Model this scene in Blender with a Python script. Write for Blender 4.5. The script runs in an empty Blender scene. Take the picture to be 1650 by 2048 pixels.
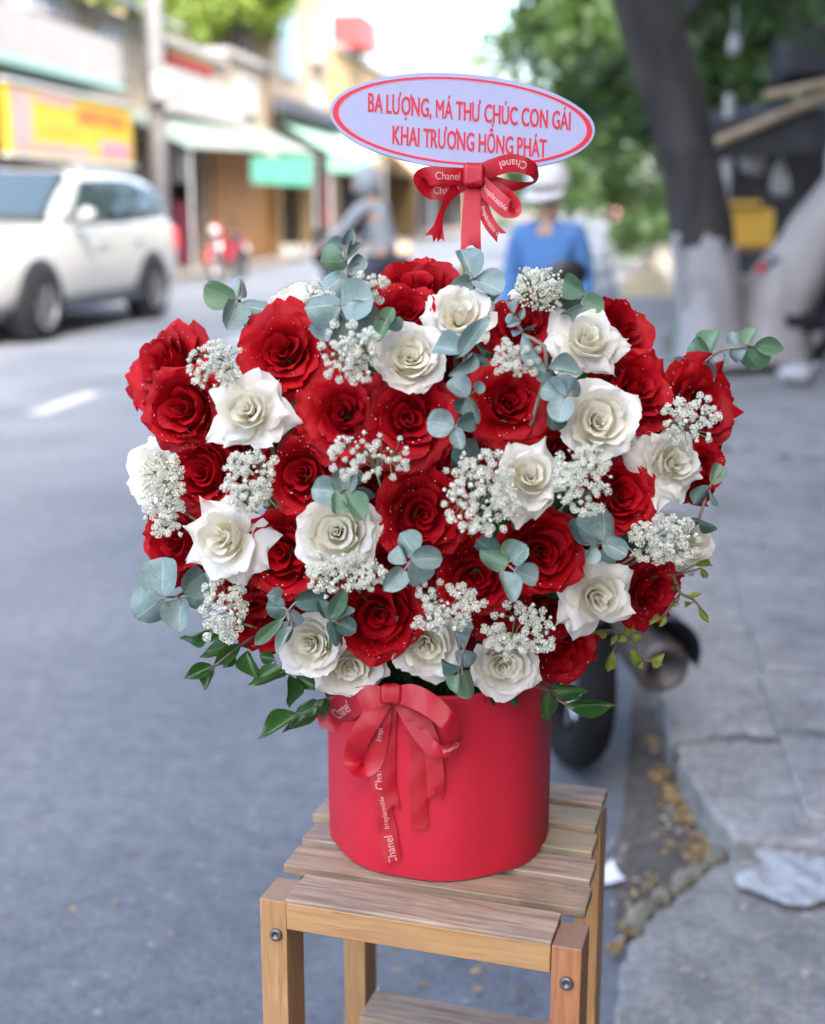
import bpy, bmesh, math, random
import numpy as np
from mathutils import Matrix, Vector

# ------------------------------------------------------------------ camera, world, sun, exposure
SC = bpy.context.scene
COL = SC.collection
FPX = 2650.0            # focal length in pixels of the 1650 x 2048 photograph
H = 1.36                # camera height
TH = math.atan(604 / FPX)
PS = math.atan(375 / FPX * math.cos(TH))
FW = np.array([-math.sin(PS) * math.cos(TH), math.cos(PS) * math.cos(TH), -math.sin(TH)])
RT = np.array([math.cos(PS), math.sin(PS), 0.0])
UP = np.cross(RT, FW)
CAM = np.array([0, 0, H])

cd = bpy.data.cameras.new('camera')
cam = bpy.data.objects.new('camera', cd)
COL.objects.link(cam)
cd.sensor_fit = 'HORIZONTAL'
cd.sensor_width = 36.0
cd.lens = 36.0 * FPX / 1650
cd.clip_start = 0.05
cd.clip_end = 2000
M = Matrix(((RT[0], UP[0], -FW[0], 0), (RT[1], UP[1], -FW[1], 0), (RT[2], UP[2], -FW[2], H), (0, 0, 0, 1)))
cam.matrix_world = M
cd.dof.use_dof = True
cd.dof.focus_distance = 1.235
cd.dof.aperture_fstop = 4.2
SC.camera = cam

to_sun = Vector((0.32, -0.58, 0.75)).normalized()   # hazy sun over the near house row, which half shades the bouquet
world = bpy.data.worlds.new('World')
SC.world = world
world.use_nodes = True
wn = world.node_tree
wn.nodes.clear()
sky = wn.nodes.new('ShaderNodeTexSky')
sky.sky_type = 'NISHITA'
sky.sun_disc = False
sky.sun_elevation = math.asin(to_sun.z)
sky.sun_rotation = math.atan2(to_sun.x, to_sun.y)
sky.air_density = 1.0
sky.dust_density = 3.6
sky.ozone_density = 1.0
bg = wn.nodes.new('ShaderNodeBackground')
bg.inputs['Strength'].default_value = 0.15
wo = wn.nodes.new('ShaderNodeOutputWorld')
wn.links.new(sky.outputs[0], bg.inputs[0])
wn.links.new(bg.outputs[0], wo.inputs[0])

sd = bpy.data.lights.new('sun', 'SUN')
sd.energy = 2.0
sd.angle = math.radians(14)
sd.color = (1.0, 0.95, 0.88)
sun = bpy.data.objects.new('sun', sd)
COL.objects.link(sun)
sun.rotation_euler = to_sun.to_track_quat('Z', 'Y').to_euler()
sun.location = (-4, -4, 9)

SC.view_settings.view_transform = 'Standard'
SC.view_settings.look = 'None'
SC.view_settings.gamma = 1.0
SC.view_settings.exposure = 2.6
SC.view_settings.use_curve_mapping = False
SC.render.engine = 'CYCLES'
SC.cycles.use_denoising = True
SC.cycles.max_bounces = 8
SC.cycles.transparent_max_bounces = 8
SC.cycles.caustics_reflective = False
SC.cycles.caustics_refractive = False

rng = random.Random(7)
nr = np.random.RandomState(11)

# ------------------------------------------------------------------ pixel -> world
def ray(x, y): return FW + RT * ((x - 825) / FPX) - UP * ((y - 1024) / FPX)
def P(x, y, d): return CAM + ray(x, y) * d
def G(x, y, z=0.0):
    r = ray(x, y); return CAM + r * ((z - H) / r[2])
def VX(x, y, X):
    r = ray(x, y); return CAM + r * (X / r[0])
def VY(x, y, Y):
    r = ray(x, y); return CAM + r * (Y / r[1])
def nrm(v):
    v = np.asarray(v, float); n = np.linalg.norm(v); return v / n if n > 1e-12 else v

# ------------------------------------------------------------------ materials
def mat(name, col, rough=0.6, col2=None, scale=8.0, bump=0.0, bscale=60.0, metal=0.0, spec=0.5, sheen=0.0,
        stretch=None, trans=0.0, coat=0.0, detail=4.0, contrast=(0.35, 0.65), emit=None, coords='Object', transl=None):
    m = bpy.data.materials.new(name)
    m.use_nodes = True
    nt = m.node_tree
    b = nt.nodes['Principled BSDF']
    b.inputs['Base Color'].default_value = (*col, 1)
    b.inputs['Roughness'].default_value = rough
    b.inputs['Metallic'].default_value = metal
    b.inputs['Specular IOR Level'].default_value = spec
    b.inputs['Sheen Weight'].default_value = sheen
    b.inputs['Transmission Weight'].default_value = trans
    b.inputs['Coat Weight'].default_value = coat
    if emit:
        b.inputs['Emission Color'].default_value = (*emit[0], 1)
        b.inputs['Emission Strength'].default_value = emit[1]
    tc = nt.nodes.new('ShaderNodeTexCoord')
    vec = tc.outputs[coords]
    if stretch:
        mp = nt.nodes.new('ShaderNodeMapping')
        mp.inputs['Scale'].default_value = stretch
        nt.links.new(vec, mp.inputs[0]); vec = mp.outputs[0]
    if col2 is not None:
        n = nt.nodes.new('ShaderNodeTexNoise')
        n.inputs['Scale'].default_value = scale
        n.inputs['Detail'].default_value = detail
        nt.links.new(vec, n.inputs['Vector'])
        r = nt.nodes.new('ShaderNodeValToRGB')
        r.color_ramp.elements[0].position = contrast[0]
        r.color_ramp.elements[1].position = contrast[1]
        r.color_ramp.elements[0].color = (*col, 1)
        r.color_ramp.elements[1].color = (*col2, 1)
        nt.links.new(n.outputs[0], r.inputs[0])
        nt.links.new(r.outputs[0], b.inputs['Base Color'])
    if bump > 0:
        n2 = nt.nodes.new('ShaderNodeTexNoise')
        n2.inputs['Scale'].default_value = bscale
        n2.inputs['Detail'].default_value = 3
        nt.links.new(vec, n2.inputs['Vector'])
        bp = nt.nodes.new('ShaderNodeBump')
        bp.inputs['Strength'].default_value = bump
        bp.inputs['Distance'].default_value = 0.01
        nt.links.new(n2.outputs[0], bp.inputs['Height'])
        nt.links.new(bp.outputs[0], b.inputs['Normal'])
    if transl is not None:
        add_translucent(m, transl[0], transl[1])
    return m

def add_translucent(m, col, fac):
    nt = m.node_tree
    b = nt.nodes['Principled BSDF']
    out = nt.nodes['Material Output']
    t = nt.nodes.new('ShaderNodeBsdfTranslucent')
    t.inputs[0].default_value = (*col, 1)
    mx = nt.nodes.new('ShaderNodeMixShader')
    mx.inputs[0].default_value = fac
    nt.links.new(b.outputs[0], mx.inputs[1])
    nt.links.new(t.outputs[0], mx.inputs[2])
    nt.links.new(mx.outputs[0], out.inputs[0])

def petal_mat(name, tipc, basec, tcol, tfac, sheen, vein=0.35, rough=0.55, vary=0.4):
    """petal: colour runs from the claw (v=0) to the rim (v=1) of its own UV map, fine lengthwise veins as relief"""
    m = bpy.data.materials.new(name)
    m.use_nodes = True
    nt = m.node_tree
    b = nt.nodes['Principled BSDF']
    b.inputs['Roughness'].default_value = rough
    b.inputs['Specular IOR Level'].default_value = 0.28
    b.inputs['Sheen Weight'].default_value = sheen
    b.inputs['Sheen Roughness'].default_value = 0.5
    b.inputs['Sheen Tint'].default_value = (*tipc, 1)
    uv = nt.nodes.new('ShaderNodeUVMap')
    sp = nt.nodes.new('ShaderNodeSeparateXYZ')
    nt.links.new(uv.outputs[0], sp.inputs[0])
    n = nt.nodes.new('ShaderNodeTexNoise')
    n.inputs['Scale'].default_value = 3.0
    n.inputs['Detail'].default_value = 3
    ad = nt.nodes.new('ShaderNodeMath'); ad.operation = 'MULTIPLY_ADD'
    ad.inputs[1].default_value = 0.35
    nt.links.new(uv.outputs[0], n.inputs['Vector'])
    nt.links.new(n.outputs[0], ad.inputs[0])
    nt.links.new(sp.outputs[1], ad.inputs[2])
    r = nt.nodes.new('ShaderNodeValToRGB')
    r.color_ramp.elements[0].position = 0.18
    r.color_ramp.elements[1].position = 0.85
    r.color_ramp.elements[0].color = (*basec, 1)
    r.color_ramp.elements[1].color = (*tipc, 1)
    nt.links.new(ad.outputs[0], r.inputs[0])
    oi = nt.nodes.new('ShaderNodeObjectInfo')           # no two petals quite the same shade
    hs = nt.nodes.new('ShaderNodeHueSaturation')
    va = nt.nodes.new('ShaderNodeMath'); va.operation = 'MULTIPLY_ADD'; va.inputs[1].default_value = vary; va.inputs[2].default_value = 1 - vary * .55
    nt.links.new(oi.outputs['Random'], va.inputs[0]); nt.links.new(va.outputs[0], hs.inputs['Value'])
    nt.links.new(r.outputs[0], hs.inputs['Color']); nt.links.new(hs.outputs[0], b.inputs['Base Color'])
    mp = nt.nodes.new('ShaderNodeMapping')
    mp.inputs['Scale'].default_value = (22, 2.2, 1)
    nt.links.new(uv.outputs[0], mp.inputs[0])
    n2 = nt.nodes.new('ShaderNodeTexNoise')
    n2.inputs['Scale'].default_value = 1.6
    n2.inputs['Detail'].default_value = 4
    nt.links.new(mp.outputs[0], n2.inputs['Vector'])
    bp = nt.nodes.new('ShaderNodeBump')
    bp.inputs['Strength'].default_value = vein
    bp.inputs['Distance'].default_value = 0.004
    nt.links.new(n2.outputs[0], bp.inputs['Height'])
    nt.links.new(bp.outputs[0], b.inputs['Normal'])
    add_translucent(m, tcol, tfac)
    return m

def leaf_mat(name, c1, c2, veinc, rough, tcol, tfac, speck=None, spec=0.4):
    """leaf: mottled blade, pale midrib and side veins drawn from its own UV map"""
    m = bpy.data.materials.new(name)
    m.use_nodes = True
    nt = m.node_tree
    b = nt.nodes['Principled BSDF']
    b.inputs['Roughness'].default_value = rough
    b.inputs['Specular IOR Level'].default_value = spec
    uv = nt.nodes.new('ShaderNodeUVMap')
    oi = nt.nodes.new('ShaderNodeObjectInfo')
    n = nt.nodes.new('ShaderNodeTexNoise')
    n.noise_dimensions = '4D'
    n.inputs['Scale'].default_value = 4.0
    n.inputs['Detail'].default_value = 5
    nt.links.new(uv.outputs[0], n.inputs['Vector'])
    mu = nt.nodes.new('ShaderNodeMath'); mu.operation = 'MULTIPLY'; mu.inputs[1].default_value = 40
    nt.links.new(oi.outputs['Random'], mu.inputs[0])
    nt.links.new(mu.outputs[0], n.inputs['W'])
    ma = nt.nodes.new('ShaderNodeMath'); ma.operation = 'MULTIPLY_ADD'; ma.inputs[1].default_value = 0.4; ma.inputs[2].default_value = -0.2
    nt.links.new(oi.outputs['Random'], ma.inputs[0])
    ad = nt.nodes.new('ShaderNodeMath'); ad.operation = 'ADD'
    nt.links.new(n.outputs[0], ad.inputs[0]); nt.links.new(ma.outputs[0], ad.inputs[1])
    r = nt.nodes.new('ShaderNodeValToRGB')
    r.color_ramp.elements[0].position = 0.3
    r.color_ramp.elements[1].position = 0.7
    r.color_ramp.elements[0].color = (*c1, 1)
    r.color_ramp.elements[1].color = (*c2, 1)
    nt.links.new(ad.outputs[0], r.inputs[0])
    sp = nt.nodes.new('ShaderNodeSeparateXYZ'); nt.links.new(uv.outputs[0], sp.inputs[0])
    # distance from midrib
    s1 = nt.nodes.new('ShaderNodeMath'); s1.operation = 'SUBTRACT'; s1.inputs[1].default_value = 0.5
    nt.links.new(sp.outputs[0], s1.inputs[0])
    a1 = nt.nodes.new('ShaderNodeMath'); a1.operation = 'ABSOLUTE'; nt.links.new(s1.outputs[0], a1.inputs[0])
    # side veins: sin(40*(v - 0.8*|u|))
    k = nt.nodes.new('ShaderNodeMath'); k.operation = 'MULTIPLY_ADD'; k.inputs[1].default_value = -0.8
    nt.links.new(a1.outputs[0], k.inputs[0]); nt.links.new(sp.outputs[1], k.inputs[2])
    k2 = nt.nodes.new('ShaderNodeMath'); k2.operation = 'MULTIPLY'; k2.inputs[1].default_value = 46
    nt.links.new(k.outputs[0], k2.inputs[0])
    k3 = nt.nodes.new('ShaderNodeMath'); k3.operation = 'SINE'; nt.links.new(k2.outputs[0], k3.inputs[0])
    k4 = nt.nodes.new('ShaderNodeMath'); k4.operation = 'GREATER_THAN'; k4.inputs[1].default_value = 0.93
    nt.links.new(k3.outputs[0], k4.inputs[0])
    k5 = nt.nodes.new('ShaderNodeMath'); k5.operation = 'MULTIPLY'; k5.inputs[1].default_value = 0.3
    nt.links.new(k4.outputs[0], k5.inputs[0])
    l = nt.nodes.new('ShaderNodeMath'); l.operation = 'LESS_THAN'; l.inputs[1].default_value = 0.016
    nt.links.new(a1.outputs[0], l.inputs[0])
    l2 = nt.nodes.new('ShaderNodeMath'); l2.operation = 'MAXIMUM'
    nt.links.new(l.outputs[0], l2.inputs[0]); nt.links.new(k5.outputs[0], l2.inputs[1])
    mx = nt.nodes.new('ShaderNodeMixRGB')
    mx.inputs[2].default_value = (*veinc, 1)
    nt.links.new(l2.outputs[0], mx.inputs[0]); nt.links.new(r.outputs[0], mx.inputs[1])
    last = mx.outputs[0]
    if speck:
        n3 = nt.nodes.new('ShaderNodeTexNoise')
        n3.inputs['Scale'].default_value = 38; n3.inputs['Detail'].default_value = 2
        nt.links.new(uv.outputs[0], n3.inputs['Vector'])
        g = nt.nodes.new('ShaderNodeValToRGB')
        g.color_ramp.elements[0].position = 0.56; g.color_ramp.elements[1].position = 0.72
        g.color_ramp.elements[0].color = (0, 0, 0, 1); g.color_ramp.elements[1].color = (0.6, 0.6, 0.6, 1)
        nt.links.new(n3.outputs[0], g.inputs[0])
        m2 = nt.nodes.new('ShaderNodeMixRGB'); m2.inputs[2].default_value = (*speck, 1)
        nt.links.new(g.outputs[0], m2.inputs[0]); nt.links.new(last, m2.inputs[1])
        last = m2.outputs[0]
    nt.links.new(last, b.inputs['Base Color'])
    bp = nt.nodes.new('ShaderNodeBump'); bp.inputs['Strength'].default_value = 0.25; bp.inputs['Distance'].default_value = 0.01
    nt.links.new(l2.outputs[0], bp.inputs['Height']); nt.links.new(bp.outputs[0], b.inputs['Normal'])
    if tfac > 0: add_translucent(m, tcol, tfac)
    return m

def wood_mat(name, c1, c2, c3, weather=None):
    """planed timber gone grey in places: stretched grain, dark pores, stains; grain runs along local X"""
    m = bpy.data.materials.new(name)
    m.use_nodes = True
    nt = m.node_tree
    b = nt.nodes['Principled BSDF']
    b.inputs['Roughness'].default_value = 0.62
    b.inputs['Specular IOR Level'].default_value = 0.3
    tc = nt.nodes.new('ShaderNodeTexCoord')
    oi = nt.nodes.new('ShaderNodeObjectInfo')
    off = nt.nodes.new('ShaderNodeVectorMath'); off.operation = 'SCALE'
    cx = nt.nodes.new('ShaderNodeCombineXYZ')
    for i in range(3): nt.links.new(oi.outputs['Random'], cx.inputs[i])
    nt.links.new(cx.outputs[0], off.inputs[0]); off.inputs['Scale'].default_value = 9.0
    add = nt.nodes.new('ShaderNodeVectorMath'); add.operation = 'ADD'
    nt.links.new(tc.outputs['Object'], add.inputs[0]); nt.links.new(off.outputs[0], add.inputs[1])
    mp = nt.nodes.new('ShaderNodeMapping'); mp.inputs['Scale'].default_value = (5, 62, 62)
    nt.links.new(add.outputs[0], mp.inputs[0])
    n = nt.nodes.new('ShaderNodeTexNoise'); n.inputs['Scale'].default_value = 1.6; n.inputs['Detail'].default_value = 6
    n.inputs['Distortion'].default_value = 1.3
    nt.links.new(mp.outputs[0], n.inputs['Vector'])
    r = nt.nodes.new('ShaderNodeValToRGB')
    r.color_ramp.elements[0].position = 0.32; r.color_ramp.elements[1].position = 0.66
    r.color_ramp.elements[0].color = (*c1, 1); r.color_ramp.elements[1].color = (*c2, 1)
    nt.links.new(n.outputs[0], r.inputs[0])
    n2 = nt.nodes.new('ShaderNodeTexNoise'); n2.inputs['Scale'].default_value = 14; n2.inputs['Detail'].default_value = 6
    nt.links.new(add.outputs[0], n2.inputs['Vector'])
    r2 = nt.nodes.new('ShaderNodeValToRGB')
    r2.color_ramp.elements[0].position = 0.5; r2.color_ramp.elements[1].position = 0.75
    r2.color_ramp.elements[0].color = (0, 0, 0, 1); r2.color_ramp.elements[1].color = (0.8, 0.8, 0.8, 1)
    nt.links.new(n2.outputs[0], r2.inputs[0])
    mx = nt.nodes.new('ShaderNodeMixRGB'); mx.inputs[2].default_value = (*c3, 1)
    nt.links.new(r2.outputs[0], mx.inputs[0]); nt.links.new(r.outputs[0], mx.inputs[1])
    mp3 = nt.nodes.new('ShaderNodeMapping'); mp3.inputs['Scale'].default_value = (14, 260, 260)
    nt.links.new(add.outputs[0], mp3.inputs[0])
    n3 = nt.nodes.new('ShaderNodeTexNoise'); n3.inputs['Scale'].default_value = 1.5; n3.inputs['Detail'].default_value = 2
    nt.links.new(mp3.outputs[0], n3.inputs['Vector'])
    r3 = nt.nodes.new('ShaderNodeValToRGB')
    r3.color_ramp.elements[0].position = 0.27; r3.color_ramp.elements[1].position = 0.36
    r3.color_ramp.elements[0].color = (0.45, 0.45, 0.45, 1); r3.color_ramp.elements[1].color = (0, 0, 0, 1)
    nt.links.new(n3.outputs[0], r3.inputs[0])
    m3 = nt.nodes.new('ShaderNodeMixRGB'); m3.inputs[2].default_value = (c1[0] * .35, c1[1] * .32, c1[2] * .3, 1)
    nt.links.new(r3.outputs[0], m3.inputs[0]); nt.links.new(mx.outputs[0], m3.inputs[1])
    last = m3.outputs[0]
    if weather is not None:      # upward faces have greyed in sun and rain
        ge = nt.nodes.new('ShaderNodeNewGeometry'); sz_ = nt.nodes.new('ShaderNodeSeparateXYZ'); nt.links.new(ge.outputs['True Normal'], sz_.inputs[0])
        gt_ = nt.nodes.new('ShaderNodeMath'); gt_.operation = 'GREATER_THAN'; gt_.inputs[1].default_value = .6; nt.links.new(sz_.outputs[2], gt_.inputs[0])
        mw_ = nt.nodes.new('ShaderNodeMath'); mw_.operation = 'MULTIPLY'; mw_.inputs[1].default_value = .75; nt.links.new(gt_.outputs[0], mw_.inputs[0])
        m6 = nt.nodes.new('ShaderNodeMixRGB'); m6.inputs[2].default_value = (*weather, 1)
        nt.links.new(mw_.outputs[0], m6.inputs[0]); nt.links.new(last, m6.inputs[1]); last = m6.outputs[0]
    nt.links.new(last, b.inputs['Base Color'])
    bp = nt.nodes.new('ShaderNodeBump'); bp.inputs['Strength'].default_value = 0.3; bp.inputs['Distance'].default_value = 0.002
    nt.links.new(n.outputs[0], bp.inputs['Height']); nt.links.new(bp.outputs[0], b.inputs['Normal'])
    return m

def ground_mat(name, c1, c2, c3, rough, big, fine, crack=None, crack_scale=0.7):
    """dusty street surface in world metres: wide tone patches, fine aggregate, small pale and dark grains, optional cracks"""
    m = bpy.data.materials.new(name)
    m.use_nodes = True
    nt = m.node_tree
    b = nt.nodes['Principled BSDF']
    b.inputs['Roughness'].default_value = rough
    b.inputs['Specular IOR Level'].default_value = 0.35
    g = nt.nodes.new('ShaderNodeNewGeometry')
    n = nt.nodes.new('ShaderNodeTexNoise'); n.inputs['Scale'].default_value = big; n.inputs['Detail'].default_value = 6
    nt.links.new(g.outputs['Position'], n.inputs['Vector'])
    r = nt.nodes.new('ShaderNodeValToRGB')
    r.color_ramp.elements[0].position = 0.32; r.color_ramp.elements[1].position = 0.68
    r.color_ramp.elements[0].color = (*c1, 1); r.color_ramp.elements[1].color = (*c2, 1)
    nt.links.new(n.outputs[0], r.inputs[0])
    n2 = nt.nodes.new('ShaderNodeTexNoise'); n2.inputs['Scale'].default_value = fine; n2.inputs['Detail'].default_value = 4
    nt.links.new(g.outputs['Position'], n2.inputs['Vector'])
    r2 = nt.nodes.new('ShaderNodeValToRGB')
    r2.color_ramp.elements[0].position = 0.35; r2.color_ramp.elements[1].position = 0.62
    r2.color_ramp.elements[0].color = (*c3, 1); r2.color_ramp.elements[1].color = (1, 1, 1, 1)
    nt.links.new(n2.outputs[0], r2.inputs[0])
    mx = nt.nodes.new('ShaderNodeMixRGB'); mx.blend_type = 'MULTIPLY'; mx.inputs[0].default_value = 0.8
    nt.links.new(r.outputs[0], mx.inputs[1]); nt.links.new(r2.outputs[0], mx.inputs[2])
    n4 = nt.nodes.new('ShaderNodeTexNoise'); n4.inputs['Scale'].default_value = fine * .22; n4.inputs['Detail'].default_value = 5; n4.inputs['Roughness'].default_value = .7
    nt.links.new(g.outputs['Position'], n4.inputs['Vector'])
    r4 = nt.nodes.new('ShaderNodeValToRGB'); r4.color_ramp.elements[0].position = .36; r4.color_ramp.elements[1].position = .6
    r4.color_ramp.elements[0].color = (.66, .66, .66, 1); r4.color_ramp.elements[1].color = (1.08, 1.07, 1.05, 1)
    nt.links.new(n4.outputs[0], r4.inputs[0])
    mx4 = nt.nodes.new('ShaderNodeMixRGB'); mx4.blend_type = 'MULTIPLY'; mx4.inputs[0].default_value = .75
    nt.links.new(mx.outputs[0], mx4.inputs[1]); nt.links.new(r4.outputs[0], mx4.inputs[2])
    v4 = nt.nodes.new('ShaderNodeTexVoronoi'); v4.inputs['Scale'].default_value = fine * .55      # pale chips and grit
    nt.links.new(g.outputs['Position'], v4.inputs['Vector'])
    sc4 = nt.nodes.new('ShaderNodeSeparateXYZ'); nt.links.new(v4.outputs['Color'], sc4.inputs[0])
    g4 = nt.nodes.new('ShaderNodeMath'); g4.operation = 'GREATER_THAN'; g4.inputs[1].default_value = .965; nt.links.new(sc4.outputs[0], g4.inputs[0])
    l4 = nt.nodes.new('ShaderNodeMath'); l4.operation = 'LESS_THAN'; l4.inputs[1].default_value = .32; nt.links.new(v4.outputs['Distance'], l4.inputs[0])
    m4 = nt.nodes.new('ShaderNodeMath'); m4.operation = 'MULTIPLY'; nt.links.new(g4.outputs[0], m4.inputs[0]); nt.links.new(l4.outputs[0], m4.inputs[1])
    m5 = nt.nodes.new('ShaderNodeMath'); m5.operation = 'MULTIPLY'; m5.inputs[1].default_value = .38; nt.links.new(m4.outputs[0], m5.inputs[0])
    mx5 = nt.nodes.new('ShaderNodeMixRGB'); mx5.inputs[2].default_value = (min(1, c2[0] * 2), min(1, c2[1] * 1.95), min(1, c2[2] * 1.8), 1)
    nt.links.new(m5.outputs[0], mx5.inputs[0]); nt.links.new(mx4.outputs[0], mx5.inputs[1])
    last = mx5.outputs[0]
    if crack:
        v = nt.nodes.new('ShaderNodeTexVoronoi'); v.feature = 'DISTANCE_TO_EDGE'; v.inputs['Scale'].default_value = crack_scale
        dn = nt.nodes.new('ShaderNodeTexNoise'); dn.inputs['Scale'].default_value = 3.0; dn.inputs['Detail'].default_value = 5
        nt.links.new(g.outputs['Position'], dn.inputs['Vector'])
        va = nt.nodes.new('ShaderNodeVectorMath'); va.operation = 'MULTIPLY_ADD'
        va.inputs[1].default_value = (0.5, 0.5, 0.5)
        nt.links.new(dn.outputs['Color'], va.inputs[0]); nt.links.new(g.outputs['Position'], va.inputs[2])
        nt.links.new(va.outputs[0], v.inputs['Vector'])
        lt = nt.nodes.new('ShaderNodeMath'); lt.operation = 'LESS_THAN'; lt.inputs[1].default_value = 0.006
        nt.links.new(v.outputs['Distance'], lt.inputs[0])
        m2 = nt.nodes.new('ShaderNodeMixRGB'); m2.inputs[2].default_value = (*crack, 1)
        nt.links.new(lt.outputs[0], m2.inputs[0]); nt.links.new(last, m2.inputs[1])
        last = m2.outputs[0]
    nt.links.new(last, b.inputs['Base Color'])
    bp = nt.nodes.new('ShaderNodeBump'); bp.inputs['Strength'].default_value = 0.45; bp.inputs['Distance'].default_value = 0.006
    nt.links.new(n2.outputs[0], bp.inputs['Height']); nt.links.new(bp.outputs[0], b.inputs['Normal'])
    return m

# ------------------------------------------------------------------ objects
def tag(o, label=None, cat=None, group=None, kind=None):
    if label: o['label'] = label
    if cat: o['category'] = cat
    if group: o['group'] = group
    if kind: o['kind'] = kind
    return o

def empty(name, loc=(0, 0, 0), rz=0.0, mw=None):
    o = bpy.data.objects.new(name, None)
    COL.objects.link(o)
    o.empty_display_size = 0.05
    if mw is not None: o.matrix_world = mw
    else:
        o.location = loc; o.rotation_euler = (0, 0, rz)
    return o

def meshdata(name, verts, faces, smooth=True, uvs=None):
    me = bpy.data.meshes.new(name)
    me.from_pydata([tuple(v) for v in verts], [], [tuple(f) for f in faces])
    if smooth: me.polygons.foreach_set('use_smooth', [True] * len(me.polygons))
    if uvs is not None:
        lay = me.uv_layers.new(name='UVMap')
        uvs = np.asarray(uvs, float)
        idx = np.empty(len(me.loops), dtype=np.int32)
        me.loops.foreach_get('vertex_index', idx)
        lay.data.foreach_set('uv', uvs[idx].ravel())
    me.update()
    return me

def put(name, me, material, parent=None, mw=None, local=None):
    o = bpy.data.objects.new(name, me)
    COL.objects.link(o)
    if material is not None and len(me.materials) == 0: me.materials.append(material)
    if parent is not None:
        o.parent = parent
    if local is not None: o.matrix_basis = local
    elif mw is not None:
        if parent is not None: o.matrix_parent_inverse = parent.matrix_basis.inverted()
        o.matrix_basis = mw
    return o

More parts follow.
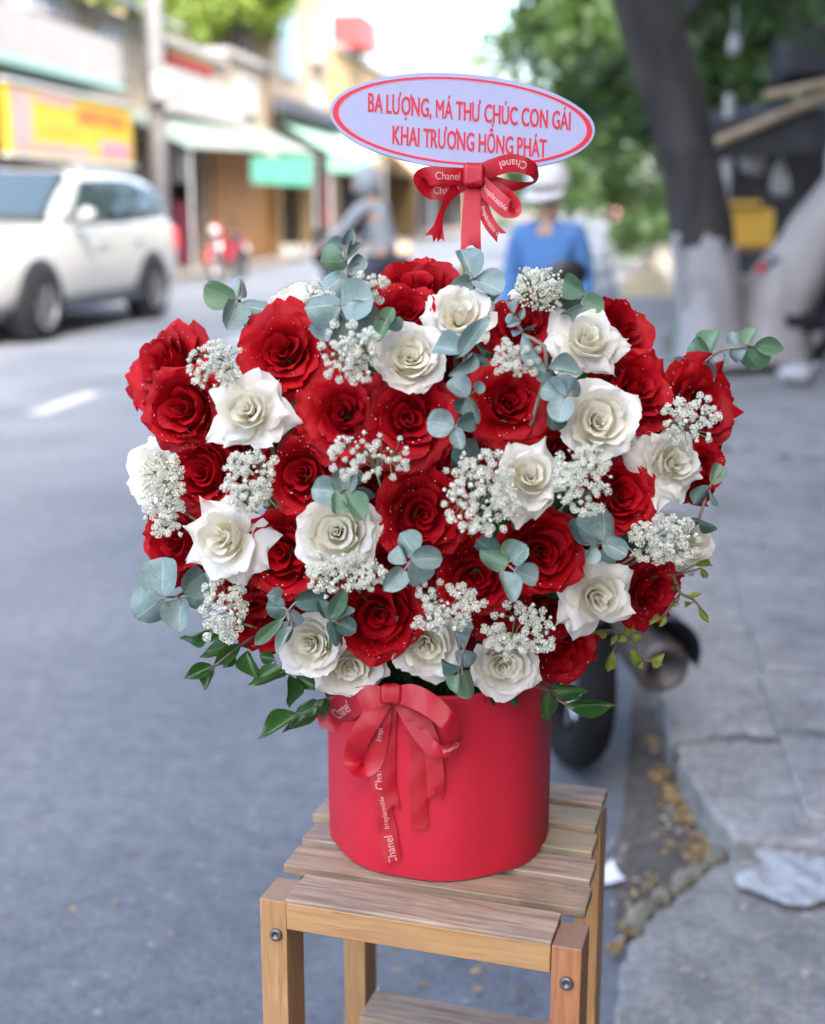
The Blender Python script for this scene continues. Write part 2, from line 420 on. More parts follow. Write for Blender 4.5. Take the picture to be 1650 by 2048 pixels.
class MB:
    """collects shapes for one mesh"""
    def __init__(s): s.v = []; s.f = []; s.uv = []
    def add(s, verts, faces, uv=None):
        n = len(s.v)
        s.v.extend([tuple(map(float, q)) for q in verts])
        s.f.extend([tuple(i + n for i in f) for f in faces])
        s.uv.extend([tuple(q) for q in uv] if uv is not None else [(0, 0)] * len(verts))
        return s
    def box(s, c, size, R=None, taper=1.0):
        hx, hy, hz = [q / 2 for q in size]
        vs = [(-hx, -hy, -hz), (hx, -hy, -hz), (hx, hy, -hz), (-hx, hy, -hz),
              (-hx * taper, -hy * taper, hz), (hx * taper, -hy * taper, hz), (hx * taper, hy * taper, hz), (-hx * taper, hy * taper, hz)]
        vs = [Vector(q) for q in vs]
        if R is not None: vs = [R @ q for q in vs]
        vs = [q + Vector(c) for q in vs]
        return s.add(vs, [(0, 3, 2, 1), (4, 5, 6, 7), (0, 1, 5, 4), (1, 2, 6, 5), (2, 3, 7, 6), (3, 0, 4, 7)])
    def tube(s, pts, rad, n=8, cap=True):
        pts = [np.array(p, float) for p in pts]
        if not hasattr(rad, '__len__'): rad = [rad] * len(pts)
        vs = []; fs = []
        prev = None
        for i, p in enumerate(pts):
            t = nrm(pts[min(i + 1, len(pts) - 1)] - pts[max(i - 1, 0)])
            if prev is None:
                a = np.cross(t, (0, 0, 1.0))
                if np.linalg.norm(a) < 0.05: a = np.cross(t, (1.0, 0, 0))
            else: a = prev - t * (prev @ t)
            a = nrm(a); prev = a; b = np.cross(t, a)
            for k in range(n):
                an = 2 * math.pi * k / n
                vs.append(p + rad[i] * (math.cos(an) * a + math.sin(an) * b))
        for i in range(len(pts) - 1):
            for k in range(n):
                fs.append((i * n + k, i * n + (k + 1) % n, (i + 1) * n + (k + 1) % n, (i + 1) * n + k))
        if cap:
            fs.append(tuple(range(n - 1, -1, -1))); fs.append(tuple(range((len(pts) - 1) * n, len(pts) * n)))
        return s.add(vs, fs)
    def lathe(s, prof, n=24, R=None, c=(0, 0, 0), closed=False):
        """profile of (radius, height) turned about local Z"""
        vs = []; fs = []
        for (r, z) in prof:
            for k in range(n):
                a = 2 * math.pi * k / n
                vs.append(Vector((r * math.cos(a), r * math.sin(a), z)))
        m = len(prof)
        for i in range(m - 1 + (1 if closed else 0)):
            j = (i + 1) % m
            for k in range(n): fs.append((i * n + k, i * n + (k + 1) % n, j * n + (k + 1) % n, j * n + k))
        if R is not None: vs = [R @ q for q in vs]
        vs = [q + Vector(c) for q in vs]
        return s.add(vs, fs)
    def prism(s, poly, z0, z1):
        """poly of (x, y) counter-clockwise, extruded z0..z1"""
        n = len(poly)
        vs = [(x, y, z0) for x, y in poly] + [(x, y, z1) for x, y in poly]
        fs = [tuple(range(n - 1, -1, -1)), tuple(range(n, 2 * n))] + [(i, (i + 1) % n, n + (i + 1) % n, n + i) for i in range(n)]
        return s.add(vs, fs)
    def loft(s, rings, cap=True):
        n = len(rings[0]); vs = [q for r in rings for q in r]; fs = []
        for i in range(len(rings) - 1):
            for k in range(n): fs.append((i * n + k, i * n + (k + 1) % n, (i + 1) * n + (k + 1) % n, (i + 1) * n + k))
        if cap:
            fs.append(tuple(range(n - 1, -1, -1))); fs.append(tuple(range((len(rings) - 1) * n, len(rings) * n)))
        return s.add(vs, fs)
    def ball(s, c, r, nu=10, nv=6, R=None):
        if not hasattr(r, '__len__'): r = (r, r, r)
        vs = []; fs = []
        for i in range(nv + 1):
            ph = math.pi * i / nv
            for k in range(nu):
                a = 2 * math.pi * k / nu
                q = Vector((r[0] * math.sin(ph) * math.cos(a), r[1] * math.sin(ph) * math.sin(a), r[2] * math.cos(ph)))
                if R is not None: q = R @ q
                vs.append(q + Vector(c))
        for i in range(nv):
            for k in range(nu): fs.append((i * nu + k, (i + 1) * nu + k, (i + 1) * nu + (k + 1) % nu, i * nu + (k + 1) % nu))
        return s.add(vs, fs)
    def quad(s, a, b, c, d): return s.add([a, b, c, d], [(0, 1, 2, 3)])
    def build(s, name, material, parent=None, smooth=False, mw=None, local=None, uv=False, bevel=0.0, seg=2):
        me = meshdata(name, s.v, s.f, smooth, s.uv if uv else None)
        o = put(name, me, material, parent, mw, local)
        if bevel > 0:
            b = o.modifiers.new('bevel', 'BEVEL'); b.width = bevel; b.segments = seg; b.limit_method = 'ANGLE'
            b.angle_limit = math.radians(40)
            me.polygons.foreach_set('use_smooth', [True] * len(me.polygons))
            me.set_sharp_from_angle(angle=math.radians(50)) if hasattr(me, 'set_sharp_from_angle') else None
        return o

def copy_tree(o, parent=None):
    c = o.copy(); COL.objects.link(c); c.parent = parent
    for ch in list(o.children): copy_tree(ch, c)
    return c

def catmull(pts, n):
    pts = np.array(pts, float)
    p = np.vstack([2 * pts[0] - pts[1], pts, 2 * pts[-1] - pts[-2]])
    m = len(pts) - 1; out = []
    for i in range(n):
        t = i / (n - 1) * m; k = min(int(t), m - 1); f = t - k
        a, b, c, d = p[k], p[k + 1], p[k + 2], p[k + 3]
        out.append(0.5 * ((2 * b) + (c - a) * f + (2 * a - 5 * b + 4 * c - d) * f * f + (3 * b - a - 3 * c + d) * f ** 3))
    return np.array(out)

def text_mesh(body, size=1.0, xscale=1.0, bold=0.0):
    """flat outline of a line of print: verts (x along, y up, centred in x), faces"""
    c = bpy.data.curves.new('print', 'FONT')
    c.body = body; c.size = size; c.offset = bold; c.resolution_u = 3
    o = bpy.data.objects.new('print', c)
    COL.objects.link(o)
    dg = bpy.context.evaluated_depsgraph_get()
    me = bpy.data.meshes.new_from_object(o.evaluated_get(dg))
    v = np.array([tuple(q.co) for q in me.vertices]); f = [tuple(p.vertices) for p in me.polygons]
    bpy.data.objects.remove(o); bpy.data.curves.remove(c); bpy.data.meshes.remove(me)
    v[:, 0] *= xscale
    v[:, 0] -= (v[:, 0].min() + v[:, 0].max()) / 2
    return v[:, :2], f

# outlines of the print, made while the scene is still empty
def composed_line(txt):
    """one line of capitals set letter by letter; the horned O is an O with its horn, and its dot below where it has one"""
    cache = {}
    def wid(t):
        if t not in cache: cache[t] = float(np.ptp(text_mesh(t)[0][:, 0]))
        return cache[t]
    bar = wid('||'); V = []; F = []; x = 0.0
    for c in txt:
        base = 'O' if c in 'ƠỢ' else c
        adv = wid('|' + base + '|') - bar
        if c != ' ':
            tv, tf = text_mesh(base, 1.0, 1.0, 0.0 if c in 'MÁÚƯỒ,' else .006)
            tv = tv + np.array([x + adv / 2 - (tv[:, 0].min() + tv[:, 0].max()) / 2, 0])
            n = sum(len(q) for q in V); V.append(tv); F += [tuple(i + n for i in f) for f in tf]
            if c in 'ƠỢ':
                r0 = tv[:, 0].max()
                hv = np.array([(r0 - .10, .60), (r0 - .06, .52), (r0 + .03, .60), (r0 + .085, .70), (r0 + .085, .80), (r0 + .01, .80), (r0 + .01, .70), (r0 - .04, .63)])
                n = sum(len(q) for q in V); V.append(hv); F += [tuple(n + i for i in (0, 1, 2, 7)), tuple(n + i for i in (7, 2, 3, 6)), tuple(n + i for i in (6, 3, 4, 5))]
            if c == 'Ợ':
                cxm = (tv[:, 0].min() + tv[:, 0].max()) / 2
                dv_ = np.array([(cxm + .055 * math.cos(k * .785), -.14 + .055 * math.sin(k * .785)) for k in range(8)])
                n = sum(len(q) for q in V); V.append(dv_); F.append(tuple(range(n, n + 8)))
        x += adv
    V = np.concatenate(V); V[:, 0] -= (V[:, 0].min() + V[:, 0].max()) / 2
    return V, F
LINES = {t: composed_line(t) for t in ('BA LƯỢNG, MÁ THƯ CHÚC CON GÁI', 'KHAI TRƯƠNG HỒNG PHÁT')}
PRINTS = {t: text_mesh(t, 1.0, .9, .004) for t in ('Chanel', 'Irreplaceable', 'Irrepl', 'Irreplaceable C')}

# ================================================================== SETTING: ground, road, pavements
m_road = ground_mat('asphalt', (0.118, 0.128, 0.147), (0.192, 0.203, 0.223), (0.62, 0.62, 0.64), 0.62, 0.9, 75.0)
m_pave = ground_mat('pavement_concrete', (0.26, 0.255, 0.25), (0.37, 0.36, 0.35), (0.6, 0.6, 0.6), 0.8, 1.6, 48.0, crack=(0.07, 0.065, 0.06), crack_scale=0.55)
m_slab = ground_mat('slab_concrete', (0.21, 0.205, 0.20), (0.31, 0.305, 0.295), (0.65, 0.64, 0.63), 0.8, 2.2, 55.0)
m_farp = ground_mat('far_pavement', (0.165, 0.135, 0.115), (0.215, 0.18, 0.155), (0.75, 0.75, 0.75), 0.85, 1.2, 30.0)
m_dirt = ground_mat('gutter_dirt', (0.085, 0.077, 0.07), (0.16, 0.145, 0.13), (0.5, 0.5, 0.5), 0.9, 3.5, 60.0)
m_soil = ground_mat('dry_soil', (0.17, 0.13, 0.09), (0.28, 0.22, 0.16), (0.55, 0.55, 0.55), 0.95, 2.0, 30.0)
m_white_line = mat('road_paint', (0.40, 0.39, 0.37), 0.7, (0.26, 0.265, 0.27), 9.0, 0.2, 80)
m_moss = mat('mossy_kerb', (0.12, 0.115, 0.075), 0.9, (0.22, 0.205, 0.17), 14.0, 0.6, 60)

b = MB(); b.quad((-400, -60, -0.012), (400, -60, -0.012), (400, 900, -0.012), (-400, 900, -0.012))
tag(b.build('ground', m_farp), kind='structure')
KX = 0.30      # right kerb line of the street
b = MB()
ny = 30
xs = [-8.05, -5, -2.5, -1, 0, KX + .3]
b.quad((-8.05, -30, 0), (KX + .6, -30, 0), (KX + .6, 260, 0), (-8.05, 260, 0))
road = tag(b.build('road', m_road), kind='structure')
# lane dashes, each a painted patch of the road
d0, d1 = G(62, 826), G(196, 789)
L = nrm([0.06, 1, 0]); Wd = np.array([0.075, 0, 0])
c0 = (d0 + d1) / 2
for k in range(6):
    mb = MB()
    a = c0 + np.array([0.0, 5.2 * k, 0.004]) ; hl = 0.55 if k == 0 else 0.9
    mb.quad(a - Wd - [0, hl, 0], a + Wd - [0, hl, 0], a + Wd + [0, hl, 0], a - Wd + [0, hl, 0])
    mb.build('lane_dash', m_white_line, road)
# left pavement with a kerb step
b = MB(); b.box((-10.2, 100, 0.06), (4.2, 260, 0.12))
fp = tag(b.build('far_pavement', m_farp), kind='structure')

# right pavement: main slab (kerb height 0.1) and the low ramp slab that juts into the road
ZP = 0.10
def gx(px, py, z=ZP):
    q = G(px, py, z); return (q[0], q[1])
edge = [gx(1475, 1668), gx(1400, 1585), gx(1345, 1480), gx(1318, 1380), gx(1300, 1290)]
far_edge = [(KX, 9.0), (KX, 16.0), (KX, 40.0), (KX, 200.0)]
er = random.Random(31)
def jag(pl, k, amp):
    out = []
    for i in range(len(pl) - 1):
        for t in range(k): 
            f = t / k; out.append((pl[i][0] * (1 - f) + pl[i + 1][0] * f + er.uniform(-amp, amp), pl[i][1] * (1 - f) + pl[i + 1][1] * f + er.uniform(-amp, amp)))
    return out + [pl[-1]]
edge = jag(edge, 5, .010)
poly = edge + far_edge + [(14, 200), (14, edge[0][1] - .03), (2.2, edge[0][1] - .10), (0.95, edge[0][1] - .02)]
poly = poly[::-1]
b = MB(); b.prism(poly, -0.01, ZP)
pave = tag(b.build('pavement', m_pave, bevel=0.012), kind='structure')
# individual flags lie on the pavement, their joints recessed
jr = random.Random(3)
yy = edge[0][1] + .06
row = 0
while yy < 11.5:
    hgt = 0.92
    xx = max(KX + 0.16 + 0.02 * row, 0.42 if yy < 3.4 else 0.36) + (0.0 if row % 2 else 0.0)
    k = 0
    while xx < 6.0:
        w = 1.12
        mb = MB()
        tilt = Matrix.Rotation(jr.uniform(-.006, .006), 3, 'X') @ Matrix.Rotation(jr.uniform(-.006, .006), 3, 'Y') @ Matrix.Rotation(jr.uniform(-.01, .01), 3, 'Z')
        mb.box((xx + w / 2, yy + hgt / 2, ZP + 0.002 + jr.uniform(0, .006)), (w - 0.02, hgt - 0.02, 0.03), tilt)
        mb.build('paving_flag', m_slab if jr.random() < .5 else m_pave, pave, bevel=0.006, seg=1)
        xx += w; k += 1
    yy += hgt; row += 1
ZR = 0.055
def gr(px, py): return gx(px, py, ZR)
rp = [gr(1462, 1712), gr(1385, 1765), gr(1318, 1822), gr(1262, 1880), gr(1240, 1960), gr(1225, 2060)]
rp = jag(rp, 5, .009)
rp = rp + [(0.05, 0.2), (6.0, 0.2), (6.0, rp[0][1] + 0.02), (1.6, rp[0][1] + .05)]
b = MB(); b.prism(rp, -0.01, ZR)
tag(b.build('ramp_slab', m_slab, bevel=0.01), kind='structure')
# dirt-filled gutter pocket between the two slabs and the road
gp = [G(1236, 1905), G(1300, 1830), G(1462, 1700), G(1475, 1668), G(1400, 1585), G(1345, 1480), G(1310, 1330), G(1290, 1290), G(1262, 1420), G(1250, 1600), G(1225, 1760)]
b = MB(); b.add([(q[0], q[1], 0.004) for q in gp], [tuple(range(len(gp)))])
tag(b.build('gutter_dirt', m_dirt), kind='structure')
# broken mossy kerb stones along the ramp edge
kr = random.Random(5)
pts = [(1468, 1706), (1420, 1738), (1372, 1772), (1322, 1812), (1290, 1842)]
for i in range(len(pts) - 1):
    a = np.array(gx(*pts[i], 0.05)); c = np.array(gx(*pts[i + 1], 0.05))
    m = (a + c) / 2; d = c - a
    mb = MB(); ln = np.linalg.norm(d) - .008; ns_ = 7
    rings = []
    for t in range(ns_):
        x_ = -ln / 2 + ln * t / (ns_ - 1); hw, hh_ = .018 + kr.uniform(-.006, .006), .008 + kr.uniform(-.009, .010)
        rings.append([(x_ + kr.uniform(-.004, .004), -hw + kr.uniform(-.004, .004), -.03), (x_, -hw, hh_ - .006 + kr.uniform(-.004, .004)), (x_, -hw * .3, hh_ + kr.uniform(-.004, .006)), (x_, hw * .6, hh_ - .002), (x_, hw + kr.uniform(-.004, .004), hh_ - .012), (x_, hw, -.03)])
    mb.loft(rings)
    o = mb.build('kerb_stone', m_moss, None, mw=Matrix.Translation((m[0] - .02, m[1] + .02, 0.034)) @ Matrix.Rotation(math.atan2(d[1], d[0]) + kr.uniform(-.1, .1), 4, 'Z') @ Matrix.Rotation(kr.uniform(-.12, .12), 4, 'X'))
    tag(o, ['mossy kerb stone at the leaf pile end of the broken row', 'mossy kerb stone second from the leaf pile in the broken row', 'mossy kerb stone third from the leaf pile in the broken row', 'mossy kerb stone at the road end of the broken row'][i], 'kerb stone', 'broken kerb stones by the gutter')
# rubble chips lying in the gutter and on the slab edges
m_chip = mat('concrete_chip', (.24, .23, .22), .9, (.34, .33, .31), 30, .5, 80)
cr = random.Random(12); b = MB()
for (px, py, sp, n, z) in [(1300, 1800, 30, 26, .006), (1420, 1700, 26, 22, .006), (1360, 1640, 24, 18, .006), (1480, 1690, 20, 14, .05), (1270, 1870, 18, 14, .006), (1330, 1500, 14, 14, .006), (1560, 1440, 70, 16, ZP + .022), (1420, 1960, 90, 16, ZR + .002), (1250, 1700, 20, 8, .006)]:
    for _ in range(n):
        q = G(px + cr.gauss(0, sp), py + cr.gauss(0, sp * .8), z); s_ = cr.uniform(.003, .010)
        R = Matrix.Rotation(cr.uniform(0, 6.28), 3, 'Z') @ Matrix.Rotation(cr.uniform(-.4, .4), 3, 'X')
        b.box((q[0], q[1], z + s_ * .35), (s_ * cr.uniform(1, 2), s_ * cr.uniform(.8, 1.4), s_ * .8), R, taper=cr.uniform(.5, .9))
tag(b.build('rubble_chips', m_chip), 'grey concrete chips strewn in the gutter and along the slab edges', 'rubble', kind='stuff')
# soil strip at the tree foot
q = [VY(1330, 0, 11.0), VY(1720, 0, 11.0)]
b = MB(); b.box((1.9, 12.6, ZP + 0.012), (2.6, 2.4, 0.06), taper=0.93)
tag(b.build('tree_pit_soil', m_soil, bevel=0.02), kind='structure')

# fallen leaves: litter that nobody could count
m_litter = mat('dry_leaf', (0.40, 0.29, 0.12), 0.75, (0.30, 0.20, 0.10), 30, 0, transl=((0.5, 0.3, 0.05), 0.2), coords='Object', contrast=(0.4, 0.6))
b = MB()
lr = random.Random(21)
def litter(px, py, spread, n, z0=0.008):
    for _ in range(n):
        q = G(px + lr.gauss(0, spread), py + lr.gauss(0, spread * .8), z0)
        s = lr.uniform(.004, .009); a = lr.uniform(0, 6.28)
        R = Matrix.Rotation(a, 3, 'Z') @ Matrix.Rotation(lr.uniform(-.7, .7), 3, 'X') @ Matrix.Rotation(lr.uniform(-.5, .5), 3, 'Y')
        sh = [(-1.4, 0, 0), (-.5, -.6, .25), (.6, -.55, .2), (1.5, 0, -.1), (.6, .55, .2), (-.5, .6, .25)]
        b.add([R @ (Vector(k) * s) + Vector((q[0], q[1], q[2] + s * .9)) for k in sh], [(0, 1, 2, 3), (0, 3, 4, 5)])
for (px, py, sp, n) in [(1300, 1490, 9, 26), (1318, 1560, 12, 40), (1345, 1600, 16, 60), (1372, 1632, 18, 60), (1405, 1680, 18, 60), (1440, 1700, 14, 50), (1395, 1712, 12, 40),
                        (1275, 1838, 12, 45), (1255, 1865, 8, 25), (1330, 1672, 30, 14), (1230, 1905, 8, 16), (1300, 1780, 24, 16), (900, 1990, 90, 14), (1000, 1960, 70, 10), (1580, 1985, 60, 4),
                        (1640, 1560, 40, 6), (360, 1850, 140, 5), (230, 1800, 60, 3), (1500, 1450, 80, 10)]:
    litter(px, py, sp, n, 0.008 if px < 1465 and not (px > 1380 and py < 1600) else ZP + .03)
tag(b.build('leaf_litter', m_litter), 'dry yellow and brown leaves scattered along the gutter', 'leaves', kind='stuff')

# white plastic sheet on the pavement, paper scrap behind the stool
m_plastic = mat('clear_plastic', (0.62, 0.64, 0.67), 0.2, bump=0.6, bscale=60, trans=0.45)
c = G(1618, 1762, ZR + .005)
n = 22; vs = []; fs = []; sr = random.Random(9)
ph = [sr.uniform(0, 6.28) for _ in range(8)]
for i in range(n):
    for j in range(n):
        u = i / (n - 1) - .5; v = j / (n - 1) - .5
        rr = 1 - .25 * math.sin(3 * math.atan2(v, u) + 1) - .15 * math.sin(7 * math.atan2(v, u))
        z = .018 + .016 * abs(math.sin(9 * u + 5 * v + ph[0])) * abs(math.sin(13 * v - 6 * u + ph[1])) + .012 * math.sin(21 * u + ph[2]) * math.sin(17 * v + ph[3])
        vs.append((c[0] + u * .24 * rr + .02, c[1] + v * .27 * rr, ZR + .004 + max(z * .55, .002)))
for i in range(n - 1):
    for j in range(n - 1): fs.append((i * n + j, (i + 1) * n + j, (i + 1) * n + j + 1, i * n + j + 1))
o = MB().add(vs, fs).build('plastic_sheet', m_plastic, smooth=True)
tag(o, 'crumpled clear plastic sheet lying on the concrete pavement', 'plastic sheet')
m_paper = mat('paper', (0.66, 0.68, 0.72), 0.8, bump=0.15, bscale=40)
def paper(px, py, w, h, rz, lab, z=0.006):
    q = G(px, py, z)
    vs = []; k = 6
    for i in range(k):
        for j in range(k):
            u = i / (k - 1) - .5; v = j / (k - 1) - .5
            vs.append((u * w, v * h, .012 * (u * u + .5 * v) ** 2 * 8 + .004 * math.sin(7 * u + 3 * v) + .006))
    fs = [(i * k + j, (i + 1) * k + j, (i + 1) * k + j + 1, i * k + j + 1) for i in range(k - 1) for j in range(k - 1)]
    o = MB().add(vs, fs).build('paper_scrap', m_paper, smooth=True, mw=Matrix.Translation(tuple(q)) @ Matrix.Rotation(rz, 4, 'Z'))
    tag(o, lab, 'paper')
paper(1208, 1760, .07, .06, .5, 'white paper scrap lying on the road beside the rear stool leg')
paper(1005, 1845, .07, .06, .2, 'white paper scrap lying on the road under the stool')
paper(757, 2010, .012, .09, .5, 'thin white paper strip lying on the road behind the stool')

# ================================================================== BUILDINGS across the street
m_cream = mat('cream_render', (0.27, 0.21, 0.145), 0.85, (0.31, 0.25, 0.185), 1.5, 0.15, 30)
m_pale = mat('pale_render', (0.265, 0.245, 0.23), 0.85, (0.30, 0.285, 0.27), 1.2, 0.15, 30)
m_yel = mat('ochre_render', (0.32, 0.21, 0.09), 0.85, (0.36, 0.26, 0.13), 1.4, 0.1, 30)
m_greyw = mat('grey_render', (0.22, 0.215, 0.21), 0.85, (0.27, 0.265, 0.26), 1.2, 0.1, 30)
m_win = mat('window_glass', (0.06, 0.08, 0.10), 0.12, spec=0.8)
m_frame = mat('window_frame', (0.42, 0.42, 0.44), 0.5)
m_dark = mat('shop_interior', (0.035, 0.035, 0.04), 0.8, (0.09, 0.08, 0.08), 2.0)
m_roofdark = mat('dark_sheet_roof', (0.035, 0.038, 0.05), 0.6, (0.055, 0.055, 0.07), 3)
m_sheetgreen = mat('pale_green_sheet', (0.15, 0.20, 0.165), 0.5, (0.20, 0.225, 0.18), 1.5)
m_mint = mat('mint_canvas', (0.07, 0.30, 0.20), 0.75, (0.09, 0.33, 0.23), 2.0, 0.1, 60)
m_bluepanel = mat('pale_blue_panel', (0.25, 0.34, 0.44), 0.5)
m_wooddoor = mat('orange_wood', (0.42, 0.16, 0.035), 0.55, (0.52, 0.24, 0.06), 3.0, 0.1, 40, stretch=(6, 6, .6))
m_redpaint = mat('red_paint', (0.45, 0.035, 0.04), 0.45, (0.36, 0.03, 0.03), 4)
m_metal = mat('galvanised', (0.42, 0.43, 0.45), 0.45, (0.34, 0.35, 0.37), 6, metal=0.6)
m_beige = mat('beige_canvas', (0.42, 0.34, 0.26), 0.8, (0.46, 0.39, 0.31), 2)
FX = -9.8

def window(parent, x, y0, y1, z0, z1):
    """window on a wall that faces +X at x"""
    mb = MB()
    t = 0.07
    mb.box((x + .03, (y0 + y1) / 2, z0 + t / 2), (.1, y1 - y0, t)).box((x + .03, (y0 + y1) / 2, z1 - t / 2), (.1, y1 - y0, t))
    mb.box((x + .03, y0 + t / 2, (z0 + z1) / 2), (.094, t, z1 - z0 - 2 * t)).box((x + .03, y1 - t / 2, (z0 + z1) / 2), (.094, t, z1 - z0 - 2 * t))
    mb.box((x + .03, (y0 + y1) / 2, (z0 + z1) / 2), (.09, t * .8, z1 - z0 - 2 * t))
    w = mb.build('window', m_frame, parent)
    MB().box((x + .004, (y0 + y1) / 2, (z0 + z1) / 2), (.03, y1 - y0 - .02, z1 - z0 - .02)).build('pane', m_win, w)
    MB().box((x + .08, (y0 + y1) / 2, z0 - .05), (.24, y1 - y0 + .2, .08)).build('sill', m_pale, w)

def building(label, y0, y1, ztop, wall, x=FX, depth=7.0, wins=(), parapet=None, shop=None):
    r = empty('building', ((x - depth / 2), (y0 + y1) / 2, 0))
    tag(r, label, 'building')
    inv = Matrix.Translation((-(x - depth / 2), -(y0 + y1) / 2, 0))
    def mk(mb, name, m, par=None, **k):
        o = mb.build(name, m, par or r, **k)
        return o
    r.location = (0, 0, 0)
    mb = MB()
    if shop:
        s0, s1, zs = shop      # open shop front: back wall, side piers, upper wall
        mb.box((x - depth / 2, (y0 + y1) / 2, (zs + ztop) / 2), (depth, y1 - y0, ztop - zs))
        mb.box((x - depth / 2, (y0 + s0) / 2, zs / 2 - .001), (depth - .004, s0 - y0, zs))
        mb.box((x - depth / 2, (s1 + y1) / 2, zs / 2 - .001), (depth - .004, y1 - s1, zs))
        mk(mb, 'wall', wall)
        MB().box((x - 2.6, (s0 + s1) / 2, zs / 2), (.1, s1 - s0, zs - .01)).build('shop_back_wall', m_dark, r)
    else:
        mb.box((x - depth / 2, (y0 + y1) / 2, ztop / 2), (depth, y1 - y0, ztop))
        mk(mb, 'wall', wall)
    MB().box((x - depth / 2 + .12, (y0 + y1) / 2, ztop + .09), (depth + .1, y1 - y0 + .06, .18)).build('cornice', m_pale, r)
    if parapet:
        MB().box((x - .1, (y0 + y1) / 2, ztop + .18 + parapet / 2), (.14, y1 - y0 - .1, parapet)).build('parapet', wall, r)
    for w in wins: window(r, x, *w)
    return r

b1 = building('pale grey shop house behind the yellow banner', 12.0, 25.2, 6.6, m_pale, wins=[(20.0, 21.6, 4.75, 5.7), (22.6, 24.2, 4.75, 5.7)], shop=(13.0, 24.6, 2.4))
MB().box((FX + .45, 20.2, 4.0), (.9, 9.4, .75)).build('balcony_fascia', m_pale, b1)
MB().box((FX + .47, 20.2, 3.57), (.98, 9.5, .1)).build('green_trim', mat('dull_green_trim', (0.22, 0.36, 0.32), 0.6), b1)
b2 = building('cream two storey house with a white parapet behind the lamp pole', 25.3, 35.0, 5.0, m_cream, wins=[(26.2, 27.4, 4.1, 4.9)], shop=(26.0, 34.2, 2.7))
MB().box((FX + .3, 31.8, 3.9), (.6, 6.2, .95)).build('balcony_parapet', m_pale, b2)
MB().add([(FX + .7, 22.8, 5.35), (FX + .7, 29.5, 5.25), (FX - 1.6, 29.5, 6.25), (FX - 1.6, 22.8, 6.35), (FX + .7, 22.8, 5.28), (FX + .7, 29.5, 5.18), (FX - 1.6, 29.5, 6.18), (FX - 1.6, 22.8, 6.28)],
         [(0, 1, 2, 3), (7, 6, 5, 4), (0, 4, 5, 1), (1, 5, 6, 2), (2, 6, 7, 3), (3, 7, 4, 0)]).build('eave', mat('grey_sheet', (0.28, 0.29, 0.31), 0.6), b2)
for k in range(5):
    pr = empty('flower_pot', (FX + .35, 29.4 + k * .75, 4.38))
    tag(pr, 'red clay flower pot on the white balcony parapet of the cream house', 'flower pot', 'pots on the cream house parapet')
    MB().lathe([(.0, 0), (.11, 0), (.16, .26), (.18, .26), (.18, .3), (.13, .3), (.12, .2), (0, .2)], 12).build('pot', m_redpaint, pr, smooth=True)
    fo = MB()
    fr = random.Random(k)
    for _ in range(40):
        q = Vector((fr.gauss(0, .1), fr.gauss(0, .1), .4 + fr.gauss(0, .09))); a = Matrix.Rotation(fr.uniform(0, 6.3), 3, 'Z') @ Matrix.Rotation(fr.uniform(-1, 1), 3, 'X')
        fo.add([q + a @ Vector(s) for s in ((-.05, 0, 0), (0, -.02, .01), (.05, 0, 0), (0, .02, .01))], [(0, 1, 2, 3)])
    fo.build('foliage', mat('pot_leaf%d' % k, (0.08, 0.18, 0.05), 0.6), pr)
b3 = building('narrow cream house over the plank door', 35.1, 39.7, 5.3, m_cream, wins=[(36.5, 38.0, 4.0, 4.9)], shop=(35.6, 39.4, 3.0))
b4 = building('tall cream house with a pale blue panel', 39.8, 48.0, 9.2, m_cream, x=-9.6, wins=[(45.2, 46.8, 6.2, 7.6), (45.2, 46.8, 4.4, 5.4)], shop=(40.2, 47.6, 3.0))
MB().box((-9.56, 41.6, 6.6), (.1, 2.0, 2.6)).build('blue_panel', m_bluepanel, b4)
b5 = building('ochre house with a red sign box on its roof', 48.1, 70.0, 6.9, m_yel, x=-9.4, wins=[(50, 52, 4, 5.4), (56, 58, 4, 5.4), (62, 64, 4, 5.4)], shop=(48.6, 69.5, 3.0))
MB().box((-9.3, 51.5, 7.75), (1.2, 3.0, 1.1)).build('red_sign_box', mat('red_sign', (0.45, 0.06, 0.06), 0.5), b5)
b6 = building('pale distant shop row beyond the ochre house', 70.1, 110.0, 5.5, m_pale, x=-9.4, wins=[(73, 76, 3.6, 4.8), (80, 83, 3.6, 4.8), (88, 91, 3.6, 4.8)], shop=(70.6, 109, 2.8))
# taller block set back behind the near row
b7 = building('tall pale block set back behind the shop row', 14.0, 27.0, 13.0, m_cream, x=-17.2, depth=6, wins=[(22, 24, 7.5, 9), (18, 20, 7.5, 9), (22, 24, 10, 11.5), (18, 20, 10, 11.5)])
b8 = building('pale blue grey block set back behind the cream house', 46.0, 58.0, 9.6, m_greyw, x=-15.5, depth=7, wins=[(47, 49, 7.5, 9), (51, 53, 7.5, 9), (55, 57, 7.5, 9)])

